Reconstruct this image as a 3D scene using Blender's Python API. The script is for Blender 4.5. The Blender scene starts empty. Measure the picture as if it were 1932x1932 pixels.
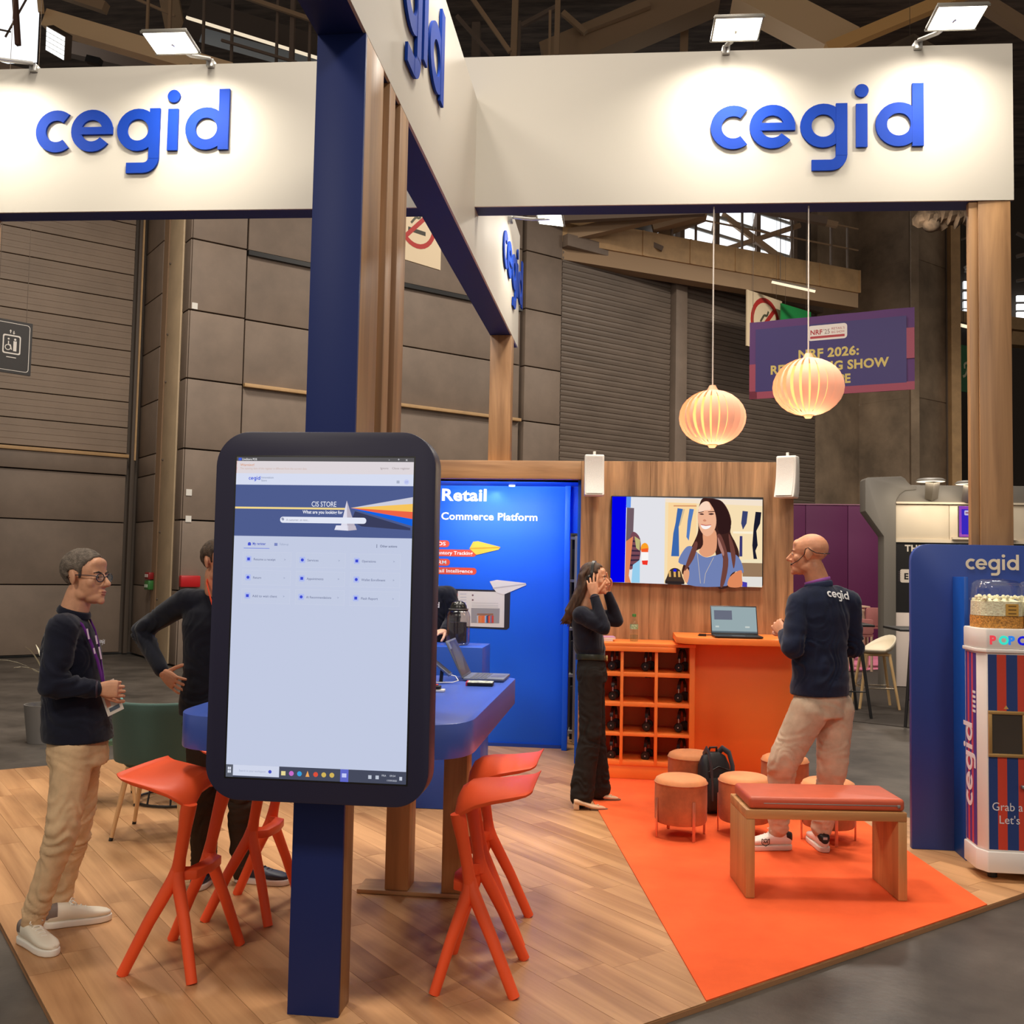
import bpy, bmesh, math, random
from mathutils import Vector, Matrix, noise

S = bpy.context.scene
C = S.collection
random.seed(7)

# ------------------------------------------------------------------ camera
# World axes follow the stand: x along the long fascia, y away into the stand, z up.
FOCAL, EYE = 1860.0, 1.62
PITCH, ROLL, YAW = math.atan(106 / 1860), 0.0192, math.radians(6.6)
_r0 = Vector((math.cos(YAW), math.sin(YAW), 0))
_f0 = Vector((-math.sin(YAW), math.cos(YAW), 0))
_fwd = _f0 * math.cos(PITCH) + Vector((0, 0, 1)) * math.sin(PITCH)
_up0 = _r0.cross(_fwd)
_rt = _r0 * math.cos(ROLL) + _up0 * math.sin(ROLL)
_up = _up0 * math.cos(ROLL) - _r0 * math.sin(ROLL)
cam = bpy.data.cameras.new('camera')
cam.sensor_width = 36.0
cam.lens = FOCAL / 1932 * 36.0
cam.clip_end = 200
cam_o = bpy.data.objects.new('camera', cam)
C.objects.link(cam_o)
cam_o.matrix_world = Matrix((( _rt.x, _up.x, -_fwd.x, 0), (_rt.y, _up.y, -_fwd.y, 0), (_rt.z, _up.z, -_fwd.z, EYE), (0, 0, 0, 1)))
S.camera = cam_o


def ray(px, py):
    d = _fwd * FOCAL + _rt * (px - 966) - _up * (py - 966)
    return d / d.y


def at(px, py, y):
    """Point on the line of sight of a photograph pixel at depth y."""
    r = ray(px, py)
    return Vector((r.x * y, y, EYE + r.z * y))


def fl(px, py, z=0.0):
    r = ray(px, py)
    t = (z - EYE) / r.z
    return Vector((r.x * t, t, z))


# ------------------------------------------------------------------ world, exposure, large lights
S.view_settings.view_transform = 'Standard'
S.view_settings.look = 'None'
S.view_settings.exposure = 0.0
S.view_settings.gamma = 1.0
S.view_settings.use_curve_mapping = False
S.cycles.use_denoising = True
S.cycles.max_bounces = 6
S.cycles.diffuse_bounces = 3
S.cycles.glossy_bounces = 3
S.cycles.transmission_bounces = 6
S.cycles.transparent_max_bounces = 10
S.cycles.sample_clamp_indirect = 4.0
S.cycles.caustics_reflective = False
S.cycles.caustics_refractive = False
w = bpy.data.worlds.new('hall_air')
S.world = w
w.use_nodes = True
w.node_tree.nodes['Background'].inputs[0].default_value = (1.0, 0.89, 0.78, 1)
w.node_tree.nodes['Background'].inputs[1].default_value = 0.36


def area(name, loc, size, energy, color=(1, .91, .79), target=None, size_y=None, spread=180):
    l = bpy.data.lights.new(name, 'AREA')
    l.energy = energy
    l.color = color
    l.size = size
    l.spread = math.radians(spread)
    if size_y:
        l.shape = 'RECTANGLE'
        l.size_y = size_y
    o = bpy.data.objects.new(name, l)
    C.objects.link(o)
    o.location = loc
    if target is not None:
        o.rotation_euler = (Vector(target) - Vector(loc)).to_track_quat('-Z', 'Y').to_euler()
    return o


# the hall's own high-bay lamps, out of frame above the stand and the aisle; the farthest is added to brighten the concrete pillar
for i, (x, y, z, e) in enumerate(((0.7, 5.3, 9.0, 300), (-2.9, 5.0, 9.0, 330), (0.9, 8.0, 8.0, 190), (-2.6, 8.6, 8.0, 180),
                                  (-6.0, 10.5, 9.6, 330), (4.4, 9.5, 8.6, 170), (5.0, 18.0, 9.0, 480), (-0.5, 14.5, 9.6, 300))):
    area('hall_lamp', (x, y, z), 0.9, e * .86)
# added fill lights behind the viewer, to brighten people and other upright surfaces
for x in (-3.6, 2.4):
    area('front_fill', (x, -1.6, 6.6), 1.0, 150, target=(x * .4, 5.0, .6))
# flood lamps on the inner side of the long fascia, towards the wood wall
for x, y in ((0.45, 6.55), (-2.4, 6.6)):
    area('inner_flood', (x, y, 4.7), .4, 24, (1, .93, .82), (x, 8.3, 1.2))


# ------------------------------------------------------------------ materials
def lin(c):
    return tuple(((x / 255) / 12.92 if x / 255 <= .04045 else ((x / 255 + .055) / 1.055) ** 2.4) for x in c) + (1,)


MATS = {}


def mat(name, col, rough=.5, metal=0, spec=.5, emit=0, vary=0, vscale=6, stretch=(1, 1, 1), bump=0, bscale=40, alpha=1, trans=0, rand=0, coat=0, sheen=0, col2=None):
    """Principled material; vary mixes a noise into the colour, rand a different tone per object."""
    if name in MATS:
        return MATS[name]
    m = bpy.data.materials.new(name)
    m.use_nodes = True
    n, l = m.node_tree.nodes, m.node_tree.links
    b = n['Principled BSDF']
    base = lin(col)
    b.inputs['Base Color'].default_value = base
    b.inputs['Roughness'].default_value = rough
    b.inputs['Metallic'].default_value = metal
    b.inputs['Specular IOR Level'].default_value = spec
    b.inputs['Alpha'].default_value = alpha
    b.inputs['Transmission Weight'].default_value = trans
    b.inputs['Coat Weight'].default_value = coat
    b.inputs['Sheen Weight'].default_value = sheen
    if emit:
        b.inputs['Emission Color'].default_value = base
        b.inputs['Emission Strength'].default_value = emit
    src = None
    if vary or bump:
        tc = n.new('ShaderNodeTexCoord')
        mp = n.new('ShaderNodeMapping')
        mp.inputs['Scale'].default_value = stretch
        l.new(tc.outputs['Object'], mp.inputs['Vector'])
    if vary:
        nz = n.new('ShaderNodeTexNoise')
        nz.inputs['Scale'].default_value = vscale
        nz.inputs['Detail'].default_value = 5
        nz.inputs['Roughness'].default_value = .62
        l.new(mp.outputs[0], nz.inputs['Vector'])
        cr = n.new('ShaderNodeValToRGB')
        dark = col2 if col2 else tuple(max(0, x * (1 - vary)) for x in col)
        light = col if col2 else tuple(min(255, x * (1 + vary * .7)) for x in col)
        cr.color_ramp.elements[0].position = .3
        cr.color_ramp.elements[1].position = .7
        cr.color_ramp.elements[0].color = lin(dark)
        cr.color_ramp.elements[1].color = lin(light)
        l.new(nz.outputs[0], cr.inputs[0])
        src = cr.outputs[0]
    if rand:
        oi = n.new('ShaderNodeObjectInfo')
        hs = n.new('ShaderNodeHueSaturation')
        mr = n.new('ShaderNodeMapRange')
        mr.inputs[3].default_value = 1 - rand
        mr.inputs[4].default_value = 1 + rand
        l.new(oi.outputs['Random'], mr.inputs[0])
        l.new(mr.outputs[0], hs.inputs['Value'])
        if src:
            l.new(src, hs.inputs['Color'])
        else:
            hs.inputs['Color'].default_value = base
        src = hs.outputs[0]
    if src:
        l.new(src, b.inputs['Base Color'])
    if bump:
        nb = n.new('ShaderNodeTexNoise')
        nb.inputs['Scale'].default_value = bscale
        nb.inputs['Detail'].default_value = 4
        l.new(mp.outputs[0], nb.inputs['Vector'])
        bp = n.new('ShaderNodeBump')
        bp.inputs['Strength'].default_value = bump
        bp.inputs['Distance'].default_value = .01
        l.new(nb.outputs[0], bp.inputs['Height'])
        l.new(bp.outputs[0], b.inputs['Normal'])
    MATS[name] = m
    return m


def glow(col, s=1.0):
    """Flat light-giving colour for screens and lamps."""
    k = 'glow_%d_%d_%d_%g' % (*col, s)
    if k in MATS:
        return MATS[k]
    m = bpy.data.materials.new(k)
    m.use_nodes = True
    n, l = m.node_tree.nodes, m.node_tree.links
    n.remove(n['Principled BSDF'])
    e = n.new('ShaderNodeEmission')
    e.inputs[0].default_value = lin(col)
    e.inputs[1].default_value = s
    l.new(e.outputs[0], n['Material Output'].inputs[0])
    MATS[k] = m
    return m


def glass(name, tint=(255, 255, 255), op=.12, rough=.03, edge=.75):
    """Thin clear plastic or glass: mostly see-through with a gloss."""
    if name in MATS:
        return MATS[name]
    m = bpy.data.materials.new(name)
    m.use_nodes = True
    n, l = m.node_tree.nodes, m.node_tree.links
    n.remove(n['Principled BSDF'])
    t = n.new('ShaderNodeBsdfTransparent')
    t.inputs[0].default_value = lin(tint)
    g = n.new('ShaderNodeBsdfGlossy')
    g.inputs['Roughness'].default_value = rough
    fr = n.new('ShaderNodeLayerWeight')
    fr.inputs[0].default_value = op + .12
    mr = n.new('ShaderNodeMapRange')
    mr.inputs[3].default_value = op * .5
    mr.inputs[4].default_value = edge
    mx = n.new('ShaderNodeMixShader')
    l.new(fr.outputs['Facing'], mr.inputs[0])
    l.new(mr.outputs[0], mx.inputs[0])
    l.new(t.outputs[0], mx.inputs[1])
    l.new(g.outputs[0], mx.inputs[2])
    l.new(mx.outputs[0], n['Material Output'].inputs[0])
    MATS[name] = m
    return m


def wood_mat(name, light, dark, axis='z', scale=1.0, rand=0, rough=.45):
    if name in MATS:
        return MATS[name]
    m = bpy.data.materials.new(name)
    m.use_nodes = True
    n, l = m.node_tree.nodes, m.node_tree.links
    b = n['Principled BSDF']
    b.inputs['Roughness'].default_value = rough
    tc = n.new('ShaderNodeTexCoord')
    mp = n.new('ShaderNodeMapping')
    st = [9 * scale, 9 * scale, 9 * scale]
    st['xyz'.index(axis)] = .55 * scale
    mp.inputs['Scale'].default_value = st
    l.new(tc.outputs['Object'], mp.inputs['Vector'])
    vec = mp.outputs[0]
    if rand:
        oi = n.new('ShaderNodeObjectInfo')
        ad = n.new('ShaderNodeVectorMath')
        ad.operation = 'MULTIPLY_ADD'
        l.new(oi.outputs['Random'], ad.inputs[0])
        ad.inputs[1].default_value = (37, 61, 23)
        l.new(mp.outputs[0], ad.inputs[2])
        vec = ad.outputs[0]
    nz = n.new('ShaderNodeTexNoise')
    nz.inputs['Scale'].default_value = 1.1
    nz.inputs['Detail'].default_value = 7
    nz.inputs['Roughness'].default_value = .6
    nz.inputs['Distortion'].default_value = .5
    l.new(vec, nz.inputs['Vector'])
    cr = n.new('ShaderNodeValToRGB')
    cr.color_ramp.elements[0].position = .32
    cr.color_ramp.elements[1].position = .66
    cr.color_ramp.elements[0].color = lin(dark)
    cr.color_ramp.elements[1].color = lin(light)
    l.new(nz.outputs[0], cr.inputs[0])
    out = cr.outputs[0]
    if rand:
        hs = n.new('ShaderNodeHueSaturation')
        mr = n.new('ShaderNodeMapRange')
        mr.inputs[3].default_value = 1 - rand
        mr.inputs[4].default_value = 1 + rand
        l.new(oi.outputs['Random'], mr.inputs[0])
        l.new(mr.outputs[0], hs.inputs['Value'])
        l.new(out, hs.inputs['Color'])
        out = hs.outputs[0]
    l.new(out, b.inputs['Base Color'])
    MATS[name] = m
    return m


# ------------------------------------------------------------------ mesh helpers
class MB:
    def __init__(self):
        self.v, self.f, self.mi = [], [], []

    def add(self, vs, fs, mi=0, M=None):
        k = len(self.v)
        if M is not None:
            vs = [M @ Vector(p) for p in vs]
        self.v += [tuple(p) for p in vs]
        self.f += [tuple(i + k for i in f) for f in fs]
        self.mi += [mi] * len(fs)
        return self

    def box(self, x0, x1, y0, y1, z0, z1, mi=0, M=None):
        vs = [(x0, y0, z0), (x1, y0, z0), (x1, y1, z0), (x0, y1, z0), (x0, y0, z1), (x1, y0, z1), (x1, y1, z1), (x0, y1, z1)]
        fs = [(3, 2, 1, 0), (4, 5, 6, 7), (0, 1, 5, 4), (1, 2, 6, 5), (2, 3, 7, 6), (3, 0, 4, 7)]
        return self.add(vs, fs, mi, M)

    def prism(self, poly, z0, z1, mi=0, M=None):
        """Polygon in xy pushed from z0 to z1."""
        n = len(poly)
        vs = [(p[0], p[1], z0) for p in poly] + [(p[0], p[1], z1) for p in poly]
        fs = [tuple(range(n))[::-1], tuple(range(n, 2 * n))] + [(i, (i + 1) % n, (i + 1) % n + n, i + n) for i in range(n)]
        return self.add(vs, fs, mi, M)

    def ring(self, cx, cy, R, r, a0, a1, z0, z1, n=28, mi=0, M=None):
        full = abs(a1 - a0) >= 2 * math.pi - 1e-4
        k = n if full else n + 1
        vs = []
        for i in range(k):
            a = a0 + (a1 - a0) * i / n
            c, s = math.cos(a), math.sin(a)
            vs += [(cx + R * c, cy + R * s, z0), (cx + R * c, cy + R * s, z1), (cx + r * c, cy + r * s, z1), (cx + r * c, cy + r * s, z0)]
        fs = []
        for i in range(n):
            a, b = 4 * i, 4 * ((i + 1) % k)
            for j in range(4):
                fs.append((a + j, b + j, b + (j + 1) % 4, a + (j + 1) % 4))
        if not full:
            fs += [(0, 1, 2, 3), (4 * n + 3, 4 * n + 2, 4 * n + 1, 4 * n)]
        return self.add(vs, fs, mi, M)

    def tube(self, pts, r, n=10, closed=False, mi=0, M=None, flat=1.0, up=None, caps=True):
        pts = [Vector(p) for p in pts]
        k = len(pts)
        rs = r if isinstance(r, (list, tuple)) else [r] * k
        vs, fs = [], []
        prev = None
        for i, p in enumerate(pts):
            if closed:
                t = pts[(i + 1) % k] - pts[i - 1]
            else:
                t = pts[min(i + 1, k - 1)] - pts[max(i - 1, 0)]
            t.normalize()
            if prev is None:
                ref = Vector(up) if up else (Vector((0, 0, 1)) if abs(t.z) < .9 else Vector((1, 0, 0)))
            else:
                ref = prev
            a = (ref - t * ref.dot(t)).normalized()
            prev = a
            b = t.cross(a)
            for j in range(n):
                q = 2 * math.pi * j / n
                vs.append(p + a * (rs[i] * math.cos(q)) + b * (rs[i] * flat * math.sin(q)))
        m = k if closed else k - 1
        for i in range(m):
            for j in range(n):
                a0, b0 = i * n, ((i + 1) % k) * n
                fs.append((a0 + j, a0 + (j + 1) % n, b0 + (j + 1) % n, b0 + j))
        if not closed and caps:
            fs.append(tuple(range(n))[::-1])
            fs.append(tuple(range((k - 1) * n, k * n)))
        return self.add(vs, fs, mi, M)

    def lathe(self, prof, n=24, c=(0, 0, 0), mi=0, M=None, caps=True):
        vs, fs = [], []
        for r, z in prof:
            for j in range(n):
                q = 2 * math.pi * j / n
                vs.append((c[0] + r * math.cos(q), c[1] + r * math.sin(q), c[2] + z))
        for i in range(len(prof) - 1):
            for j in range(n):
                fs.append((i * n + j, i * n + (j + 1) % n, (i + 1) * n + (j + 1) % n, (i + 1) * n + j))
        if caps:
            fs.append(tuple(range(n))[::-1])
            fs.append(tuple(range((len(prof) - 1) * n, len(prof) * n)))
        return self.add(vs, fs, mi, M)

    def ell(self, c, r, n=14, m=9, mi=0, M=None, R=None):
        c = Vector(c)
        vs = []
        rows = []
        for i in range(m + 1):
            th = math.pi * i / m
            row = []
            for j in range(n if 0 < i < m else 1):
                ph = 2 * math.pi * j / n
                p = Vector((r[0] * math.sin(th) * math.cos(ph), r[1] * math.sin(th) * math.sin(ph), r[2] * math.cos(th)))
                if R is not None:
                    p = R @ p
                row.append(len(vs))
                vs.append(c + p)
            rows.append(row)
        fs = []
        for i in range(m):
            A, B = rows[i], rows[i + 1]
            for j in range(n):
                a0, a1 = A[j % len(A)], A[(j + 1) % len(A)]
                b0, b1 = B[j % len(B)], B[(j + 1) % len(B)]
                f = []
                for q in (a0, b0, b1, a1):
                    if q not in f:
                        f.append(q)
                fs.append(tuple(f))
        return self.add(vs, fs, mi, M)

    def cap(self, a, b, ra, rb, n=12, mi=0, M=None):
        """Tapered limb between two points, round at both ends."""
        a, b = Vector(a), Vector(b)
        t = (b - a)
        L = t.length
        t = t / L
        pts, rs = [], []
        for q in (-90, -60, -30):
            pts.append(a + t * (ra * math.sin(math.radians(q))))
            rs.append(max(1e-4, ra * math.cos(math.radians(q))))
        for i in range(4):
            pts.append(a.lerp(b, i / 3))
            rs.append(ra + (rb - ra) * i / 3)
        for q in (30, 60, 90):
            pts.append(b + t * (rb * math.sin(math.radians(q))))
            rs.append(max(1e-4, rb * math.cos(math.radians(q))))
        return self.tube(pts, rs, n, mi=mi, M=M)

    def loft(self, rings, n=24, mi=0, M=None, p=2.0):
        """rings: (centre, half_x vector, half_y vector)."""
        vs, fs = [], []
        for c, ax, ay in rings:
            c, ax, ay = Vector(c), Vector(ax), Vector(ay)
            for j in range(n):
                q = 2 * math.pi * j / n
                cx, sy = math.cos(q), math.sin(q)
                k = (abs(cx) ** p + abs(sy) ** p) ** (-1 / p)
                vs.append(c + ax * (cx * k) + ay * (sy * k))
        for i in range(len(rings) - 1):
            for j in range(n):
                fs.append((i * n + j, i * n + (j + 1) % n, (i + 1) * n + (j + 1) % n, (i + 1) * n + j))
        fs.append(tuple(range(n))[::-1])
        fs.append(tuple(range((len(rings) - 1) * n, len(rings) * n)))
        return self.add(vs, fs, mi, M)

    def mesh(self, name, bev=0, smooth=True, seg=2, ang=35):
        me = bpy.data.meshes.new(name)
        me.from_pydata(self.v, [], self.f)
        me.polygons.foreach_set('material_index', self.mi)
        bm = bmesh.new()
        bm.from_mesh(me)
        bmesh.ops.recalc_face_normals(bm, faces=bm.faces)
        if bev:
            es = [e for e in bm.edges if len(e.link_faces) == 2 and e.calc_face_angle(0) > math.radians(30)]
            bmesh.ops.bevel(bm, geom=es, offset=bev, segments=seg, affect='EDGES', clamp_overlap=True, profile=.5)
        bm.to_mesh(me)
        bm.free()
        if smooth:
            me.polygons.foreach_set('use_smooth', [True] * len(me.polygons))
            me.set_sharp_from_angle(angle=math.radians(ang))
        me.update()
        return me

    def build(self, name, m, parent=None, bev=0, smooth=True, seg=2, ang=35):
        me = self.mesh(name, bev, smooth, seg, ang)
        return put(name, me, m, parent)


def wmat(o):
    if o is None:
        return Matrix()
    if o.parent:
        return wmat(o.parent) @ o.matrix_parent_inverse @ o.matrix_basis
    return o.matrix_basis.copy()


def put(name, me, m=None, parent=None):
    if m is not None:
        for x in (m if isinstance(m, (list, tuple)) else [m]):
            me.materials.append(x)
    o = bpy.data.objects.new(name, me)
    C.objects.link(o)
    if parent is not None:
        o.parent = parent
        o.matrix_parent_inverse = wmat(parent).inverted()
    return o


def tag(o, label=None, cat=None, group=None, kind=None):
    if label:
        o['label'] = label
    if cat:
        o['category'] = cat
    if group:
        o['group'] = group
    if kind:
        o['kind'] = kind
    return o


def thing(name, label, cat, loc=(0, 0, 0), rz=0, group=None):
    o = bpy.data.objects.new(name, None)
    o.empty_display_size = .1
    C.objects.link(o)
    o.location = loc
    o.rotation_euler = (0, 0, rz)
    tag(o, label, cat, group)
    return o


def dup(root, loc=None, rz=None, label=None, group=None):
    kids = {}
    for x in bpy.data.objects:
        if x.parent:
            kids.setdefault(x.parent.name, []).append(x)

    def cp(o, par):
        c = o.copy()
        C.objects.link(c)
        if par is not None:
            c.parent = par
            c.matrix_parent_inverse = o.matrix_parent_inverse.copy()
        for k in kids.get(o.name, []):
            cp(k, c)
        return c
    r = cp(root, None)
    if loc is not None:
        r.location = loc
    if rz is not None:
        r.rotation_euler = (0, 0, rz)
    if label:
        r['label'] = label
    if group:
        r['group'] = group
    return r


def rot(rz, loc=(0, 0, 0)):
    return Matrix.Translation(loc) @ Matrix.Rotation(rz, 4, 'Z')


def frame(o, ex, ey, ez=None):
    """Matrix whose local x, y, z run along ex, ey, ez from o."""
    ex, ey = Vector(ex).normalized(), Vector(ey).normalized()
    ez = Vector(ez).normalized() if ez is not None else ex.cross(ey)
    o = Vector(o)
    return Matrix(((ex.x, ey.x, ez.x, o.x), (ex.y, ey.y, ez.y, o.y), (ex.z, ey.z, ez.z, o.z), (0, 0, 0, 1)))


def circle(cx, cy, rx, ry=None, n=28, a0=0, a1=2 * math.pi):
    ry = rx if ry is None else ry
    k = n if a1 - a0 > 6.28 else n + 1
    return [(cx + rx * math.cos(a0 + (a1 - a0) * i / n), cy + ry * math.sin(a0 + (a1 - a0) * i / n)) for i in range(k)]


def rrect(x0, x1, y0, y1, r, n=6):
    out = []
    for cx, cy, a in ((x1 - r, y1 - r, 0), (x0 + r, y1 - r, 90), (x0 + r, y0 + r, 180), (x1 - r, y0 + r, 270)):
        for i in range(n + 1):
            q = math.radians(a + 90 * i / n)
            out.append((cx + r * math.cos(q), cy + r * math.sin(q)))
    return out


_TXT = {}


def roundpoly(pts, rs, n=8):
    out = []
    k = len(pts)
    for i, p in enumerate(pts):
        p, a, b = Vector(p), Vector(pts[i - 1]), Vector(pts[(i + 1) % k])
        r = rs[i]
        if not r:
            out.append(tuple(p))
            continue
        p0, p1 = p + (a - p).normalized() * r, p + (b - p).normalized() * r
        for j in range(n + 1):
            u = j / n
            q = p0.lerp(p, u).lerp(p.lerp(p1, u), u)
            w_ = .83
            q = q * w_ + (p0.lerp(p1, u)) * 0 + q * (1 - w_)
            out.append((q.x, q.y))
    return out


def text_geo(s, bold=0.0):
    """Vertices and faces of a flat line of text one unit high, starting at the origin."""
    key = (s, bold)
    if key not in _TXT:
        cu = bpy.data.curves.new('t', 'FONT')
        cu.body = s
        cu.size = 1
        cu.resolution_u = 3
        cu.offset = bold
        cu.space_character = 1 + bold * 1.5
        o = bpy.data.objects.new('t', cu)
        C.objects.link(o)
        dg = bpy.context.evaluated_depsgraph_get()
        me = bpy.data.meshes.new_from_object(o.evaluated_get(dg))
        _TXT[key] = ([tuple(v.co) for v in me.vertices], [tuple(p.vertices) for p in me.polygons])
        bpy.data.objects.remove(o)
        bpy.data.meshes.remove(me)
        bpy.data.curves.remove(cu)
    return _TXT[key]


def text_width(s, bold=0.0):
    v, f = text_geo(s, bold)
    return max(p[0] for p in v) if v else 0


def add_text(mb, s, x, y, size, z, mi=0, M=None, bold=0.0, width=None, align='l'):
    v, f = text_geo(s, bold)
    w0 = max(p[0] for p in v)
    kx = width / w0 if width else size
    if align == 'c':
        x -= w0 * kx / 2
    if align == 'r':
        x -= w0 * kx
    mb.add([(x + p[0] * kx, y + p[1] * size, z) for p in v], f, mi, M)


class Print:
    """Flat print or screen picture: coloured shapes laid in thin layers on a plane of its own."""

    def __init__(self, M, emit=0, rough=.5):
        self.M, self.emit, self.rough, self.mb, self.ms, self.k, self.z = M, emit, rough, MB(), [], {}, 0.0

    def mi(self, col):
        col = tuple(int(c) for c in col)
        if col not in self.k:
            self.k[col] = len(self.ms)
            self.ms.append(glow(col, self.emit) if self.emit else mat('print_%d_%d_%d' % col, col, self.rough))
        return self.k[col]

    def up(self, d=.0004):
        self.z += d
        return self

    def poly(self, pts, col):
        self.mb.add([(p[0], p[1], self.z) for p in pts], [tuple(range(len(pts)))], self.mi(col), self.M)
        return self

    def rect(self, x0, x1, y0, y1, col):
        return self.poly([(x0, y0), (x1, y0), (x1, y1), (x0, y1)], col)

    def text(self, s, x, y, size, col, bold=0.0, width=None, align='l'):
        add_text(self.mb, s, x, y, size, self.z, self.mi(col), self.M, bold, width, align)
        return self

    def line(self, pts, wd, col):
        for a, b in zip(pts, pts[1:]):
            dx, dy = b[0] - a[0], b[1] - a[1]
            L = math.hypot(dx, dy) or 1
            nx, ny = -dy / L * wd / 2, dx / L * wd / 2
            self.poly([(a[0] + nx, a[1] + ny), (a[0] - nx, a[1] - ny), (b[0] - nx, b[1] - ny), (b[0] + nx, b[1] + ny)], col)
        return self

    def build(self, name, parent):
        me = bpy.data.meshes.new(name)
        me.from_pydata(self.mb.v, [], self.mb.f)
        me.polygons.foreach_set('material_index', self.mb.mi)
        me.update()
        return put(name, me, self.ms, parent)


# the stand's word mark, one unit = x-height
def logo_letters(z0, z1, thin=1.0):
    R, r = .5, .5 - .245 * thin
    st = .245 * thin
    out = []
    m = MB()                                             # c
    m.ring(.5, .5, R, r, math.radians(52), math.radians(308), z0, z1)
    out.append(m)
    m = MB()                                             # e
    m.ring(1.36, .5, R, r, math.radians(0), math.radians(322), z0, z1)
    m.box(.9 + .18, 1.86, .5 - .09, .5 + .085, z0, z1 + .006)
    out.append(m)
    m = MB()                                             # g
    m.ring(2.47, .5, R, r, 0, 2 * math.pi, z0, z1)
    m.box(2.99 - st, 2.99, -.18, 1, z0, z1 + .006)
    m.ring(2.99 - .36, -.16, .36, .36 - st, math.radians(270), math.radians(360), z0, z1 + .003, 10)
    m.box(2.22, 2.64, -.52, -.52 + st, z0, z1)
    out.append(m)
    m = MB()                                             # i
    m.box(3.18, 3.18 + st, 0, .98, z0, z1)
    m.prism(circle(3.18 + st / 2, 1.28, .15, n=20), z0, z1)
    out.append(m)
    m = MB()                                             # d
    m.ring(4.1, .5, R, r, 0, 2 * math.pi, z0, z1)
    m.box(4.63 - st, 4.63, 0, 1.42, z0, z1 + .006)
    out.append(m)
    return out
# ================================================================== THE SETTING: hall
HA = math.radians(47.8)
H1 = Vector((math.sin(HA), math.cos(HA), 0))
HN = Vector((math.cos(HA), -math.sin(HA), 0))
M0 = Vector((-6.848, 14.837, 0))
HW = frame(M0, H1, -HN, (0, 0, 1))          # local x along the hall's long wall, -y towards the stand


def hw(px, py, d=0.0):
    """Photograph pixel onto the vertical plane d in front of the long hall wall: (along, height)."""
    r = ray(px, py)
    o = M0 + HN * d
    p = r * (o.dot(HN) / r.dot(HN))
    return (p - M0).dot(H1), EYE + p.z


M_PANEL = mat('wall_panel_paint', (132, 115, 101), .6, vary=.08, vscale=1.5, bump=.05, bscale=60, rand=.05)
M_PANELD = mat('wall_panel_dark', (92, 80, 70), .6)
M_SLAT = mat('sandwich_panel_paint', (150, 130, 112), .55, vary=.06, vscale=1.2, rand=.04)
M_ROLL = mat('roller_door_paint', (118, 104, 92), .5, vary=.1, vscale=.7, stretch=(1, 1, 3))
M_TAN = mat('tan_steel_paint', (196, 158, 112), .55, vary=.08, vscale=3)
M_DARKSTEEL = mat('dark_steel', (92, 78, 66), .6)
M_CONC = mat('raw_concrete', (150, 130, 108), .85, vary=.22, vscale=.9, bump=.25, bscale=8)
M_BLACK = mat('black_plastic', (24, 23, 24), .45)
M_WHITE = mat('white_plastic', (232, 228, 220), .4)
M_DAY = glow((240, 244, 248), 1.5)


def hbox(mb, s0, s1, d0, d1, z0, z1, mi=0):
    return mb.box(s0, s1, -d1, -d0, z0, z1, mi)


def hput(name, mb, m, parent=None, bev=0, **k):
    o = mb.build(name, m, parent, bev, **k)
    if parent is None:
        o.matrix_basis = HW
    else:
        o.matrix_parent_inverse = Matrix()
    return o


# floor of the hall
m = mat('hall_floor_concrete', (84, 78, 72), .42, vary=.30, vscale=1.6, bump=.12, bscale=25, spec=.35)
mb = MB()
mb.box(-40, 40, -8, 60, -.30, -.026)
tag(mb.build('floor', m, smooth=False), kind='structure')

# long wall with its panels
wall = MB()
hbox(wall, -.1, 17.4, -.5, -.16, 0, 9.45)
hbox(wall, 7.42, 10.7, -.5, -.2, 9.45, 12.3)
hbox(wall, 14.62, 17.4, -.5, -.2, 9.45, 12.3)
wall = hput('wall_back', wall, M_PANELD, smooth=False)
tag(wall, kind='structure')
seams = [0.0, 1.17, 2.28, 3.41, 4.53, 5.63, 6.78, 7.95, 9.1, 9.5]
for s0, s1, dd in ((-.1, .8, 0.0), (.82, 3.62, -.05), (3.65, 6.42, -.05), (6.5, 7.42, 0.0)):
    for a, b in zip(seams, seams[1:]):
        e = .035 if (b > 6.79 and dd < 0) else 0
        p = MB()
        hbox(p, s0 + .008, s1 - .008, -.16, dd + e, a + .012, b - .012)
        hput('wall_panel', p, M_PANEL, wall, .006)
for s0, s1 in ((.82, 3.62), (3.65, 6.42)):
    p = MB()
    hbox(p, s0, s1, -.05, .05, 4.50, 4.56)
    hput('ledge_strip', p, M_TAN, wall, .005)
    p = MB()
    hbox(p, s0, s1, -.06, .02, 6.70, 6.775)  # black strip drawn in place of the shadow under the proud upper panels
    hput('overhang_shadow_strip', p, M_BLACK, wall)
# roller doors with ribbed curtains, and the post between
for s0, s1 in ((7.46, 10.55), (10.92, 15.65)):
    p = MB()
    z = 0.0
    vs, fs = [], []
    k = 0
    while z < 8.2:
        vs += [(s0, .06, z), (s1, .06, z), (s0, .045, z + .055), (s1, .045, z + .055), (s0, .045, z + .095), (s1, .045, z + .095), (s0, .075, z + .105), (s1, .075, z + .105)]
        k = len(vs) - 8
        fs += [(k, k + 1, k + 3, k + 2), (k + 2, k + 3, k + 5, k + 4), (k + 4, k + 5, k + 7, k + 6)]
        if k >= 8:
            fs.append((k - 2, k - 1, k + 1, k))
        z += .115
    p.add(vs, fs)
    hput('roller_curtain', p, M_ROLL, wall, smooth=False)
p = MB()
hbox(p, 10.56, 10.91, -.16, .12, 0, 8.6)
hput('door_post', p, M_PANEL, wall, .01)
p = MB()
hbox(p, 7.42, 15.7, -.1, .16, 8.2, 8.45)
hput('door_lintel', p, M_PANEL, wall, .01)
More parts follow.
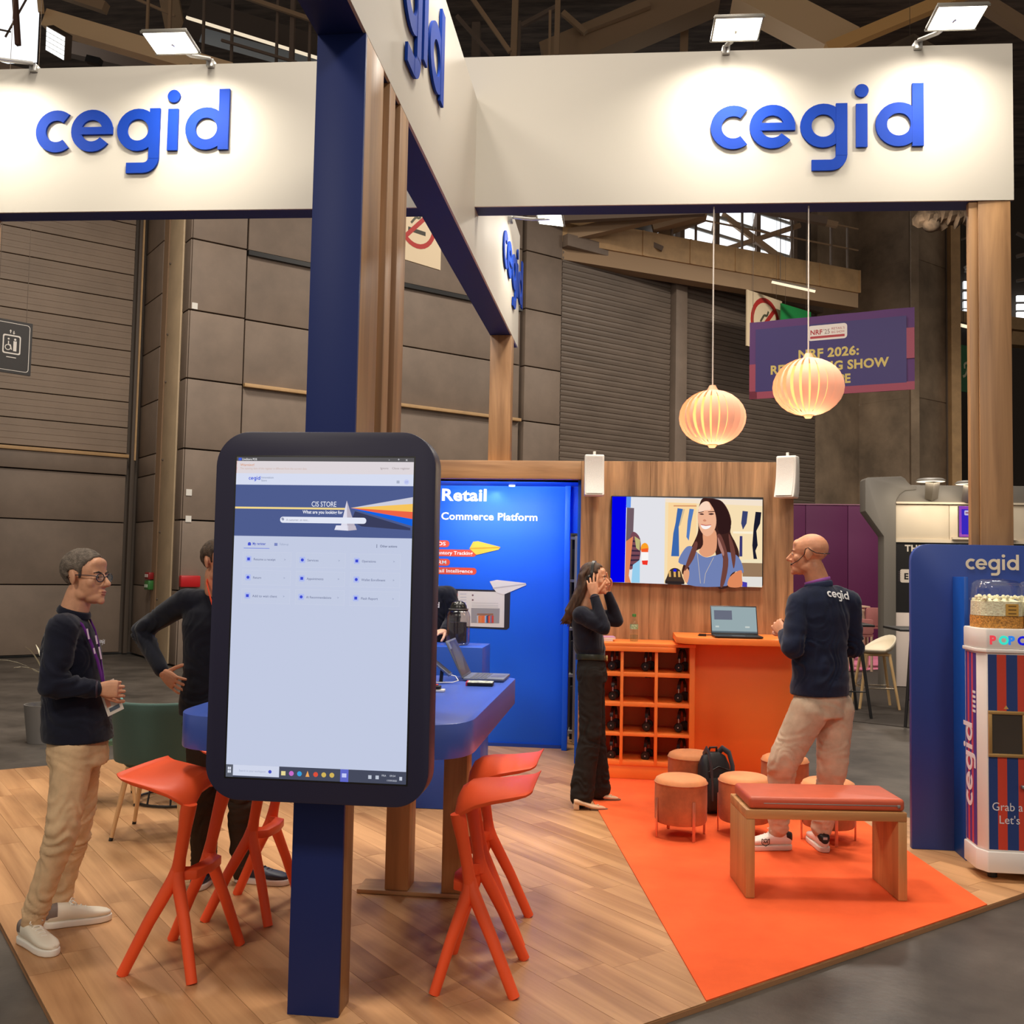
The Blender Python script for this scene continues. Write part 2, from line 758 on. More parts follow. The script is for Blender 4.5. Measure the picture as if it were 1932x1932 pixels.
p = MB()
hbox(p, 15.66, 17.4, -.2, .0, 0, 15)
hput('concrete_bay', p, M_CONC, wall)

# recess to the left: sandwich panels above, plain boards below
REC = -2.6
wl = MB()
hbox(wl, -9, -.1, REC - .5, REC - .1, 0, 9.9)
hbox(wl, -.1, .15, REC - .5, -.16, 0, 9.5)
wl = hput('wall_left', wl, M_PANELD, smooth=False)
tag(wl, kind='structure')
zz = [3.52 + .46 * i for i in range(15)]
for a, b in zip(zz, zz[1:]):
    for s0, s1 in ((-9, -4.9), (-4.88, -.32)):
        p = MB()
        hbox(p, s0, s1, REC - .1, REC, a + .008, b - .008)
        for q in (.11, .22, .33):
            hbox(p, s0, s1, REC - .02, REC + .006, a + q, a + q + .05)
        hput('sandwich_panel', p, M_SLAT, wl, .004, seg=1)
for a, b in ((0.02, 1.18), (1.2, 2.28), (2.3, 3.12), (3.14, 3.44)):
    for s0, s1 in ((-9, -4.9), (-4.88, -.32)):
        p = MB()
        hbox(p, s0, s1, REC - .1, REC + (.05 if a > 3 else 0), a, b)
        hput('wall_board', p, M_PANEL, wl, .006)
for (z0, z1, d1, mm) in ((3.44, 3.50, .09, M_TAN),):
    p = MB()
    hbox(p, -9, -.3, REC, REC + d1, z0, z1)
    hput('ledge_strip', p, mm, wl, .004)
p = MB()
hbox(p, -.27, -.2, REC, REC + .1, 0, 9.9)
hput('corner_post', p, M_PANELD, wl, .005)
p = MB()
hbox(p, -.22, -.19, REC + .02, REC + .12, 3.4, 9.9)
hput('corner_strip', p, M_TAN, wl)
# return of the recess towards the stand: panels, then a cream column
for a, b in [(0.0, 1.2), (1.2, 2.3), (2.3, 3.1), (3.1, 3.45)] + list(zip([3.45 + .92 * i for i in range(7)], [3.45 + .92 * i for i in range(1, 8)])):
    p = MB()
    hbox(p, -.13, -.1, REC + .05, -1.5, a + .01, b - .01)
    hput('return_panel', p, M_PANEL, wl, .005)
for a, b in zip(seams, seams[1:]):
    p = MB()
    hbox(p, -.12, -.1, -.34, -.01, a + .012, b - .012)
    hput('return_panel', p, M_PANEL, wl, .005)
wh = MB()
hbox(wh, -.14, -.10, -1.10, -.36, 0, 9.8)
wh = hput('pillar', wh, mat('cream_column_paint', (205, 180, 146), .55, vary=.06, vscale=2), bev=.01)
tag(wh, 'cream square steel column in the corner of the grey hall wall', 'column', kind='structure')
for q, dd in enumerate((-1.28, -1.46)):
    p = MB()
    hbox(p, -.15 + .02 * q, -.10, dd, dd + .15, 0, 9.8)
    hput('conduit', p, mat('brown_conduit', (150, 120, 92), .5), wh)
for z in (1.0, 2.1, 3.3, 4.6, 5.4, 6.6, 7.6):
    p = MB()
    p.ell((-.145, 1.0, z), (.025, .02, .02), 8, 5)
    o = p.build('bolt', M_DARKSTEEL, wh)
    o.matrix_parent_inverse = Matrix()
# signs and boxes on the column and the wall
for nm, lb, z0, z1, cc, wc in (('call_point', 'small red fire call point on the cream column', 1.315, 1.435, (150, 30, 34), (235, 220, 215)),
                               ('exit_push_box', 'small green door release box below the red call point', 1.145, 1.30, (60, 125, 60), (220, 235, 215))):
    t = thing(nm, lb, 'alarm box', HW @ Vector((-.45, 1.25, z0)))
    p = MB()
    hbox(p, -.24, -.151, -1.46, -1.22, z0, z1)
    o = p.build('housing', mat('box_%d' % cc[0], cc, .4), t, .015)
    o.matrix_parent_inverse = wmat(t).inverted() @ HW
    p = MB()
    hbox(p, -.248, -.239, -1.42, -1.26, z0 + .04, z0 + .09)
    o = p.build('label_plate', mat('box_label_%d' % cc[0], wc, .5), t)
    o.matrix_parent_inverse = wmat(t).inverted() @ HW
t = thing('alarm_cabinet', 'red fire cabinet on the grey wall beside the man with orange lanyard', 'fire cabinet', HW @ Vector((-.2, .1, 1.5)))
p = MB()
a, b = hw(340, 1108, .1), hw(364, 1086, .1)
hbox(p, a[0], b[0] + .12, -.0, .12, a[1], b[1])
o = p.build('housing', mat('fire_red', (190, 28, 32), .35), t, .02)
o.matrix_parent_inverse = wmat(t).inverted() @ HW
# little white tags on the panel joints
for px, py in ((367, 577), (356, 929), (355, 979)):
    s_, z_ = hw(px, py, .01)
    p = MB()
    hbox(p, s_ - .04, s_ + .05, 0, .012, z_ - .05, z_ + .05)
    hput('joint_tag', p, M_WHITE, wall)

# concrete pillar that closes the wall to the right
pr = MB()
hbox(pr, 17.4, 19.2, 0, 1.62, 0, 6.05)
hbox(pr, 17.405, 19.2, 0, 1.6, 6.05, 6.08)
hbox(pr, 17.4, 19.2, 0, 1.62, 6.08, 9.55)
hbox(pr, 17.405, 19.2, 0, 1.6, 9.55, 9.59)
hbox(pr, 17.4, 19.2, 0, 1.62, 9.59, 15.5)
pr = hput('wall_right', pr, M_CONC, smooth=False)
tag(pr, kind='structure')
# upright members beyond it
for i, (x0, x1, D, m_) in enumerate(((1719, 1735, 25.3, M_CONC), (1733, 1787, 26.5, mat('dark_door_leaf', (92, 76, 62), .7, vary=.3, vscale=1.5)), (1786, 1798, 26.2, M_DARKSTEEL), (1796, 1814, 25.9, M_TAN))):
    a, b = at(x0, 800, D), at(x1, 800, D)
    p = MB()
    p.box(a.x, b.x, D, D + .5, 0, 15)
    tag(p.build('pillar', m_, smooth=False), ('concrete edge pier beside the big concrete pillar', 'dark tall door leaf beside the concrete pillar', 'dark steel post next to the tan column', 'tan steel column beyond the concrete pillar')[i], 'column', kind='structure')

# far wall and roof
p = MB()
p.box(9.5, 45, 36, 36.4, 0, 16)
tag(p.build('wall_far', mat('far_wall_paint', (74, 64, 56), .8), smooth=False), kind='structure')
p = MB()
p.box(-40, 45, -8, 60, 15.4, 15.8)
tag(p.build('ceiling', mat('roof_deck', (116, 102, 92), .9, vary=.3, vscale=.8, stretch=(1, 6, 1)), smooth=False), kind='structure')


def strut(x0, y0, x1, y1, wd, D, m_, name='roof_beam', D1=None, kind='structure', depth=1.0):
    """Steel member between two sight points at given distances, wd pixels thick as seen."""
    D1 = D1 or D
    a, b = at(x0, y0, D), at(x1, y1, D1)
    r = wd * D / FOCAL / 2
    t = (b - a).normalized()
    n1 = t.cross(Vector((0, 1, 0))).normalized()
    n2 = t.cross(n1)
    q = MB()
    vs = []
    for c, rr in ((a, r), (b, wd * D1 / FOCAL / 2)):
        for sx, sy in ((-1, -1), (1, -1), (1, 1), (-1, 1)):
            vs.append(c + n1 * rr * sx + n2 * rr * depth * sy)
    q.add(vs, [(0, 1, 2, 3), (7, 6, 5, 4), (0, 4, 5, 1), (1, 5, 6, 2), (2, 6, 7, 3), (3, 7, 4, 0)])
    o = q.build(name, m_, smooth=False)
    if kind:
        tag(o, kind=kind)
    return o


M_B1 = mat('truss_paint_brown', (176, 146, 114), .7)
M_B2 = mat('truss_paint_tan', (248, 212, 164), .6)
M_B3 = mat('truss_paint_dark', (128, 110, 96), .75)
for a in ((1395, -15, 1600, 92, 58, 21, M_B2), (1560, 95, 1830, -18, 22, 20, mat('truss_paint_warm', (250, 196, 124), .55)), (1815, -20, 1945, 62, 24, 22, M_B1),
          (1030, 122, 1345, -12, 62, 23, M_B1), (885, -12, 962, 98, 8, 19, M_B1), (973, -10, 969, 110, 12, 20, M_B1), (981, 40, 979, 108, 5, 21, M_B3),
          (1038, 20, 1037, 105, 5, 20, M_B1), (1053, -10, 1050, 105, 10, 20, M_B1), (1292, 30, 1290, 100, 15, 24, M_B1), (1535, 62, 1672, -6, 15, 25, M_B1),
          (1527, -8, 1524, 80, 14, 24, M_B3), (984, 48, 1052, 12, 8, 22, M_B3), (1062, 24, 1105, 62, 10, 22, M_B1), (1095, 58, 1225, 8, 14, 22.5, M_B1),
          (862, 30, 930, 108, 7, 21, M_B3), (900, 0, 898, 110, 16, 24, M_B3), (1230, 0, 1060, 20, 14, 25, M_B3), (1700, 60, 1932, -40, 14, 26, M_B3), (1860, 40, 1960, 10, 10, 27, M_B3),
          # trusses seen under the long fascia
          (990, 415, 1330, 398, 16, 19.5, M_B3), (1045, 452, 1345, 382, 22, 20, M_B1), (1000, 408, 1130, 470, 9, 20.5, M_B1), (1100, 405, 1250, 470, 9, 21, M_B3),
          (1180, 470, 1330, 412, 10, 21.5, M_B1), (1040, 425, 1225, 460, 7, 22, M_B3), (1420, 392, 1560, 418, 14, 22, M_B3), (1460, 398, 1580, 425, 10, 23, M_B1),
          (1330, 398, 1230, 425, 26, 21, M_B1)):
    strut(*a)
# beams, pipes and rails above the left part of the fascia
for a in ((92, 40, 440, 142, 36, 15.5, M_B2), (75, -8, 78, 24, 9, 15.2, M_B2), (28, -10, 34, 85, 9, 15.0, mat('rust_post', (120, 88, 74), .6)), (110, -15, 200, 15, 20, 17, M_B1),
          (60, -20, 10, 70, 3, 15.1, M_B3), (-5, 55, 20, 60, 3, 15.1, M_B3), (120, 90, 300, 132, 26, 18.5, M_B3),
          (280, -4, 277, 72, 5, 16, M_B1), (322, -8, 318, 120, 6, 16, M_B1), (250, -5, 330, 30, 5, 16.5, M_B1)):
    strut(*a)
p = MB()
for a, b in ((200, 355), (330, 600)):
    pass
q0, q1 = at(340, -60, 19), at(620, 130, 19)
# grey sheeting and the lit glazing strip behind the rails
o = strut(352, 30, 640, 118, 80, 21, mat('grey_sheeting', (88, 76, 68), .8), depth=.05)
o = strut(380, 66, 640, 138, 30, 20.5, mat('sky_grey_glazing', (168, 178, 188), .35), depth=.05)
o = strut(352, 33, 640, 122, 5, 20, glow((255, 236, 205), .9))
for x in (384, 438, 523, 552, 585):
    strut(x + 2, -12, x - 2, 125, 5 if x != 552 else 9, 18, M_B3)
strut(418, 76, 560, 118, 5, 17.8, M_B3)
strut(455, -8, 620, 48, 8, 17.8, M_B1)
strut(318, -10, 345, 125, 40, 22, M_B1, depth=.2)
# the bright glazing in the corner
p = MB()
a, b = at(-40, 120, 17), at(74, -40, 17)
p.box(a.x, b.x, 17, 17.05, a.z, b.z)
tag(p.build('window_1', M_DAY, smooth=False), kind='structure')
# LED flood panel hung under the beam
c0 = at(104, 82, 14.8)
Mfl = frame(c0, (.86, .0, -.5), (.35, -.55, .62))
t = thing('hall_flood_panel', 'square hall flood lamp with a grid of bright cells under the tan beam', 'flood lamp', c0)
p = MB()
p.box(-.2, .2, -.2, .2, -.16, -.012, M=Mfl)
p.build('housing', M_DARKSTEEL, t, .01)
for i in range(5):
    for j in range(5):
        p = MB()
        p.box(-.19 + .077 * i, -.19 + .077 * i + .066, -.19 + .077 * j, -.19 + .077 * j + .066, -.012, .0, M=Mfl)
        p.build('lamp_cell', glow((250, 250, 246), 1.2), t, smooth=False)
strut(165, 112, 190, 118, 14, 15, M_BLACK, 'junction_box', kind=None)
tag(bpy.data.objects['junction_box'], 'black junction box under the tan beam above the fascia', 'junction box')

# catwalk along the long wall, with its guard rail
ca, cb = at(1120, 480, 20.2), at(1622, 553, 23.9)
cd = Vector((cb.x - ca.x, cb.y - ca.y, 0))
CL = cd.length
CM = frame((ca.x, ca.y, 0), cd, (-cd.y, cd.x, 0), (0, 0, 1))
t = thing('catwalk', 'tan steel catwalk with guard rail high on the hall wall', 'catwalk', (ca.x, ca.y, 8.3))
z0, z1 = 8.32, 8.86
p = MB()
p.box(-6, CL, 0, .10, z0, z1, M=CM)
p.build('edge_beam', M_TAN, t, smooth=False)
p = MB()
p.box(-6, CL, .1, 1.0, z0, z0 + .1, M=CM)
p.box(-6, CL, .05, .4, z0 - .35, z0, M=CM)
p.build('walkway_deck', M_B1, t, smooth=False)
for x in [CL * i / 6 for i in range(1, 7)]:
    p = MB()
    p.box(x - .02, x + .02, -.02, .0, z0, z1, M=CM)
    p.build('stiffener', M_TAN, t, smooth=False)
for x in (1.0, 2.35, 3.1, 4.6, 6.3, 7.7, 8.3):
    x = x * CL / 8.7
    p = MB()
    p.tube([(x, .05, z1 - .2), (x, .05, z1 + 1.0)], .03, 8, M=CM)
    p.build('rail_post', M_PANEL, t)
for h in (.5, 1.02):
    p = MB()
    p.tube([(-4, .05, z1 + h), (CL, .05, z1 + h)], .022, 8, M=CM)
    p.build('guard_rail', M_B1, t)
for (x0, y0, x1, y1, wd) in ((1345, 392, 1490, 500, 10), (1355, 475, 1510, 425, 8)):
    o = strut(x0, y0, x1, y1, wd, 23, M_B1, 'brace', kind=None)
    o.parent = t
    o.matrix_parent_inverse = wmat(t).inverted()
# louvred daylight window above the roller door
wn = thing('window_2', None, None, HW @ Vector((12, 0, 10)))
wn['kind'] = 'structure'
sL, sR = 10.75, 14.55
for i in range(7):
    zb = 9.05 + .42 * i
    for s0, s1 in ((sL, 11.75), (11.9, 13.2), (13.28, sR)):
        p = MB()
        p.add([(s0, -.02, zb), (s1, -.02, zb), (s1, -.10, zb + .30), (s0, -.10, zb + .30)], [(0, 1, 2, 3)])
        o = p.build('pane', M_DAY, wn, smooth=False)
        o.matrix_parent_inverse = wmat(wn).inverted() @ HW
        p = MB()
        p.box(s0, s1, -.12, .0, zb + .32, zb + .38)
        o = p.build('louvre_bar', mat('louvre_grey', (190, 190, 186), .5), wn, smooth=False)
        o.matrix_parent_inverse = wmat(wn).inverted() @ HW
for s_ in (sL - .06, 11.82, 13.24, sR + .05):
    p = MB()
    p.box(s_ - .07, s_ + .07, -.16, .0, 9.0, 12.2)
    o = p.build('mullion', M_B3, wn, smooth=False)
    o.matrix_parent_inverse = wmat(wn).inverted() @ HW
a = hw(1242, 438, .05)
p = MB()
hbox(p, a[0], a[0] + .35, .02, .06, a[1] - .1, a[1] + .2)
o = p.build('pane', M_DAY, wn, smooth=False)
o.matrix_parent_inverse = wmat(wn).inverted() @ HW
# far windows on the right
for nm, x0, x1, ys in (('window_3', 1818, 1850, ((530, 544), (550, 563), (568, 580), (583, 596))), ('window_4', 1919, 1950, ((557, 568), (573, 584), (588, 599), (603, 615)))):
    wn = thing(nm, None, None, at(x0, 590, 35.5))
    wn['kind'] = 'structure'
    for y0, y1 in ys:
        a, b = at(x0, y1, 35.6), at(x1, y0, 35.6)
        p = MB()
        p.box(a.x, b.x, 35.6, 35.7, a.z, b.z)
        p.build('pane', M_DAY, wn, smooth=False)
for a in ((1820, 506, 1850, 494, 6, 34, M_WHITE), (1820, 512, 1850, 520, 4, 34, M_WHITE), (1918, 484, 1950, 476, 6, 33, M_PANEL), (1918, 530, 1950, 525, 5, 33, M_PANEL), (1918, 440, 1950, 455, 5, 33, M_PANEL), (1814, 452, 1850, 440, 3, 33, M_PANEL)):
    strut(*a)
strut(1805, 600, 1960, 618, 22, 34, M_TAN, 'tan_band')
strut(1905, 640, 1960, 645, 24, 34, M_TAN, 'tan_band')

# tube lamps
for (x0, y0, x1, y1, wd, D, lb) in ((1456, 532, 1538, 550, 5, 21.5, 'lit tube lamp under the tan catwalk above the purple banner'), (1810, 613, 1848, 622, 6, 30, 'lit tube lamp beyond the tan column above the green exit sign')):
    t = thing('tube_lamp', lb, 'tube lamp', at((x0 + x1) / 2, y0, D))
    a, b = at(x0, y0, D), at(x1, y1, D)
    r = wd * D / FOCAL / 2
    p = MB()
    p.tube([a, b], r, 10)
    p.build('tube', glow((255, 232, 196), 1.25), t)
    p = MB()
    p.tube([a + Vector((0, 0, r * 1.5)), b + Vector((0, 0, r * 1.5))], r * .8, 6)
    p.build('lamp_housing', M_DARKSTEEL, t)
    for c_ in (a.lerp(b, .2), a.lerp(b, .8)):
        p = MB()
        p.tube([c_ + Vector((0, 0, r * 1.5)), Vector((c_.x, c_.y, 15.38))], .008, 6)
        p.build('hanging_rod', M_DARKSTEEL, t)
# hanging hall signs -------------------------------------------------
C_CREAM = (226, 205, 172)


def no_smoking(P, cx, cy, r):
    P.poly(circle(cx, cy, r), (176, 44, 40)).up().poly(circle(cx, cy, r * .8), C_CREAM).up()
    P.line([(cx - r * .5, cy - r * .28), (cx + r * .45, cy - r * .28)], r * .18, (60, 55, 45))
    P.line([(cx - r * .35, cy), (cx - r * .1, cy + r * .3), (cx + r * .1, cy + r * .3), (cx + r * .2, cy + r * .5)], r * .1, (80, 78, 60)).up()
    P.line([(cx - r * .6, cy - r * .6), (cx + r * .6, cy + r * .6)], r * .19, (176, 44, 40))


def hang_sign(name, lb, x0, y0, x1, y1, D, D1, fn, col, group=None):
    """Flat hall sign: corners given by sight lines, its far end at D1."""
    a, b, c = at(x0, y1, D), at(x1, y1, D1), at(x0, y0, D)
    ex = Vector((b.x - a.x, b.y - a.y, 0))
    W, Hh = ex.length, c.z - a.z
    Mx = frame(a, ex, (0, 0, 1))
    t = thing(name, lb, 'sign', a)
    q = MB()
    q.box(0, W, 0, Hh, -.03, 0, M=Mx)
    q.build('sign_board', mat('board_%d_%d_%d' % col, col, .5), t, smooth=False)
    P = Print(Mx)
    P.up(.002)
    fn(P, W, Hh)
    P.build('sign_print', t)
    for x in (.15, .85):
        q = MB()
        q.tube([(W * x, Hh, -.015), (W * x, 15.38 - a.z, -.015)], .0035, 6, M=Mx)
        q.build('hanging_rod', M_DARKSTEEL, t)
    return t


hang_sign('no_smoking_sign', 'cream no smoking sign behind the top edge of the purple banner', 1409, 546, 1475, 652, 21.6, 22.6, lambda P, W, Hh: no_smoking(P, W * .52, Hh * .5, W * .42), C_CREAM)
hang_sign('no_smoking_sign', 'cream no smoking sign hanging behind the blue underside of the receding fascia', 700, 350, 832, 470, 13, 14, lambda P, W, Hh: no_smoking(P, W * .64, Hh * .62, W * .27), C_CREAM)


def runner(P, x, y, h, col):
    P.poly(circle(x + h * .12, y + h * .88, h * .09, n=14), col)
    P.poly([(x - .12 * h, y + .76 * h), (x + .06 * h, y + .8 * h), (x + .1 * h, y + .7 * h), (x - .02 * h, y + .42 * h), (x - .16 * h, y + .42 * h), (x - .1 * h, y + .62 * h)], col)
    P.line([(x - .04 * h, y + .45 * h), (x + .06 * h, y + .26 * h), (x + .02 * h, y)], h * .1, col)
    P.line([(x - .1 * h, y + .45 * h), (x - .2 * h, y + .26 * h), (x - .34 * h, y + .2 * h)], h * .09, col)
    P.line([(x - .1 * h, y + .74 * h), (x - .26 * h, y + .66 * h), (x - .24 * h, y + .5 * h)], h * .08, col)
    P.line([(x + .06 * h, y + .74 * h), (x + .18 * h, y + .58 * h)], h * .08, col)


hang_sign('exit_sign', 'green exit sign beside the no smoking sign above the purple banner', 1474, 572, 1530, 650, 22.2, 23, lambda P, W, Hh: runner(P, W * .75, -Hh * .15, Hh * .5, (225, 220, 190)), (30, 140, 70))
hang_sign('exit_sign', 'green exit sign with a running figure beyond the tan column', 1812, 650, 1842, 738, 28, 28.4, lambda P, W, Hh: runner(P, W * .55, Hh * .2, Hh * .6, (225, 220, 180)), (24, 110, 56))


def lift(P, W, Hh):
    c = (205, 198, 190)
    k = (38, 34, 33)
    P.poly(rrect(.04 * W, .94 * W, .05 * Hh, .95 * Hh, .08 * W), c).up().poly(rrect(.055 * W, .925 * W, .06 * Hh, .94 * Hh, .07 * W), k).up()
    P.poly(rrect(.28 * W, .72 * W, .36 * Hh, .72 * Hh, .05 * W), c).up().poly(rrect(.31 * W, .69 * W, .385 * Hh, .695 * Hh, .04 * W), k).up()
    P.poly(circle(.58 * W, .64 * Hh, .028 * W), c).rect(.54 * W, .62 * W, .42 * Hh, .61 * Hh, c)
    P.poly(circle(.42 * W, .64 * Hh, .024 * W), c).line([(.42 * W, .6 * Hh), (.42 * W, .53 * Hh), (.47 * W, .53 * Hh), (.5 * W, .44 * Hh)], .025 * W, c)
    P.poly(circle(.41 * W, .48 * Hh, .075 * W), c).up().poly(circle(.41 * W, .48 * Hh, .055 * W), k)
    for x, s in ((.46, 1), (.54, -1)):
        P.line([(x * W, .75 * Hh), (x * W, .8 * Hh)], .018 * W, c).poly([((x - .03) * W, (.785 if s > 0 else .765) * Hh), ((x + .03) * W, (.785 if s > 0 else .765) * Hh), (x * W, (.82 if s > 0 else .73) * Hh)], c)
    P.rect(.38 * W, .62 * W, .29 * Hh, .305 * Hh, c)


hang_sign('lift_sign', 'dark lift sign with wheelchair pictogram hanging before the ribbed wall', -20, 597, 58, 698, 11.5, 11.9, lift, (38, 34, 33))

# show banner -------------------------------------------------------
a, b = at(1414, 754, 16.6), at(1726, 741, 15.7)
c = at(1416, 609, 16.6)
ex = Vector((b.x - a.x, b.y - a.y, 0))
BW, BH = ex.length, c.z - a.z
Bx = frame(a, ex, (0, 0, 1))
t = thing('show_banner', 'purple trade show banner with yellow lettering behind the lit pendants', 'banner', a)
q = MB()
n = 12
vs = []
for i in range(n + 1):
    for j in range(4):
        vs.append((BW * i / n, BH * j / 3, .012 * math.sin(i * 1.7 + j)))
fs = [(i * 4 + j, i * 4 + 4 + j, i * 4 + 5 + j, i * 4 + 1 + j) for i in range(n) for j in range(3)]
q.add(vs, fs, 0, Bx)
q.build('cloth', mat('banner_edge_purple', (84, 36, 102), .6), t)
P = Print(Bx)
P.up(.02)
P.rect(0, BW, 0, .10 * BH, (150, 52, 78)).rect(0, .05 * BW, 0, .45 * BH, (150, 52, 78)).rect(.955 * BW, BW, .38 * BH, .75 * BH, (150, 52, 78)).up()
P.rect(.04 * BW, .955 * BW, .09 * BH, .9 * BH, (46, 26, 100)).up()
P.poly(rrect(.37 * BW, .61 * BW, .69 * BH, .88 * BH, .02 * BW), (226, 214, 205)).up()
P.text("NRF", .385 * BW, .765 * BH, .085 * BH, (170, 38, 48), .03, .075 * BW).text("'25", .465 * BW, .765 * BH, .085 * BH, (120, 90, 90), 0, .04 * BW)
P.text("RETAIL'S", .515 * BW, .81 * BH, .04 * BH, (170, 60, 66), .0, .08 * BW).text("BIG SHOW", .515 * BW, .765 * BH, .04 * BH, (170, 60, 66), .0, .08 * BW)
P.rect(.385 * BW, .595 * BW, .715 * BH, .745 * BH, (170, 38, 48)).up()
yel = (206, 180, 96)
P.text('NRF 2026:', .495 * BW, .475 * BH, .155 * BH, yel, .035, .37 * BW, 'c').text("RETAIL'S BIG SHOW", .495 * BW, .305 * BH, .155 * BH, yel, .035, .72 * BW, 'c').text('EUROPE', .495 * BW, .135 * BH, .155 * BH, yel, .035, .27 * BW, 'c')
P.build('banner_print', t)
for x in (.02, .98):
    q = MB()
    q.tube([(BW * x, BH, 0), (BW * x, BH + 5, 0)], .004, 6, M=Bx)
    q.build('hanging_cord', M_DARKSTEEL, t)

# gathered dust sheet hung up beside the post
t = thing('gathered_sheet', 'crumpled beige sheet bundled up high beside the wooden post', 'sheet', at(1790, 410, 20))
q = MB()
random.seed(3)
for i in range(12):
    px = 1738 + 9 * i
    q.tube([at(px + random.uniform(-4, 4), 405 + 4 * (j - 2) + (6 if i < 5 else 0) + 5 * math.sin(j + i), 20 + .05 * j) for j in range(6)], [.08, .14, .17, .15, .16, .08], 8)
for i in range(6):
    q.tube([at(1738 + 16 * i, 400, 20.1), at(1750 + 14 * i, 412 + 6 * math.sin(i * 2), 20), at(1765 + 14 * i, 404, 20.1)], [.1, .16, .1], 8)
q.ell(at(1757, 425, 20), (.17, .15, .14))
q.build('fabric_folds', mat('dust_sheet', (112, 92, 72), .9, vary=.3, vscale=4), t)

# ================================================================== stand floor of loose-laid planks
Ha = Vector((math.cos(HA), -math.sin(HA), 0))        # along the planks
FB = Matrix(((Ha.x, H1.x, 0, 0), (Ha.y, H1.y, 0, 0), (0, 0, 1, 0), (0, 0, 0, 1)))
A0, A1, B0, B1 = -8.5, -2.655, .79, 6.12
mb = MB()
mb.box(A0, A1, B0, B1, -.03, -.006, M=FB)
fs_ = mb.build('stand_floor', mat('plank_joint_dark', (176, 126, 86), .7), smooth=False)
tag(fs_, 'wood plank flooring of the stand', 'floor', kind='structure')
M_PLANK = wood_mat('oak_plank', (212, 162, 114), (160, 112, 72), 'x', .62, rand=.08, rough=.42)
PW, PL = .152, .93
random.seed(11)
cache = {}
r = 0
bb = B0
while bb < B1 - .01:
    w_ = min(PW, B1 - bb)
    aa = A0 - random.random() * PL
    while aa < A1:
        a0, a1 = max(aa, A0), min(aa + PL, A1)
        aa += PL
        if a1 - a0 < .03:
            continue
        key = (round(a1 - a0, 3), round(w_, 3))
        if key not in cache:
            p = MB()
            p.box(0, key[0] - .0015, 0, key[1] - .0015, -.012, 0)
            cache[key] = p.mesh('plank', 0, False)
            cache[key].materials.append(M_PLANK)
        o = bpy.data.objects.new('plank', cache[key])
        C.objects.link(o)
        o.parent = fs_
        o.matrix_basis = FB @ Matrix.Translation((a0, bb, random.uniform(-.0006, .0004)))
    bb += PW
# orange carpet, cut along the front edge of the stand
q = MB()
front = lambda u: (A1 - Ha.x * u) / Ha.y
cl = [(-.36, 7.95), (-.16, 6.77), (.325, front(.325) + .003), (1.80, front(1.80) + .003), (1.57, 6.87), (1.42, 7.95)]
q.prism(cl, .0006, .006)
tag(q.build('orange_carpet', mat('orange_carpet_pile', (255, 104, 56), .9, spec=.15, vary=.06, vscale=3, bump=.15, bscale=260), smooth=False), 'bright orange carpet laid diagonally under the bench and pouffes', 'carpet')
# ================================================================== THE STAND
M_FASC = mat('fascia_white_board', (194, 188, 177), .5)
M_NAVY = mat('navy_laminate', (34, 48, 106), .5, spec=.2)
M_LOGO = mat('logo_blue_acrylic', (4, 56, 158), .65, spec=.2)
M_OAKV = wood_mat('oak_laminate_upright', (176, 134, 92), (126, 90, 58), 'z', 1.0)
M_OAKX = wood_mat('oak_laminate_level', (196, 150, 104), (146, 104, 66), 'x', 1.0)
M_OAKD = wood_mat('oak_leg_laminate', (196, 142, 92), (150, 104, 64), 'z', 1.0)  # slightly warmer oak tone, used on the table legs
M_WALLW = wood_mat('walnut_wall_laminate', (206, 158, 112), (124, 88, 58), 'z', 1.25)
M_BLUE = mat('gloss_blue_wall', (16, 100, 240), .5, spec=.35)
M_METAL = mat('brushed_metal', (190, 188, 184), .3, .9)
M_ORANGE = mat('orange_lacquer', (255, 136, 58), .42)
M_ORANGEIN = M_ORANGE

SOF = 3.635
# column: blue face, oak slat behind it, two more slats standing on the table
t = thing('stand_column', 'tall blue fronted column with oak slats carrying the fascia over the kiosk', 'column', (-1.095, 3.6, 0))
q = MB()
q.box(-1.19, -1.0, 3.535, 3.553, 0, SOF)
q.build('blue_face', M_NAVY, t, .002)
for i, (y0, y1, z0) in enumerate(((3.554, 3.672, 0), (3.80, 3.915, 1.001), (4.045, 4.165, 1.001))):
    pass
for y0, y1, z0 in ((3.554, 3.815, 1.55), (3.92, 4.02, 1.003), (4.115, 4.275, 1.003)):
    q = MB()
    q.box(-1.19, -1.0, y0, y1, z0, SOF)
    q.build('slat', M_OAKV, t, .003)
q = MB()
q.box(-1.19, -1.0, 3.554, 3.672, 0, 1.55)
q.build('slat', M_OAKV, t, .003)

# receding fascia
t = thing('receding_fascia', 'white fascia running away from the column towards the wood wall', 'fascia', (-1.0, 3.3, SOF))
Y0, Y1, ZT = 2.2, 8.86, 4.675
q = MB()
q.box(-1.012, -1.0, Y0, Y1, SOF, ZT)
q.build('white_face', M_FASC, t, smooth=False)
q = MB()
q.box(-1.19, -1.012, Y0, Y1, SOF, ZT)
q.build('blue_core', M_NAVY, t, smooth=False)
for yb, sc in ((3.38, .345), (7.62, .305)):
    Mx = frame((-.999, yb, 4.03 if yb < 5 else 4.035), (0, 1, 0), (0, 0, 1)) @ Matrix.Scale(sc, 4)
    for l_ in logo_letters(.01, .05):
        p = MB()
        p.v, p.f, p.mi = [tuple(Mx @ Vector(v)) for v in l_.v], l_.f, l_.mi
        p.build('logo_letter', M_LOGO, t, ang=30)

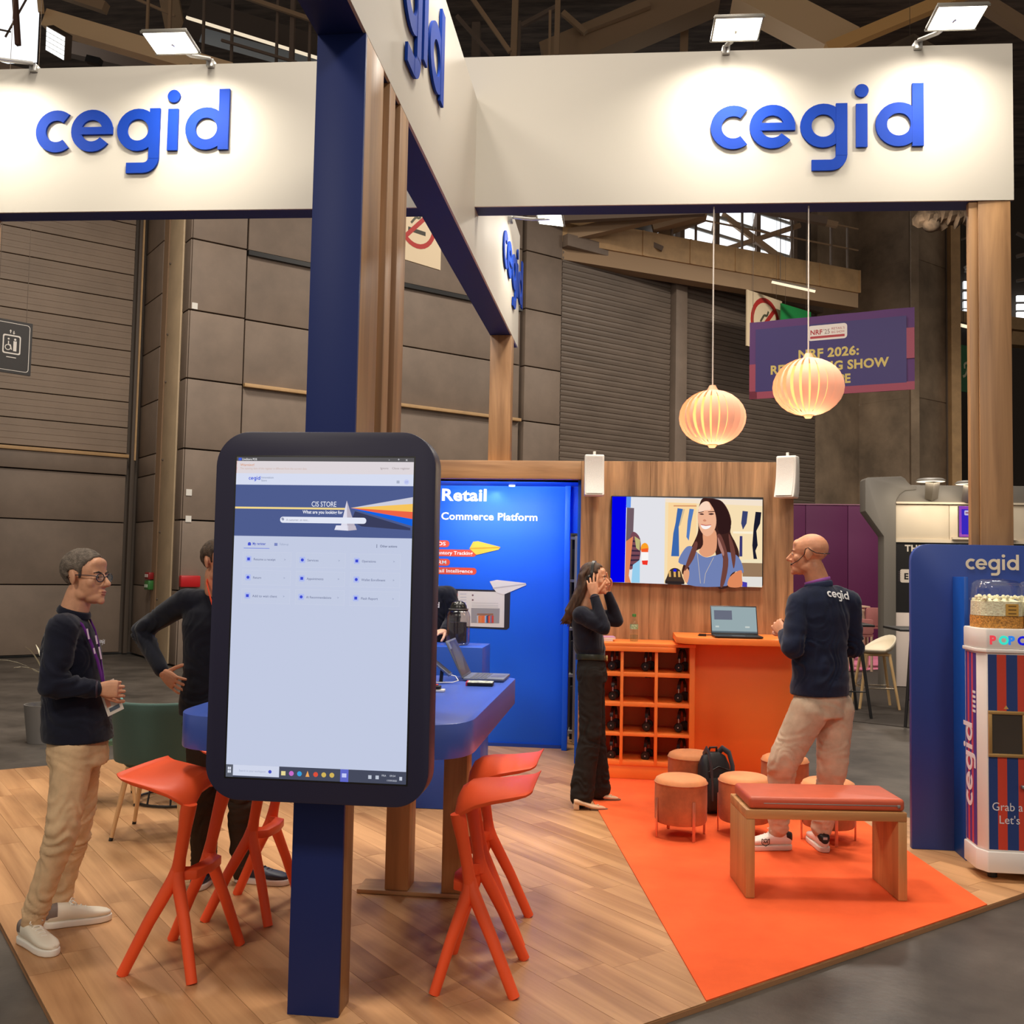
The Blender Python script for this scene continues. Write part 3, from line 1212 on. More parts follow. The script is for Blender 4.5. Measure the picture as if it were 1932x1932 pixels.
# long fascia across, turned by a hair
XA = math.radians(1.65)
XM = rot(XA, (-.99, 6.2, 0))
XB, XT = 3.957, 4.955
t = thing('long_fascia', 'long white fascia with two blue word marks spanning the stand', 'fascia', (-.99, 6.2, XB))
q = MB()
q.box(-5.2, 3.355, 0, .014, XB, XT, M=XM)
q.build('white_face', M_FASC, t, smooth=False)
q = MB()
q.box(-5.2, 3.355, .014, .17, XB, XT, M=XM)
q.build('blue_core', M_NAVY, t, smooth=False)
p_ = XM.inverted() @ Vector((.495, 6.2, 0))
for x0, zb, sc in ((.506, 4.302, .284), (-4.0, 4.36, .290)):
    xl = (XM.inverted() @ Vector((x0, 6.2, 0))).x
    Mx = XM @ frame((xl, -.001, zb), (1, 0, 0), (0, 0, 1)) @ Matrix.Scale(sc, 4)
    for l_ in logo_letters(.01, .06):
        p = MB()
        p.v, p.f, p.mi = [tuple(Mx @ Vector(v)) for v in l_.v], l_.f, l_.mi
        p.build('logo_letter', M_LOGO, t, ang=30)

# posts
t = thing('wood_post', 'oak post carrying the free end of the long fascia above the popcorn panel', 'post', (2.25, 6.3, 0))
q = MB()
q.box(2.152, 2.345, 6.30, 6.50, 0, XB - .002)
q.build('post_shaft', M_OAKV, t, .004)
q = MB()
q.box(2.10, 2.151, 6.31, 6.36, 0, XB - .002)
q.build('edge_board', M_OAKV, t, .003)
t = thing('wood_post', 'oak post rising behind the wood wall under the far end of the receding fascia', 'post', (-1.1, 8.45, 2.53))
q = MB()
q.box(-1.185, -1.0, 8.36, 8.54, 2.532, SOF - .002)
q.build('post_shaft', M_OAKV, t, .004)
t = thing('wood_post', 'narrow oak post under the long fascia above the lift sign', 'post', (-4.45, 6.2, 0))
q = MB()
q.box(-4.5, -4.325, 6.12, 6.26, 0, XB - .002)
q.build('post_shaft', M_OAKV, t, .004)


# flood lamps on arms
def flood(lb, foot, out, tilt, rz=0.0, watts=16, ln=.36):
    """foot: clamp on the fascia's top edge; the lamp leans outward by out and looks back at the face."""
    t = thing('fascia_flood_lamp', lb, 'flood lamp', foot, rz, 'flood lamps on the fascias')
    W = wmat(t)
    q = MB()
    q.box(-.024, .024, -.03, .03, -.03, .022)
    o = q.build('clamp', M_METAL, None, .004)
    hx, hy, hz = out
    q2 = MB()
    q2.tube([(0, -.03, .02), (hx * .5, hy * .55, hz * .8), (hx, hy, hz)], .014, 8)
    o2 = q2.build('arm', M_METAL)
    Lm = Matrix.Translation(out) @ Matrix.Rotation(tilt, 4, 'X')
    q3 = MB()
    q3.box(-.145, .145, -.11, .11, 0, .022, M=Lm)
    for i in range(9):
        q3.box(-.12 + .028 * i, -.112 + .028 * i, -.09, .09, .022, .032, M=Lm)
    q3.box(-.15, .15, -.115, -.108, -.008, .01, M=Lm)
    q3.box(-.15, .15, .108, .115, -.008, .01, M=Lm)
    o3 = q3.build('lamp_head', mat('lamp_head_grey', (112, 108, 100), .4, .3), None, .004)
    q4 = MB()
    q4.box(-.135, .135, -.1, .1, -.006, -.001, M=Lm)
    o4 = q4.build('lamp_glass', glow((255, 248, 226), 6.0))
    for x in (o, o2, o3, o4):
        x.parent = t
    l = bpy.data.lights.new('flood', 'AREA')
    l.shape = 'RECTANGLE'
    l.size, l.size_y = .27, .2
    l.energy = watts
    l.color = (1, .92, .78)
    l.spread = math.radians(135)
    lo = bpy.data.objects.new('flood_light', l)
    C.objects.link(lo)
    lo.matrix_world = W @ Matrix.Translation(out) @ Matrix.Translation((0, 0, -.02)) @ Matrix.Rotation(math.radians(26), 4, 'X')
    return t


def topx(u):
    v = XM.inverted() @ Vector((u, 6.2, 0))
    return XM @ Vector((v.x, -.0, XT))


flood('flood lamp above the letters c and e over the two pendants', topx(.60), (.02, -.36, -.06), math.radians(-6), XA)
flood('flood lamp nearest the free end of the long fascia above the letter d', topx(1.79), (.10, -.40, -.05), math.radians(-6), XA)
flood('flood lamp at the far left of the long fascia, partly cut by the frame', topx(-4.04), (-.20, -.42, -.07), math.radians(-6), XA)
flood('flood lamp on the long fascia next to the tall blue column', topx(-2.80), (-.10, -.40, -.07), math.radians(-6), XA)
t = flood('small flood lamp on a side arm at the end of the receding fascia', Vector((-.99, 7.95, 4.50)), (.0, -.34, .0), math.radians(8), math.radians(90), 10)
area_light = bpy.data.lights.new('flood', 'AREA')
area_light.shape, area_light.size, area_light.size_y, area_light.energy, area_light.color = 'RECTANGLE', .27, .2, 13, (1, .92, .78)
lo = bpy.data.objects.new('flood_light', area_light)
C.objects.link(lo)
lo.location = (-.62, 4.6, 5.0)
lo.rotation_euler = (Vector((-1.0, 4.8, 4.3)) - Vector(lo.location)).to_track_quat('-Z', 'Y').to_euler()

# pendants -----------------------------------------------------------
def pendant(lb, c, top, R=.215):
    t = thing('pendant_lamp', lb, 'pendant lamp', c, 0, 'globe pendants under the long fascia')
    Hh = R * .84
    q = MB()
    q.tube([(0, 0, Hh), (0, 0, top - c[2] + .006)], .0045, 6)
    o1 = q.build('cable', mat('white_cable', (225, 215, 205), .5))
    q = MB()
    q.lathe([(.02, Hh + .03), (.03, Hh + .01), (.05, Hh - .02), (.02, Hh - .03)], 12)
    q0_ = MB()
    q0_.lathe([(.015, -Hh + .01), (.03, -Hh + .0), (.02, -Hh - .015)], 12)
    o2b = q0_.build('bottom_cap', mat('lamp_cap', (205, 150, 110), .4, emit=.35))
    o2 = q.build('top_cap', mat('lamp_cap', (205, 150, 110), .4, emit=.35))
    q = MB()
    q.lathe([(.02, -Hh * .8), (R * .52, -Hh * .66), (R * .60, 0), (R * .52, Hh * .66), (.02, Hh * .8)], 20)
    o3 = q.build('inner_globe', glow((255, 222, 130), 1.25))
    kids = [o1, o2, o2b, o3]
    N = 24
    sm = mat('lamp_slat_paper', (248, 176, 142), .7, emit=.42)
    me = None
    for k in range(N):
        if me is None:
            q = MB()
            vs, fs = [], []
            for i in range(13):
                th = math.pi * (.06 + .88 * i / 12)
                for j in (-1, 1):
                    wd = R * math.sin(th) * math.pi / N * .66 + .002
                    tw = math.sin(th) * R * (1.0 if j > 0 else .93)
                    vs.append((tw, wd * j, Hh * math.cos(th)))
            fs = [(2 * i, 2 * i + 1, 2 * i + 3, 2 * i + 2) for i in range(12)]
            q.add(vs, fs)
            me = q.mesh('slat')
            me.materials.append(sm)
        o = bpy.data.objects.new('slat', me)
        C.objects.link(o)
        o.rotation_euler = (0, 0, 2 * math.pi * k / N)
        kids.append(o)
    for o in kids:
        o.parent = t
    l = bpy.data.lights.new('pendant_light', 'POINT')
    l.energy, l.color, l.shadow_soft_size = 9, (1, .78, .5), .2
    lo = bpy.data.objects.new('pendant_light', l)
    C.objects.link(lo)
    lo.location = (c[0], c[1], c[2] - R - .06)
    return t


ptop = XB
pendant('glowing pink slatted globe pendant hanging lower, clear of the purple banner', at(1344, 788, 6.3), ptop, .209)
pendant('glowing pink slatted globe pendant hanging higher before the purple banner', at(1525, 730, 6.32), ptop, .218)

# ------------------------------------------------------------------ wood wall with television
WV = 8.25
t = thing('wood_wall', 'walnut laminate stand wall behind the television and orange counter', 'wall unit', (.5, WV, 0))
xs = [-.375, .20, .78, 1.362]
for a, b in zip(xs, xs[1:]):
    q = MB()
    q.box(a + .0008, b - .0008, WV, WV + .1, 0, 2.53)
    q.build('wall_panel', M_WALLW, t, .001, seg=1)
q = MB()
q.box(-1.95, -.376, WV, WV + .3, 2.376, 2.53)
q.build('header_board', M_OAKX, t, .002)
q = MB()
q.box(-1.95, -.376, WV + .1, 9.0, 2.376, 2.40)
q.build('header_soffit', M_BLUE, t)

# television
TX0, TX1, TZ0, TZ1 = -.122, 1.112, 1.516, 2.236
TVM = frame((TX0, WV - .062, TZ0), (1, 0, 0), (0, 0, 1))
t = thing('wall_television', 'large flat television on the wood wall showing a smiling woman', 'television', (.5, WV, 1.5))
q = MB()
q.box(TX0, TX1, WV - .06, WV - .002, TZ0, TZ1)
q.build('bezel', M_BLACK, t, .005)
P = Print(TVM, 1.0)
W, Hh = TX1 - TX0, TZ1 - TZ0
kx, ky = W / 1720, Hh / 975


def tv(x, y):
    return ((x - 88) * kx, Hh - (y - 108) * ky)


def TP(pts, c):
    P.up(.00006)
    P.poly([tv(*p) for p in pts], c)


def smooth_poly(pts, n=4):
    """Closed Catmull-Rom through pts."""
    out = []
    k = len(pts)
    for i in range(k):
        p0, p1, p2, p3 = pts[i - 1], pts[i], pts[(i + 1) % k], pts[(i + 2) % k]
        for j in range(n):
            u = j / n
            out.append(tuple(.5 * (2 * p1[a] + (p2[a] - p0[a]) * u + (2 * p0[a] - 5 * p1[a] + 4 * p2[a] - p3[a]) * u * u + (3 * p1[a] - p0[a] - 3 * p2[a] + p3[a]) * u ** 3) for a in (0, 1)))
    return out


P.up(.001)
TP([(100, 118), (1796, 134), (1796, 1100), (92, 1076)], (226, 226, 232))
P.up()
TP([(100, 118), (262, 118), (252, 1076), (92, 1076)], (0, 0, 232))
TP([(262, 118), (315, 118), (312, 240), (262, 240)], (96, 150, 236))
TP([(705, 140), (1796, 150), (1796, 1100), (702, 1080)], (246, 222, 178))
TP([(705, 132), (1796, 140), (1796, 205), (705, 175)], (244, 226, 204))
P.up()
TP([(740, 180), (1060, 185), (1055, 1060), (735, 1060)], (250, 214, 158))
TP([(800, 208), (1060, 206), (1060, 220), (800, 222)], (214, 150, 104))
TP([(270, 240), (352, 245), (335, 900), (262, 640)], (112, 92, 100))
TP(smooth_poly([(340, 510), (425, 590), (420, 820), (330, 930), (290, 880), (300, 640)]), (120, 72, 84))
for i in range(6):
    TP([(300, 600 + i * 55), (420, 615 + i * 50), (420, 632 + i * 50), (298, 620 + i * 55)], (58, 40, 60))
TP([(262, 620), (345, 560), (300, 1000), (325, 1080), (255, 1076)], (222, 132, 92))
TP([(345, 880), (425, 820), (425, 1076), (330, 1076)], (150, 205, 236))
TP([(360, 560), (425, 600), (420, 720), (380, 690)], (190, 180, 120))
TP(smooth_poly([(440, 660), (480, 632), (515, 660), (515, 720), (440, 725)]), (250, 160, 40))
TP([(440, 700), (516, 690), (518, 735), (440, 735)], (242, 92, 44))
TP([(440, 735), (520, 735), (520, 830), (440, 830)], (250, 246, 244))
TP([(446, 830), (516, 826), (510, 878), (455, 874)], (240, 54, 40))
TP([(845, 240), (910, 250), (860, 450), (868, 775), (778, 775), (800, 520), (825, 400)], (60, 104, 172))
TP([(905, 250), (930, 250), (880, 430), (862, 440)], (214, 190, 150))
TP([(980, 245), (1030, 250), (1000, 400), (975, 600), (948, 560), (960, 380)], (84, 124, 190))
TP([(1575, 262), (1635, 268), (1620, 400), (1580, 470), (1560, 400)], (58, 66, 110))
TP([(1720, 270), (1784, 275), (1770, 400), (1730, 480), (1745, 640), (1720, 700), (1740, 790), (1700, 790), (1685, 640), (1700, 430)], (28, 28, 44))
TP([(1545, 540), (1575, 540), (1575, 765), (1542, 765)], (60, 58, 112))
TP([(1470, 490), (1690, 488), (1690, 515), (1470, 512)], (250, 238, 210))
TP([(1560, 800), (1790, 795), (1790, 835), (1560, 830)], (240, 226, 190))
TP([(1570, 835), (1796, 835), (1796, 985), (1580, 985)], (150, 120, 92))
TP([(1570, 985), (1796, 985), (1796, 1095), (1570, 1095)], (226, 222, 216))
TP([(1575, 1040), (1630, 1050), (1630, 1098), (1575, 1096)], (72, 60, 170))
P.up()
hair = (62, 34, 30)
TP(smooth_poly([(1115, 140), (1200, 126), (1330, 150), (1410, 250), (1450, 380), (1440, 500), (1500, 620), (1540, 740), (1520, 900), (1450, 1000), (1440, 1096), (1290, 1096), (1270, 700), (1040, 720), (1010, 900), (930, 980), (900, 930), (960, 760), (1040, 600), (1080, 480), (1075, 300)]), hair)
P.up()
TP(smooth_poly([(930, 690), (1000, 660), (1060, 720), (1160, 780), (1270, 760), (1420, 720), (1540, 780), (1590, 940), (1500, 930), (1440, 980), (1400, 1092), (965, 1086), (985, 900), (860, 840)]), (112, 128, 178))
TP(smooth_poly([(1440, 990), (1560, 915), (1572, 1000), (1566, 1096), (1420, 1096)]), (222, 136, 92))
TP(smooth_poly([(940, 900), (985, 950), (960, 1070), (915, 1000)]), (226, 160, 120))
P.up()
TP(smooth_poly([(1140, 500), (1270, 480), (1290, 640), (1260, 740), (1160, 778), (1090, 720), (1135, 640)]), (226, 158, 120))
TP(smooth_poly([(1075, 290), (1120, 180), (1200, 168), (1265, 280), (1282, 400), (1250, 500), (1190, 548), (1130, 520), (1085, 430)]), (238, 180, 146))
P.up()
TP(smooth_poly([(1085, 230), (1130, 172), (1190, 168), (1220, 250), (1150, 262), (1092, 290)]), (250, 214, 190))
TP(smooth_poly([(1110, 420), (1165, 432), (1222, 425), (1205, 455), (1160, 470), (1122, 455)]), (252, 244, 240))
TP([(1112, 414), (1165, 424), (1225, 418), (1225, 426), (1165, 434), (1110, 424)], (198, 100, 88))
TP(smooth_poly([(1090, 302), (1120, 294), (1145, 306), (1118, 312)]), (74, 44, 40))
TP(smooth_poly([(1192, 302), (1225, 290), (1256, 300), (1225, 312)]), (74, 44, 40))
TP([(1080, 282), (1140, 272), (1140, 280), (1082, 292)], (92, 56, 46))
TP([(1188, 274), (1262, 268), (1262, 278), (1190, 282)], (92, 56, 46))
TP(smooth_poly([(1150, 360), (1172, 376), (1150, 386), (1132, 374)]), (208, 138, 108))
TP(smooth_poly([(1200, 150), (1330, 160), (1420, 300), (1440, 480), (1330, 520), (1290, 420), (1270, 280)]), (48, 26, 26))
for a in ([(1290, 560), (1340, 540), (1420, 800), (1380, 1060), (1330, 1090), (1360, 800)], [(1420, 520), (1470, 620), (1500, 760), (1480, 900), (1450, 760)], [(1040, 620), (1075, 640), (1030, 800), (930, 940), (960, 820)]):
    TP(smooth_poly(a), (112, 66, 58))
TP(smooth_poly([(1300, 560), (1325, 600), (1370, 720), (1360, 760), (1310, 650)]), (176, 124, 112))
P.up()
P.line([tv(1070, 720), tv(1110, 1070)], 5 * kx, (206, 190, 170))
P.line([tv(1255, 780), tv(1165, 960), tv(1150, 1070)], 5 * kx, (206, 190, 170))
TP(smooth_poly([(722, 1080), (735, 1000), (770, 925), (825, 905), (880, 930), (905, 1000), (920, 1082)]), (66, 50, 42))
P.up()
for x in (765, 820, 870):
    TP([(x - 14, 940), (x + 10, 940), (x + 14, 1005), (x - 10, 1005)], (216, 168, 96))
TP(smooth_poly([(805, 925), (825, 915), (840, 925), (835, 945), (808, 945)]), (20, 30, 220))
TP([(716, 1050), (925, 1054), (930, 1084), (714, 1080)], (44, 36, 36))
P.build('screen_picture', t)


# speakers
def speaker(lb, c, rz):
    t = thing('wall_speaker', lb, 'speaker', c, rz, 'white speakers on the wood wall')
    q = MB()
    # cabinet curved in side view: profile in y-z, pushed along x
    prof = []
    for i in range(9):
        z = -.17 + .34 * i / 8
        prof.append((-.10 - .035 * (z / .17) ** 2 * (1 if z < 0 else .5) + .03 * (z / .17), z))
    back = [(.02, .17), (.035, .05), (.03, -.1), (.0, -.17)]
    poly = prof + back
    Mx = frame((-.08, 0, 0), (0, 1, 0), (0, 0, 1), (1, 0, 0))
    q.prism(poly, 0, .16, M=Mx)
    o1 = q.build('cabinet', M_WHITE, None, .012, seg=3)
    g = MB()
    vs = []
    for y, z in prof:
        vs += [(-.066, y - .004, z * .9), (.066, y - .004, z * .9)]
    g.add(vs, [(2 * i, 2 * i + 1, 2 * i + 3, 2 * i + 2) for i in range(8)])
    o2 = g.build('speaker_grille', mat('grille_white', (222, 216, 208), .6, bump=.4, bscale=400))
    b = MB()
    b.box(-.03, .03, .02, .13, -.03, .03)
    o3 = b.build('mount_bracket', M_WHITE, None, .003)
    b = MB()
    b.tube([(0, -.04, .165), (0, -.04, .20)], .012, 8)
    o4 = b.build('top_stud', M_WHITE)
    for o in (o1, o2, o3, o4):
        o.parent = t
    return t


speaker('white curved wall speaker above the blue wall end of the wood wall', (-.265, WV - .137, 2.39), math.radians(4))
speaker('white curved wall speaker at the free end of the wood wall above the bald man', (1.30, WV - .137, 2.39), math.radians(-24))

# ------------------------------------------------------------------ blue graphic wall with the store opening beside it
BV = 9.02
t = thing('blue_graphic_wall', 'glossy blue wall with white lettering, paper planes and a tablet picture', 'graphic wall', (-1.2, BV, 0))
q = MB()
q.box(-2.4, -.535, BV, BV + .06, 0, 2.44)
q.build('wall_panel', M_BLUE, t, .002)
q = MB()
q.box(-.548, -.50, BV - .10, BV + .0, 0, 2.376)
q.build('wall_return', M_BLUE, t, .004)
q = MB()
q.box(-.50, -.376, BV - .02, BV + .05, 1.95, 2.376)
q.box(-.405, -.376, WV + .1, BV, 0, 2.376)
q.build('door_head', M_BLUE, t, .002)
q = MB()
q.box(-2.4, -.56, BV - .012, BV, 0, .03)
q.build('skirting', mat('blue_skirting', (18, 60, 150), .5), t)
BM = frame((0, BV - .0015, 0), (1, 0, 0), (0, 0, 1))
P = Print(BM, 0, .4)


def bw(x, y):
    p = at(x, y, BV)
    return (p.x, p.z)


def BP(pts, c):
    P.up(.00006)
    P.poly([bw(*p) for p in pts], c)


wht = (244, 244, 246)
a, b = bw(834, 944), bw(918, 944)
P.text('Retail', a[0] - .01, a[1], .155, wht, .03, b[0] - a[0] + .01)
a, b = bw(834, 980), bw(1014, 980)
P.text('Commerce Platform', a[0] - .01, a[1], .095, wht, .025, b[0] - a[0] + .01)
P.up()
for y, x1, s, ws in ((1026, 848, 'POS', .12), (1044, 899, 'Inventory Tracking', .42), (1061, 849, 'CRM', .13), (1078, 899, 'Retail Intelligence', .42)):
    e, c = bw(x1, y)[0], bw(x1, y)[1]
    P.poly(rrect(e - ws - .06, e, c - .032, c + .032, .031), (236, 84, 62))
P.up()
for y, x1, s, ws in ((1026, 848, 'POS', .12), (1044, 899, 'Inventory Tracking', .42), (1061, 849, 'CRM', .13), (1078, 899, 'Retail Intelligence', .42)):
    e, c = bw(x1, y)[0], bw(x1, y)[1]
    P.text(s, e - .035, c - .015, .045, wht, .02, ws * .93, 'r')
# tablet picture
BP([bw and p for p in ((857, 1111), (960, 1114), (963, 1118), (961, 1184), (956, 1188), (855, 1183))], (44, 42, 50))
P.up()
BP([(864, 1115), (952, 1117), (951, 1184), (862, 1181)], (222, 218, 214))
P.up()
for y in (1120, 1126, 1131, 1136):
    BP([(868, y), (880, y), (880, y + 1.6), (868, y + 1.6)], (190, 190, 200))
for y in (1137, 1141, 1144):
    BP([(890, y), (940, y + 1), (940, y + 2), (890, y + 1)], (186, 184, 184))
BP([(859, 1120), (863, 1119), (864, 1124), (860, 1124)], (220, 70, 60))
for y in (1123, 1132):
    P.poly(circle(*bw(892, y), .009, n=10), (120, 90, 96))
BP([(889, 1147), (943, 1148), (942, 1176), (889, 1175)], (150, 148, 152))
P.up()
random.seed(5)
for i in range(14):
    x = 902 + i * 2.1
    c = random.choice([(70, 130, 190), (200, 70, 60), (210, 140, 90), (60, 60, 80), (180, 190, 210), (220, 110, 60)])
    P.up(.0001)
    BP([(x - 2, 1175), (x - 2, 1162), (x + 2.2, 1161), (x + 2.2, 1175)], c)
    P.poly(circle(*bw(x, 1159), .009, n=8), (150, 110, 90))
P.build('wall_print', t)
for col, d2, pts, ln in (((250, 196, 66), (214, 158, 40), [(886, 1035), (893, 1022), (902, 1021), (944, 1032), (941, 1037), (899, 1047)], [(886, 1035), (944, 1033)]),
                         ((226, 222, 220), (190, 184, 186), [(924, 1097), (938, 1094), (992, 1100), (993, 1104), (950, 1122), (938, 1119), (931, 1110)], [(930, 1110), (992, 1102)])):
    P2 = Print(BM, 0, .5)
    P2.z = .004
    P2.poly([bw(*p) for p in pts], col).up()
    P2.line([bw(*p) for p in ln], .012, d2)
    P2.build('paper_plane_print', t)
q = MB()
a = at(965, 905, BV - .2)
q.lathe([(.03, 0), (.028, -.012), (.0, -.014)], 14, (a.x, BV - .15, 2.372))
q.build('downlight', glow((235, 245, 255), 2.0), t)
l = bpy.data.lights.new('wall_fill', 'AREA')  # added strip light that brightens the blue wall evenly, without a fixture
l.shape, l.size, l.size_y, l.energy, l.color = 'RECTANGLE', 1.1, .08, 16, (.88, .95, 1)
lo = bpy.data.objects.new('wall_fill', l)
C.objects.link(lo)
lo.location = (-1.15, BV - .55, 2.36)
lo.rotation_euler = (math.radians(38), 0, 0)
l = bpy.data.lights.new('wall_spot', 'SPOT')
l.energy, l.color, l.spot_size, l.spot_blend, l.shadow_soft_size = 7, (.8, .97, 1), math.radians(100), .8, .03
lo = bpy.data.objects.new('wall_spot', l)
C.objects.link(lo)
lo.location = (-1.2, BV - .13, 2.385)
lo.rotation_euler = (math.radians(30), 0, 0)

# store room things seen through the opening
t = thing('storage_rack', 'white storage rack with dark boxes inside the store opening behind the woman', 'rack', (-.45, 9.3, 0))
q = MB()
q.box(-.47, -.40, 9.22, 9.27, .02, 1.93)
q.build('side_upright', mat('rack_white', (196, 194, 184), .5), t, .003)
q = MB()
q.box(-.505, -.47, 9.4, 9.45, .02, 1.95)
q.build('rear_upright', M_BLACK, t)
for z in (.1, .62, 1.05, 1.5, 1.9):
    q = MB()
    q.box(-.51, -.40, 9.24, 9.6, z, z + .025)
    q.build('rack_shelf', mat('rack_white', (196, 194, 184), .5), t)
for z, h_ in ((.125, .4), (.65, .3), (1.08, .3), (1.53, .28)):
    tb = thing('storage_box', {.125: 'dark box on the lowest shelf of the white storage rack', .65: 'dark box on the second shelf of the white storage rack', 1.08: 'dark box on the third shelf of the white storage rack', 1.53: 'dark box on the top shelf of the white storage rack'}[z], 'box', (-.46, 9.4, z))
    q = MB()
    q.box(-.5, -.42, 9.3, 9.55, z + .002, z + h_)
    q.build('carton', mat('dark_carton', (44, 42, 44), .7), tb, .004)
q = MB()
q.box(-.9, .2, 9.9, 9.95, 0, 2.3)
tag(q.build('store_back_wall', mat('store_dark', (70, 66, 62), .8), smooth=False), 'dark panel closing the store room behind the white rack', 'panel', kind='structure')

# ------------------------------------------------------------------ orange headphone cabinet and counter
CF = 7.80
t = thing('headphone_cabinet', 'orange pigeonhole cabinet of twelve cells holding black headphones', 'cabinet', (.1, CF, 0))
CX = [-.290, -.266, -.027, -.003, .239, .263, .506, .547]
q = MB()
q.box(-.29, .55, CF - .02, WV - .003, 1.030, 1.055)
q.box(-.29, .40, CF - .02, CF + .0, .99, 1.03)
q.build('cabinet_top', M_ORANGE, t, .003)
q = MB()
q.box(-.29, .55, WV - .02, WV - .004, 0.02, 1.03)
q.build('back_panel', M_ORANGE, t)
for a, b in ((-.29, -.266), (-.027, -.003), (.239, .263), (.506, .547)):
    q = MB()
    q.box(a, b, CF, WV - .02, .118, 1.03)
    q.build('divider', M_ORANGE, t, .002)
for z0, z1 in ((.795, .828), (.563, .595), (.335, .359), (.110, .145)):
    q = MB()
    q.box(-.288, .546, CF + .002, WV - .02, z0, z1)
    q.build('shelf', M_ORANGE, t, .002)
q = MB()
q.box(-.29, .55, CF + .01, WV - .02, .007, .11)
q.build('plinth', M_ORANGE, t, .002)
q = MB()
q.box(-.27, .53, CF + .001, CF + .003, 1.0, 1.028)
cells = []
for zi, (zl, zh) in enumerate(((.828, 1.03), (.595, .795), (.359, .563), (.145, .335))):
    for xi, (xl, xh) in enumerate(((-.266, -.027), (-.003, .239), (.263, .506))):
        q = MB()
        hx_ = xl + .78 * (xh - xl)
        q.box(hx_ - .02, hx_ + .03, CF + .14, CF + .20, zh - .022, zh - .001)
        q.build('hook', M_BLACK, t, .003)
        cells.append((zi, xi, hx_, zl, zh))
# headphones
hp = None
rows = ['top', 'second', 'third', 'bottom']
colsn = ['column behind the woman', 'middle column', 'column next to the counter']
M_HP = mat('headphone_black', (26, 24, 24), .35)


def make_headphones():
    t = thing('headphones', 'x', 'headphones')
    q = MB()
    q.ring(0, 0, .075, .066, math.radians(0), math.radians(180), -.012, .012, 18, M=frame((0, 0, -.075), (1, 0, 0), (0, 0, 1)))
    b = q.build('headband', M_HP, t, ang=50)
    for s in (-1, 1):
        q = MB()
        q.tube([(s * .071, 0, -.07), (s * .073, 0, -.115)], .006, 8)
        q.build('slider', M_METAL, t)
        q = MB()
        q.lathe([(.0, .022), (.028, .022), (.036, .012), (.036, -.002), (.034, -.014), (.02, -.016), (.018, -.008), (.0, -.008)], 20, M=Matrix.Translation((s * .066, 0, -.138)) @ Matrix.Rotation(s * math.pi / 2, 4, 'Y'), caps=False)
        q.build('ear_cup', M_HP, t)
        q = MB()
        q.ell((s * .0885, 0, -.138), (.002, .006, .006), 8, 5)
        q.build('cup_badge', M_METAL, t)
    return t


h0 = make_headphones()
random.seed(9)
first = True
for zi, xi, hx_, zl, zh in cells:
    if (zi, xi) == (1, 1):
        continue
    lb = 'black headphones hanging in the %s row of the orange cabinet, %s' % (rows[zi], colsn[xi])
    o = h0 if first else dup(h0)
    first = False
    o['label'] = lb
    o['group'] = 'headphones in the orange cabinet'
    o.location = (hx_ + .005, CF + .165, zh - .022 - .001 + .0)
    o.rotation_euler = (0, 0, math.radians(random.uniform(66, 84)))
    o.scale = (1, 1, 1.02)

# counter with overhanging rounded top
t = thing('orange_counter', 'orange standing counter with rounded top next to the headphone cabinet', 'counter', (.95, 7.9, 0))
q = MB()
q.box(.55, 1.33, 7.93, WV - .003, .007, 1.072)
q.build('counter_body', M_ORANGE, t, .004)
q = MB()
pts = [(1.33, 7.58), (1.33, WV - .003), (.395, WV - .003), (.395, 7.72)] + [(.395 + .16 * (1 - math.cos(a)), 7.72 - .14 * math.sin(a)) for a in [math.radians(15 * i) for i in range(1, 7)]]
q.prism(pts, 1.073, 1.122)
q.build('counter_top', M_ORANGE, t, .004)


def laptop(name, lb, loc, rz, W=.33, D=.225, opening=105, base=(46, 46, 50), scr=None, key=(26, 26, 28), glowing=True):
    t = thing(name, lb, 'laptop', loc, rz)
    q = MB()
    q.prism(rrect(-W / 2, W / 2, -D, 0, .01), .004, .017)
    o1 = q.build('base', mat('laptop_base_%d' % base[0], base, .4, .3), None, .002)
    kids = [o1]
    kb = MB()
    for r in range(5):
        for c in range(12):
            kb.box(-W * .44 + c * W * .074, -W * .44 + c * W * .074 + W * .062, -D * .17 - r * .019 - .015, -D * .17 - r * .019, .017, .0185)
    o = kb.build('keys', mat('laptop_key_%d' % key[0], key, .5), None, smooth=False)
    o['kind'] = 'stuff'
    kids.append(o)
    q = MB()
    q.box(-W * .14, W * .14, -D * .95, -D * .62, .0171, .0176)
    kids.append(q.build('touchpad', mat('laptop_pad', (90, 90, 96), .3), None, smooth=False))
    A = math.radians(opening - 90)
    Lm = Matrix.Translation((0, 0, .016)) @ Matrix.Rotation(-A, 4, 'X')
    q = MB()
    q.box(-W / 2, W / 2, 0, .007, 0, D * .98, M=Lm)
    kids.append(q.build('lid', mat('laptop_base_%d' % base[0], base, .4, .3), None, .002))
    Pm = Lm @ frame((-W / 2 + .007, -.0008, .012), (1, 0, 0), (0, 0, 1))
    P = Print(Pm, 1.0 if glowing else 0, .15)
    w_, h_ = W - .014, D * .98 - .022
    scr(P, w_, h_)
    kids.append(P.build('screen', None))
    q = MB()
    q.tube([(-W * .4, .004, .014), (W * .4, .004, .014)], .006, 8)
    kids.append(q.build('hinge', M_BLACK))
    for x in (-1, 1):
        for y in (-.02, -D + .02):
            f = MB()
            f.lathe([(.007, .0), (.008, .005)], 8, (x * W * .42, y, 0))
            kids.append(f.build('rubber_foot', M_BLACK))
    for o in kids:
        o.parent = t
    return t


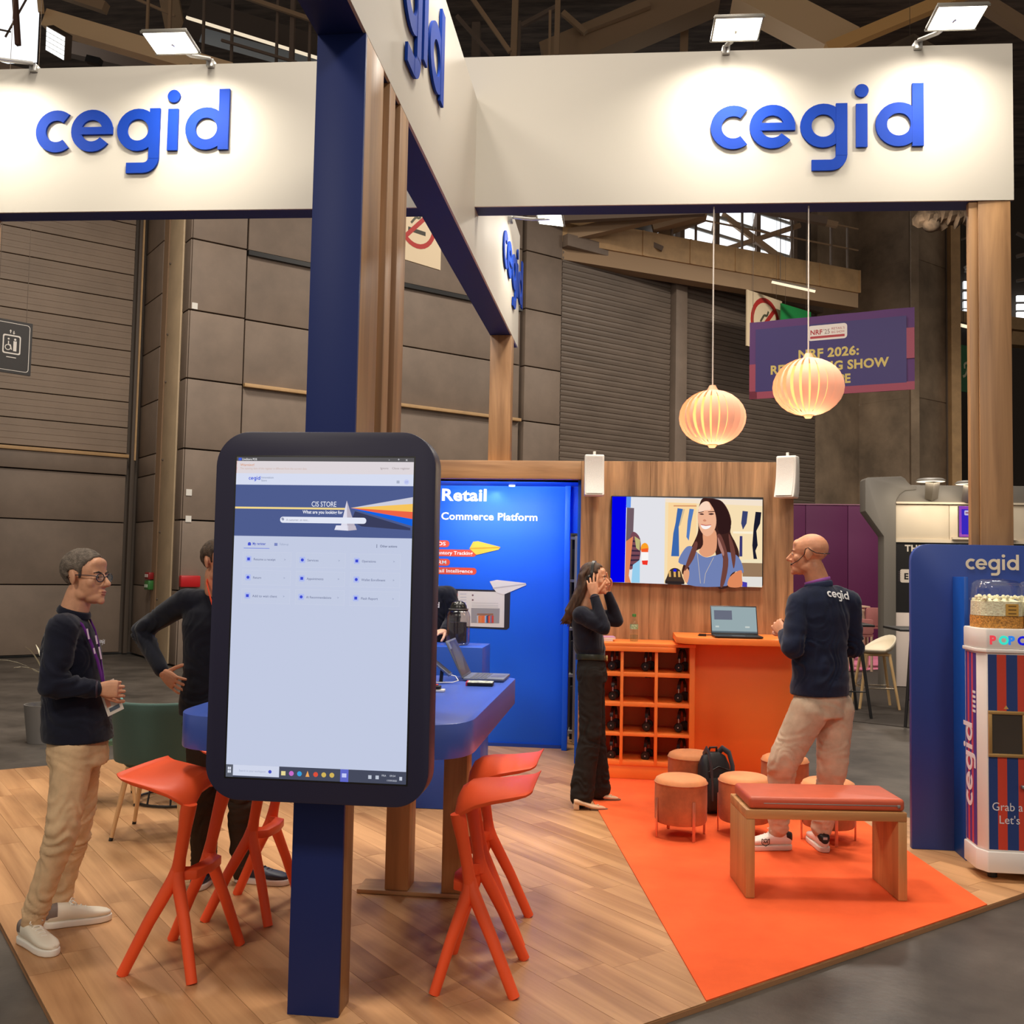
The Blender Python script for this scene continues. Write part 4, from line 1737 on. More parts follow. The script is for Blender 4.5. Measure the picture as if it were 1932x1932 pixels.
def scr1(P, w_, h_):
    P.rect(0, w_, 0, h_, (150, 168, 172)).up()
    P.rect(.06 * w_, .46 * w_, .5 * h_, .86 * h_, (104, 108, 124)).rect(.08 * w_, .16 * w_, .2 * h_, .26 * h_, (196, 204, 200)).rect(.74 * w_, .84 * w_, .2 * h_, .26 * h_, (196, 204, 200)).rect(.0, w_, 0, .06 * h_, (92, 104, 112))


laptop('laptop', 'open black laptop with grey screen on the orange counter', (.853, 7.86, 1.123), math.radians(2), .36, .24, 112, scr=scr1)
q = MB()
q.tube([(.62, 7.82, 1.128), (.60, 7.80, 1.128), (.57, 7.82, 1.128), (.60, 7.86, 1.128), (.66, 7.86, 1.13), (.69, 7.84, 1.132)], .004, 6)
q.box(.575, .63, 7.80, 7.83, 1.1225, 1.14)
tag(q.build('power_cable', M_BLACK), 'black laptop cable and plug lying on the orange counter', 'cable')

# bottle and booklets on the cabinet
b = at(1196, 1207, 7.98)
t = thing('water_bottle', 'clear plastic water bottle with green cap on the orange cabinet', 'bottle', (b.x, 7.98, 1.0555))
q = MB()
q.lathe([(.0, .0), (.03, .0), (.033, .012), (.033, .05), (.031, .055), (.033, .06), (.033, .13), (.031, .145), (.018, .175), (.013, .185), (.013, .198)], 20, caps=False)
o1 = q.build('bottle_body', glass('pet_plastic', (248, 252, 248), .08, .05, .35))
q = MB()
q.lathe([(.0338, .098), (.0338, .135)], 20, caps=False)
o2 = q.build('bottle_label', mat('bottle_label', (200, 214, 190), .5, vary=.4, vscale=90, col2=(90, 150, 80)))
q = MB()
q.lathe([(.0, .218), (.015, .218), (.016, .214), (.016, .196), (.0, .196)], 16, caps=False)
o3 = q.build('bottle_cap', mat('bottle_cap_green', (70, 130, 62), .4))
q = MB()
q.lathe([(.0, .004), (.029, .004), (.031, .012), (.031, .052), (.0, .052)], 18, caps=False)
o4 = q.build('water', glass('water_clear', (240, 246, 242), .04, .05, .2))
for o in (o1, o2, o3, o4):
    o.parent = t
for i, (c_, z, dx) in enumerate((((232, 224, 222), 0, 0.0), ((204, 150, 186), .016, .012))):
    t = thing('booklet', ('white booklet at the bottom of the small stack behind the woman', 'pink booklet lying on top of the white one behind the woman')[i], 'booklet', (-.18, 8.0, 1.0555 + z), math.radians(6 * i))
    q = MB()
    q.box(-.09 + dx, .09 + dx, -.09, .1, .001, .014)
    o1 = q.build('pages', mat('booklet_pages', (226, 220, 214), .7))
    q = MB()
    q.box(-.092 + dx, .092 + dx, -.092, .102, .014, .0155)
    o2 = q.build('cover', mat('booklet_cover_%d' % c_[1], c_, .4))
    o1.parent = o2.parent = t
# ================================================================== FURNITURE AND PROPS
# touch kiosk hung on the column -----------------------------------
KY = 3.35
KM = frame((-1.450, KY, .796), (1, 0, 0), (0, 0, 1))      # local x right, y up, z towards the viewer
KW, KH = .793, 1.290
t = thing('touch_kiosk', 'large portrait touch screen kiosk in a dark navy housing on the blue column', 'kiosk', (-1.05, KY, .8))
q = MB()
q.prism(rrect(0, KW, 0, KH, .122, 12), -.105, 0, M=KM)
q.build('housing', mat('kiosk_navy', (44, 42, 66), .42, spec=.4), t, .004)
q = MB()
q.box(.26, .45, .2, .9, -.185, -.105, M=KM)
q.build('mount_bracket', M_DARKSTEEL, t)
SX0, SX1, SY0, SY1 = .076, .716, .080, 1.200
q = MB()
q.box(SX0 - .006, SX1 + .006, SY0 - .006, SY1 + .006, -.004, .0008, M=KM)
q.build('screen_gasket', M_BLACK, t, .001)
P = Print(KM, 1.0)
P.z = .0012
sw, sh = SX1 - SX0, SY1 - SY0


def kx_(u):
    return SX0 + u * sw


def ky_(v):
    return SY1 - v * sh


def KR(u0, v0, u1, v1, c):
    P.rect(kx_(u0), kx_(u1), ky_(v1), ky_(v0), c)


def KP(pts, c):
    P.poly([(kx_(a), ky_(b)) for a, b in pts], c)


KR(0, 0, 1, 1, (194, 202, 226))
P.up()
KR(0, 0, 1, .013, (88, 86, 88))
KR(0, .013, 1, .052, (222, 214, 218))
KR(0, .013, .004, .052, (226, 110, 70))
KR(0, .052, 1, .088, (214, 220, 240))
KR(0, .088, 1, .250, (78, 92, 142))
KR(0, .962, 1, 1, (70, 74, 92))
P.up()
KR(.0, .962, .04, 1, (92, 96, 108))
KR(.04, .962, .30, .995, (208, 214, 234))
KR(.64, .962, .685, 1, (96, 104, 200))
KR(.01, .003, .028, .011, (70, 100, 220))
KP([(0, .158), (.63, .158), (.63, .164), (0, .164)], (240, 214, 140))
KP([(.655, .158), (1, .122), (1, .143)], (206, 206, 220))
KP([(.655, .158), (1, .143), (1, .168)], (246, 196, 92))
KP([(.655, .158), (1, .168), (1, .190)], (236, 100, 70))
KP([(.655, .158), (1, .190), (1, .212)], (20, 100, 226))
KP([(.68, .168), (.99, .218), (.99, .225), (.72, .215), (.66, .2)], (58, 62, 92))
P.up()
KP([(.633, .135), (.600, .225), (.64, .227)], (222, 220, 234))
KP([(.633, .135), (.64, .227), (.69, .225)], (186, 178, 192))
KP([(.577, .213), (.568, .227), (.645, .229), (.645, .213)], (226, 226, 240))
KP([(.645, .213), (.645, .229), (.693, .226), (.685, .213)], (196, 188, 200))
P.up()
P.poly(rrect(kx_(.26), kx_(.745), ky_(.207), ky_(.188), .5 * .019 * sh - .0005), (226, 230, 244))
P.up()
wh_ = (240, 242, 250)
P.text('CIS STORE', kx_(.435), ky_(.155), .026, wh_, .0, .14 * sw).text('What are you looking for', kx_(.387), ky_(.177), .016, wh_, .02, .225 * sw)
P.text('A customer, an item...', kx_(.295), ky_(.201), .011, (140, 146, 166), .0, .13 * sw)
P.line([(kx_(.275), ky_(.200)), (kx_(.282), ky_(.195))], .003, (120, 130, 160))
P.poly(circle(kx_(.274), ky_(.1945), .0045, n=10), (150, 156, 180))
P.text('LiveStore POS', kx_(.032), ky_(.0105), .010, (230, 230, 232), .02, .085 * sw)
P.text('Warning!', kx_(.022), ky_(.029), .012, (216, 160, 130), .02, .08 * sw).text('The opening date of the register is different from the current date', kx_(.022), ky_(.0395), .010, (206, 178, 168), 0, .38 * sw)
P.text('Ignore', kx_(.815), ky_(.036), .010, (150, 136, 140), 0, .045 * sw).text('Close register', kx_(.88), ky_(.036), .010, (150, 136, 140), 0, .1 * sw)
for u, s in ((.86, '-'), (.91, '+'), (.955, 'x')):
    P.text(s, kx_(u), ky_(.010), .014, (220, 220, 224))
Ls = Matrix.Translation((kx_(.073), ky_(.0725), 0)) @ Matrix.Scale(.0092, 4)
for l_ in logo_letters(P.z / .0092, P.z / .0092 + .02):
    P.mb.add(l_.v, l_.f, P.mi((52, 84, 214)), KM @ Ls)
P.text('Innovation', kx_(.145), ky_(.068), .010, (120, 130, 160), 0, .07 * sw).text('Store', kx_(.145), ky_(.0775), .010, (120, 130, 160), 0, .032 * sw)
P.rect(kx_(.908), kx_(.924), ky_(.080), ky_(.071), (170, 178, 200))
P.poly(circle(kx_(.963), ky_(.0755), .009), (196, 204, 244))
P.text('CY', kx_(.955), ky_(.078), .008, (70, 84, 180), 0)
P.text('My register', kx_(.108), ky_(.278), .013, (74, 92, 190), .02, .075 * sw).rect(kx_(.058), kx_(.205), ky_(.2895), ky_(.2875), (120, 136, 220))
P.text('Follow-up', kx_(.262), ky_(.278), .012, (150, 160, 190), 0, .05 * sw)
P.poly(circle(kx_(.09), ky_(.275), .006), (70, 84, 206)).rect(kx_(.081), kx_(.099), ky_(.280), ky_(.275), (70, 84, 206)).rect(kx_(.232), kx_(.25), ky_(.280), ky_(.271), (120, 132, 190))
P.text('Other actions', kx_(.825), ky_(.279), .012, (90, 98, 130), .01, .095 * sw)
P.rect(kx_(.806), kx_(.809), ky_(.281), ky_(.270), (90, 98, 130))
names = (('Resume a receipt', 'Services', 'Operations'), ('Return', 'Appointments', 'Wallet Enrollment'), ('Add to wait client', 'AI Recommendations', 'Flash Report'))
for r_ in range(3):
    for c_ in range(3):
        u0, v0 = .055 + .305 * c_, .300 + .0575 * r_
        P.rect(kx_(u0), kx_(u0 + .275), ky_(v0 + .046), ky_(v0), (204, 210, 230))
P.up()
for r_ in range(3):
    for c_ in range(3):
        u0, v0 = .055 + .305 * c_, .300 + .0575 * r_
        P.rect(kx_(u0 + .0015), kx_(u0 + .2735), ky_(v0 + .0452), ky_(v0 + .0008), (195, 203, 226))
P.up()
for r_ in range(3):
    for c_ in range(3):
        u0, v0 = .055 + .305 * c_, .300 + .0575 * r_
        P.poly(rrect(kx_(u0 + .018), kx_(u0 + .05), ky_(v0 + .032), ky_(v0 + .013), .003), (176, 188, 238))
        P.text(names[r_][c_], kx_(u0 + .062), ky_(v0 + .0265), .0115, (116, 124, 156), .01, min(.16, .0078 * len(names[r_][c_])) * sw)
        P.text('>', kx_(u0 + .235), ky_(v0 + .026), .011, (130, 138, 170))
P.up()
for r_ in range(3):
    for c_ in range(3):
        u0, v0 = .055 + .305 * c_, .300 + .0575 * r_
        ic = (62, 76, 210)
        if (r_ + c_) % 2:
            P.poly(circle(kx_(u0 + .034), ky_(v0 + .0225), .0055, n=12), ic)
        else:
            P.rect(kx_(u0 + .026), kx_(u0 + .042), ky_(v0 + .027), ky_(v0 + .018), ic)
for i, c_ in enumerate(((230, 216, 150), (200, 110, 200), (60, 160, 220), (240, 170, 90), (220, 80, 60), (210, 180, 90), (210, 180, 90))):
    u = .325 + .045 * i
    if i in (0,):
        P.rect(kx_(u - .012), kx_(u + .012), ky_(.988), ky_(.975), c_)
    elif i == 3:
        P.poly([(kx_(u - .011), ky_(.989)), (kx_(u + .011), ky_(.989)), (kx_(u), ky_(.971))], c_)
    else:
        P.poly(circle(kx_(u), ky_(.981), .0085, n=14), c_)
P.poly(circle(kx_(.25), ky_(.979), .006), (70, 80, 190))
P.text('Search in your workspace', kx_(.075), ky_(.982), .010, (160, 168, 196), 0, .15 * sw)
for a_ in ((.012, .977), (.022, .977), (.012, .987), (.022, .987)):
    P.rect(kx_(a_[0]), kx_(a_[0] + .008), ky_(a_[1]), ky_(a_[1] - .008), (222, 226, 240))
P.rect(kx_(.65), kx_(.675), ky_(.986), ky_(.974), (196, 202, 246))
for u in (.795, .835):
    P.rect(kx_(u), kx_(u + .018), ky_(.987), ky_(.976), (190, 196, 210))
P.text('FRA', kx_(.868), ky_(.978), .009, (210, 214, 226), 0).text('09:54', kx_(.912), ky_(.978), .009, (210, 214, 226), 0).text('17/09/2025', kx_(.895), ky_(.992), .008, (210, 214, 226), 0)
P.rect(kx_(.965), kx_(.98), ky_(.988), ky_(.977), (200, 206, 220))
P.build('screen_picture', t)

# table -----------------------------------------------------------------
t = thing('demo_table', 'long blue standing table with rounded ends and oak panel legs behind the kiosk', 'table', (-1.2, 4.6, 0))
TZ = 1.0
M_TBL = mat('table_blue_laminate', (70, 100, 196), .28, spec=.6)
q = MB()
q.prism(roundpoly([(-1.84, 3.84), (-.605, 3.84), (-.605, 5.60), (-1.42, 5.60), (-1.42, 4.46), (-1.84, 4.46)], [.24, .24, .06, .2, .1, .24], 10), .862, TZ)
q.build('tabletop', M_TBL, t, .003)
for x0, x1 in ((-1.162, -1.045), (-.878, -.762)):
    q = MB()
    q.box(x0, x1, 4.87, 5.02, .022, .861)
    q.build('leg', M_OAKD, t, .003)
q = MB()
q.box(-1.30, -.76, 4.86, 5.03, .0015, .021)
q.build('floor_plate', M_OAKX, t, .002)

t = thing('demo_counter', 'square blue counter behind the table carrying the smoked jar', 'counter', (-1.4, 6.8, 0))
q = MB()
q.box(-1.95, -.945, 6.6, 6.98, .0015, 1.083)
q.build('counter_body', mat('counter_blue_laminate', (26, 80, 190), .35), t, .004)

# jar
jp = at(864, 1210, 6.78)
t = thing('glass_jar', 'clear tall jar with dark contents and black domed lid on the blue counter', 'jar', (jp.x, 6.78, 1.084))
q = MB()
q.lathe([(.0, 0), (.066, .0), (.08, .012), (.082, .03), (.082, .195), (.074, .225), (.064, .235), (.064, .245)], 28, caps=False)
o1 = q.build('jar_glass', glass('smoked_glass', (226, 222, 222), .12, .05, .45))
q = MB()
q.lathe([(.0, .012), (.058, .012), (.058, .155), (.0, .155)], 24, caps=False)
o2 = q.build('jar_contents', mat('dark_grounds', (62, 56, 62), .9, vary=.3, vscale=200))
q = MB()
q.lathe([(.0, .305), (.022, .302), (.044, .29), (.056, .268), (.058, .25), (.066, .25), (.066, .234), (.0, .234)], 24, caps=False)
o3 = q.build('jar_lid', mat('lid_black', (30, 30, 30), .25))
q = MB()
q.ring(0, 0, .070, .062, 0, 2 * math.pi, .244, .25, 24)
o4 = q.build('lid_band', M_METAL)
for o in (o1, o2, o3, o4):
    o.parent = t

# laptop, hard drive, phone on its holder
a, b, c = fl(876, 1287, TZ), fl(886, 1273, TZ), fl(955, 1289, TZ)
lp = (a + b) / 2


def scr2(P, w_, h_):
    P.rect(0, w_, 0, h_, (70, 74, 66)).up()
    P.poly([(0, .2 * h_), (w_ * .5, .1 * h_), (w_ * .9, .5 * h_), (w_ * .6, .95 * h_), (.2 * w_, .8 * h_)], (96, 100, 84)).up()
    P.rect(0, w_ * .2, h_ * .8, h_, (130, 140, 150))


laptop('laptop', 'open grey laptop seen from its side at the table corner', (lp.x, lp.y, TZ + .0005), math.radians(90), .30, .225, 116, base=(110, 116, 130), scr=scr2, key=(84, 88, 100), glowing=False)
a = fl(906, 1293, TZ)
t = thing('hard_drive_case', 'small patterned black case with red edge in front of the table laptop', 'case', (a.x, a.y, TZ), math.radians(3))
q = MB()
q.prism(rrect(-.07, .07, -.05, .05, .006), .0005, .018)
o1 = q.build('shell', M_BLACK, None, .003)
q = MB()
q.box(-.066, .068, -.046, .046, .0181, .0195)
o2 = q.build('printed_lid', mat('map_print', (188, 196, 176), .4, vary=.45, vscale=40))
q = MB()
q.box(-.072, -.064, -.05, .05, .002, .0196)
o3 = q.build('red_edge', mat('edge_red', (196, 30, 60), .4))
for o in (o1, o2, o3):
    o.parent = t
a = fl(832, 1290, TZ)
t = thing('payment_tablet', 'blue grey handheld terminal on a tilted holder beside the kiosk edge', 'tablet', (a.x, a.y, TZ))
hm = Matrix.Translation((a.x, a.y + .05, TZ + .075)) @ Matrix.Rotation(math.radians(38), 4, 'Y')
q = MB()
q.box(-.10, .055, -.045, .045, -.006, .006, M=hm)
q.build('terminal_body', mat('terminal_blue', (78, 92, 128), .35), t, .004)
q = MB()
q.box(-.095, .045, -.04, .04, .006, .0066, M=hm)
q.build('terminal_screen', M_BLACK, t)
q = MB()
q.box(-.03, .01, a.y * 0 - .02, .02, 0, .004, M=Matrix.Translation((a.x, a.y + .05, TZ + .0005)))
q.tube([(a.x - .01, a.y + .05, TZ + .004), (a.x - .005, a.y + .05, TZ + .07)], .01, 8)
q.build('holder', M_BLACK, t)
q = MB()
e = hm @ Vector((.055, 0, 0))
q.tube([e, e + Vector((.025, 0, -.004)), e + Vector((.045, -.02, -.025)), e + Vector((.02, -.05, -.032)), e + Vector((-.05, -.07, -.033)), e + Vector((-.12, -.06, -.033))], .0028, 6)
q.build('white_cable', M_WHITE, t)
a = fl(826, 1305, TZ)
t = thing('card_reader', 'white and red card reader lying by the kiosk edge on the table', 'card reader', (a.x, a.y, TZ))
q = MB()
q.prism(rrect(-.10, .035, -.03, .03, .01), .0005, .012, M=Matrix.Translation((a.x, a.y, TZ)))
q.build('base', M_WHITE, t, .002)
q = MB()
q.prism(rrect(-.09, .015, -.022, .024, .01), .012, .03, M=Matrix.Translation((a.x, a.y, TZ)))
q.build('body', M_BLACK, t, .004)
q = MB()
q.box(-.03, .0, .0, .022, .03, .036, M=Matrix.Translation((a.x, a.y, TZ)))
q.build('red_key', mat('key_red', (214, 60, 50), .4), t, .003)

# moulded bar stools ---------------------------------------------------
M_STOOL = mat('stool_orange_plastic', (250, 92, 46), .42, spec=.4)


def bar_stool():
    t = thing('bar_stool', 'x', 'stool')
    rows_ = [(.105, .150, .715, .630), (.092, .168, .742, .655), (.065, .185, .760, .682), (.015, .200, .764, .712), (-.05, .208, .764, .733), (-.13, .207, .767, .750), (-.180, .204, .769, .760), (-.198, .200, .776, .770), (-.206, .197, .783, .779)]
    cols = [(-1, 1.0), (-.86, .62), (-.5, .12), (0, .0), (.5, .12), (.86, .62), (1, 1.0)]
    vs = []
    for x, hwid, zc, ze in rows_:
        for y, k in cols:
            vs.append((x, y * hwid, zc + (ze - zc) * k))
    nc = len(cols)
    n0 = len(vs)
    low = []
    for i, (x, hwid, zc, ze) in enumerate(rows_):
        th = .016 if i < 6 else .010
        for y, k in cols:
            low.append((x - (.012 if i == 0 else 0), y * (hwid - .004), zc + (ze - zc) * k - th))
    vs += low
    fs = []
    nr = len(rows_)
    for i in range(nr - 1):
        for j in range(nc - 1):
            a = i * nc + j
            fs.append((a, a + 1, a + nc + 1, a + nc))
            b = n0 + a
            fs.append((b, b + nc, b + nc + 1, b + 1))
    for j in range(nc - 1):
        fs.append((j, n0 + j, n0 + j + 1, j + 1))
        a = (nr - 1) * nc + j
        fs.append((a, a + 1, n0 + a + 1, n0 + a))
    for i in range(nr - 1):
        a = i * nc
        fs.append((a, a + nc, n0 + a + nc, n0 + a))
        a = i * nc + nc - 1
        fs.append((a, n0 + a, n0 + a + nc, a + nc))
    q = MB()
    q.add(vs, fs)
    q.build('seat', M_STOOL, t, .004, ang=28)
    for s in (-1, 1):
        y = s * .128
        q = MB()
        q.tube([(.088, s * .150, .668), (.080, s * .148, .63), (.068, s * .140, .57), (.046, s * .132, .45), (.038, y, .40), (.034, y, .365)], [.030, .030, .026, .0235, .027, .026], 12, flat=1.05)
        q.build('stem', M_STOOL, t, ang=60)
        q = MB()
        q.tube([(.038, y, .41), (.042, s * .136, .365), (.098, s * .168, .20), (.155, s * .205, .0015)], [.025, .026, .0225, .021], 12)
        q.build('leg', M_STOOL, t, ang=60)
        q = MB()
        q.tube([(.038, y, .41), (.024, s * .136, .365), (-.06, s * .165, .20), (-.15, s * .19, .0015)], [.025, .027, .024, .0225], 12)
        q.build('leg', M_STOOL, t, ang=60)
    q = MB()
    pth = [(.036, -.128, .385), (.095, -.10, .385), (.108, 0, .385), (.095, .10, .385), (.036, .128, .385)]
    vs = []
    for (x, y, z), (dx, dy) in zip(pth, ((.25, -1), (1, -.4), (1, 0), (1, .4), (.25, 1))):
        L = math.hypot(dx, dy)
        vs += [(x - .03 * dx / L, y - .03 * dy / L, z + .022), (x + .012 * dx / L, y + .012 * dy / L, z + .012), (x + .012 * dx / L, y + .012 * dy / L, z - .024), (x - .02 * dx / L, y - .02 * dy / L, z - .028)]
    fs = []
    for i in range(4):
        for j in range(4):
            fs.append((4 * i + j, 4 * i + (j + 1) % 4, 4 * i + 4 + (j + 1) % 4, 4 * i + 4 + j))
    fs += [(0, 1, 2, 3)[::-1], (16, 17, 18, 19)]
    q.add(vs, fs)
    q.build('footrest', M_STOOL, t, .004)
    return t


st = bar_stool()
sp = [((-1.775, 3.94), -4, 'orange moulded bar stool in front of the green chair, nearest the camera'),
      ((-1.72, 4.56), 0, 'orange moulded bar stool partly hidden behind the kiosk housing'),
      ((-.545, 3.985), 180, 'orange moulded bar stool at the rounded table corner, nearest the blue column'),
      ((-.575, 4.49), 180, 'orange moulded bar stool standing behind the stool at the table corner')]
for i, ((x, y), a, lb) in enumerate(sp):
    o = st if i == 0 else dup(st)
    o.location, o.rotation_euler, o['label'], o['group'] = (x, y, 0), (0, 0, math.radians(a)), lb, 'orange bar stools at the blue table'

# teal armchairs and the low black table base behind
def armchair(lb, loc, rz, col, dark):
    t = thing('armchair', lb, 'chair', loc, rz, 'teal chairs behind the table')
    mt = mat('felt_%d_%d' % (col[0], col[1]), col, .9, bump=.2, bscale=300, sheen=.1)
    q = MB()
    # wrap-around shell: open at the front (+y)
    vs, fs = [], []
    n, mrow = 20, 6
    for i in range(n + 1):
        a = math.radians(-205 + 230 * i / n)          # from one arm round the back to the other
        for j in range(mrow + 1):
            k = j / mrow
            R = .215 + .03 * k
            armk = abs(i / n - .5) * 2
            ztop = .80 - .14 * max(0, armk - .45) / .55
            z = .44 + (ztop - .44) * k
            vs.append((R * 1.06 * math.cos(a), R * math.sin(a) * .95, z))
    for i in range(n):
        for j in range(mrow):
            a = i * (mrow + 1) + j
            fs.append((a, a + mrow + 1, a + mrow + 2, a + 1))
    q.add(vs, fs)
    o = q.build('backrest', mt)
    sd = o.modifiers.new('s', 'SOLIDIFY')
    sd.thickness = .035
    sd.offset = 1
    bv = o.modifiers.new('b', 'BEVEL')
    bv.width, bv.segments = .012, 2
    q = MB()
    q.prism(circle(0, .03, .215, .22), .40, .475)
    o2 = q.build('seat', mt, None, .025, seg=3)
    kids = [o, o2]
    for sx in (-1, 1):
        for sy in (-1, 1):
            q = MB()
            q.tube([(sx * .14, sy * .13, .41), (sx * .205, sy * .19, .002)], [.018, .011], 10)
            kids.append(q.build('leg', mat('beech_leg', (214, 170, 120), .5), None))
            q = MB()
            q.tube([(sx * .2022, sy * .1875, .018), (sx * .2054, sy * .1904, .001)], [.0125, .0125], 10)
            f = q.build('foot_cap', M_BLACK)
            kids.append(f)
    for o in kids:
        o.parent = t
    return t


armchair('dark green felt armchair with beech legs seen from behind near the stools', (-2.76, 5.72, 0), math.radians(8), (66, 92, 84), 0)
armchair('pale teal armchair mostly hidden beyond the dark green one', fl(196, 1512).to_tuple(), math.radians(-60), (110, 168, 166), 0)
a = fl(292, 1528)
t = thing('wire_table', 'low round side table on a black wire base behind the green armchair', 'table', (a.x, a.y + .3, 0))
for z, r in ((.012, .26), (.13, .235)):
    q = MB()
    q.tube([(a.x + r * math.cos(x), a.y + .3 + r * math.sin(x), z) for x in [2 * math.pi * i / 32 for i in range(32)]], .009, 6, closed=True)
    q.build('wire_ring', M_BLACK, t)
for i in range(10):
    x = 2 * math.pi * i / 10
    q = MB()
    q.tube([(a.x + .26 * math.cos(x), a.y + .3 + .26 * math.sin(x), .012), (a.x + .235 * math.cos(x), a.y + .3 + .235 * math.sin(x), .13), (a.x + .19 * math.cos(x), a.y + .3 + .19 * math.sin(x), .40)], .007, 6)
    q.build('wire_spoke', M_BLACK, t)
q = MB()
q.lathe([(.0, .40), (.21, .40), (.215, .41), (.21, .42), (.0, .42)], 32, (a.x, a.y + .3, 0), caps=False)
q.build('tabletop', M_BLACK, t)

# plant at the frame's edge
a = fl(-46, 1440)
t = thing('spiky_plant', 'pale spiky leaved plant reaching in at the frame edge behind the man', 'plant', (a.x, a.y + 1.1, 0))
random.seed(21)
base = Vector((a.x - .12, a.y + 1.1, .55))
for i in range(22):
    az, el, L = random.uniform(-1.2, 1.2) if i < 14 else random.uniform(1.5, 4.6), random.uniform(.05, 1.2), random.uniform(.42, .56)
    d = Vector((math.cos(az) * math.cos(el), math.sin(az) * math.cos(el), math.sin(el)))
    q = MB()
    s_ = d.cross(Vector((0, 0, 1))).normalized()
    vs = []
    for k in range(6):
        u = k / 5
        p = base + d * L * u + Vector((0, 0, -.32 * L * u * u))
        wd = .012 * (1 - u) ** .6 * (.6 + u) + .0012
        vs += [p + s_ * wd, p + Vector((0, 0, -.004)), p - s_ * wd]
    q.add(vs, [f for k in range(5) for f in ((3 * k, 3 * k + 1, 3 * k + 4, 3 * k + 3), (3 * k + 1, 3 * k + 2, 3 * k + 5, 3 * k + 4))])
    q.build('leaf', mat('plant_pale', (196, 190, 166), .6), t)
q = MB()
q.lathe([(.0, .0), (.13, .0), (.17, .34), (.16, .34), (.155, .30), (.0, .30)], 24, (base.x, base.y, -.025), caps=False)
q.build('pot', mat('pot_grey', (120, 116, 112), .7), t)
q = MB()
q.tube([(base.x, base.y, .27), (base.x, base.y, .56)], [.03, .022], 10)
q.build('stem', mat('plant_stem', (110, 100, 70), .8), t)

# bench -----------------------------------------------------------------
RB = math.radians(6.5)
t = thing('bench', 'small oak bench with a rust red padded cushion on the orange carpet', 'bench', (.615, 5.10, .0065), RB)
BW_, BD_, BHt = .803, .36, .432
M_BW1 = wood_mat('oak_bench', (212, 160, 100), (176, 124, 74), 'z', 1.2)
M_BW2 = wood_mat('oak_bench_top', (212, 160, 100), (176, 124, 74), 'x', 1.2)
q = MB()
q.box(0, BW_, 0, BD_, BHt - .045, BHt)
o1 = q.build('seat_board', M_BW2, None, .003)
q = MB()
q.box(0, .045, 0, BD_, .001, BHt - .0455)
o2 = q.build('side_panel', M_BW1, None, .003)
q = MB()
q.box(BW_ - .045, BW_, 0, BD_, .001, BHt - .0455)
o3 = q.build('side_panel', M_BW1, None, .003)
q = MB()
q.prism(rrect(.018, BW_ - .004, .012, BD_ - .01, .02), BHt + .001, BHt + .062)
o4 = q.build('cushion', mat('rust_faux_leather', (200, 90, 60), .45, vary=.05, vscale=5), None, .018, seg=4)
q = MB()
q.box(.09, BW_ - .03, .0095, .0125, BHt + .028, BHt + .033)
o5 = q.build('zip', M_METAL, None, .001)
q = MB()
q.box(BW_ - .045, BW_ - .03, .006, .012, BHt + .02, BHt + .036)
o6 = q.build('zip_puller', M_METAL, None, .002)
for o in (o1, o2, o3, o4, o5, o6):
    o.parent = t

# pouffes
def pouf():
    t = thing('pouffe', 'x', 'pouffe')
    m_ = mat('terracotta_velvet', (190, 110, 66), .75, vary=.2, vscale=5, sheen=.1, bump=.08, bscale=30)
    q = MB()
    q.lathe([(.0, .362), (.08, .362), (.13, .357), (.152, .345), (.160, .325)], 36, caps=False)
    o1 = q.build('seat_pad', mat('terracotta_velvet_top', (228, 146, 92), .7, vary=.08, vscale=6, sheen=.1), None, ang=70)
    q = MB()
    q.tube([(.160 * math.cos(a), .160 * math.sin(a), .324) for a in [2 * math.pi * i / 36 for i in range(36)]], .004, 6, closed=True)
    o2 = q.build('piping', m_)
    q = MB()
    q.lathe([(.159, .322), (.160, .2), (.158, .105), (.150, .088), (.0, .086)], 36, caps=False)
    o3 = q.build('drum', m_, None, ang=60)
    kids = [o1, o2, o3]
    for i in range(4):
        a = math.radians(25 + 90 * i)
        q = MB()
        q.box(.1595, .1665, -.010, .010, .001, .235, M=Matrix.Rotation(a, 4, 'Z'))
        kids.append(q.build('leg', mat('copper_leg', (222, 150, 120), .3, .7), None, .002))
    for o in kids:
        o.parent = t
    return t


p0 = pouf()
for i, (px, py, rz, lb) in enumerate(((1285, 1464, 0, 'velvet pouffe in front, beside the black backpack'), (1304, 1418, 20, 'velvet pouffe against the headphone cabinet behind the backpack'), (1405, 1462, 50, 'velvet pouffe half hidden by the near end of the bench'),
                                     (1481, 1425, 30, 'velvet pouffe farthest back behind the knees of the bald man'), (1563, 1471, 70, 'velvet pouffe behind the bench beside the feet of the bald man'))):
    a = fl(px, py, .366)
    o = p0 if i == 0 else dup(p0)
    o.location, o.rotation_euler, o['label'], o['group'] = (a.x, a.y, .0065), (0, 0, math.radians(rz)), lb, 'terracotta velvet pouffes on the carpet'

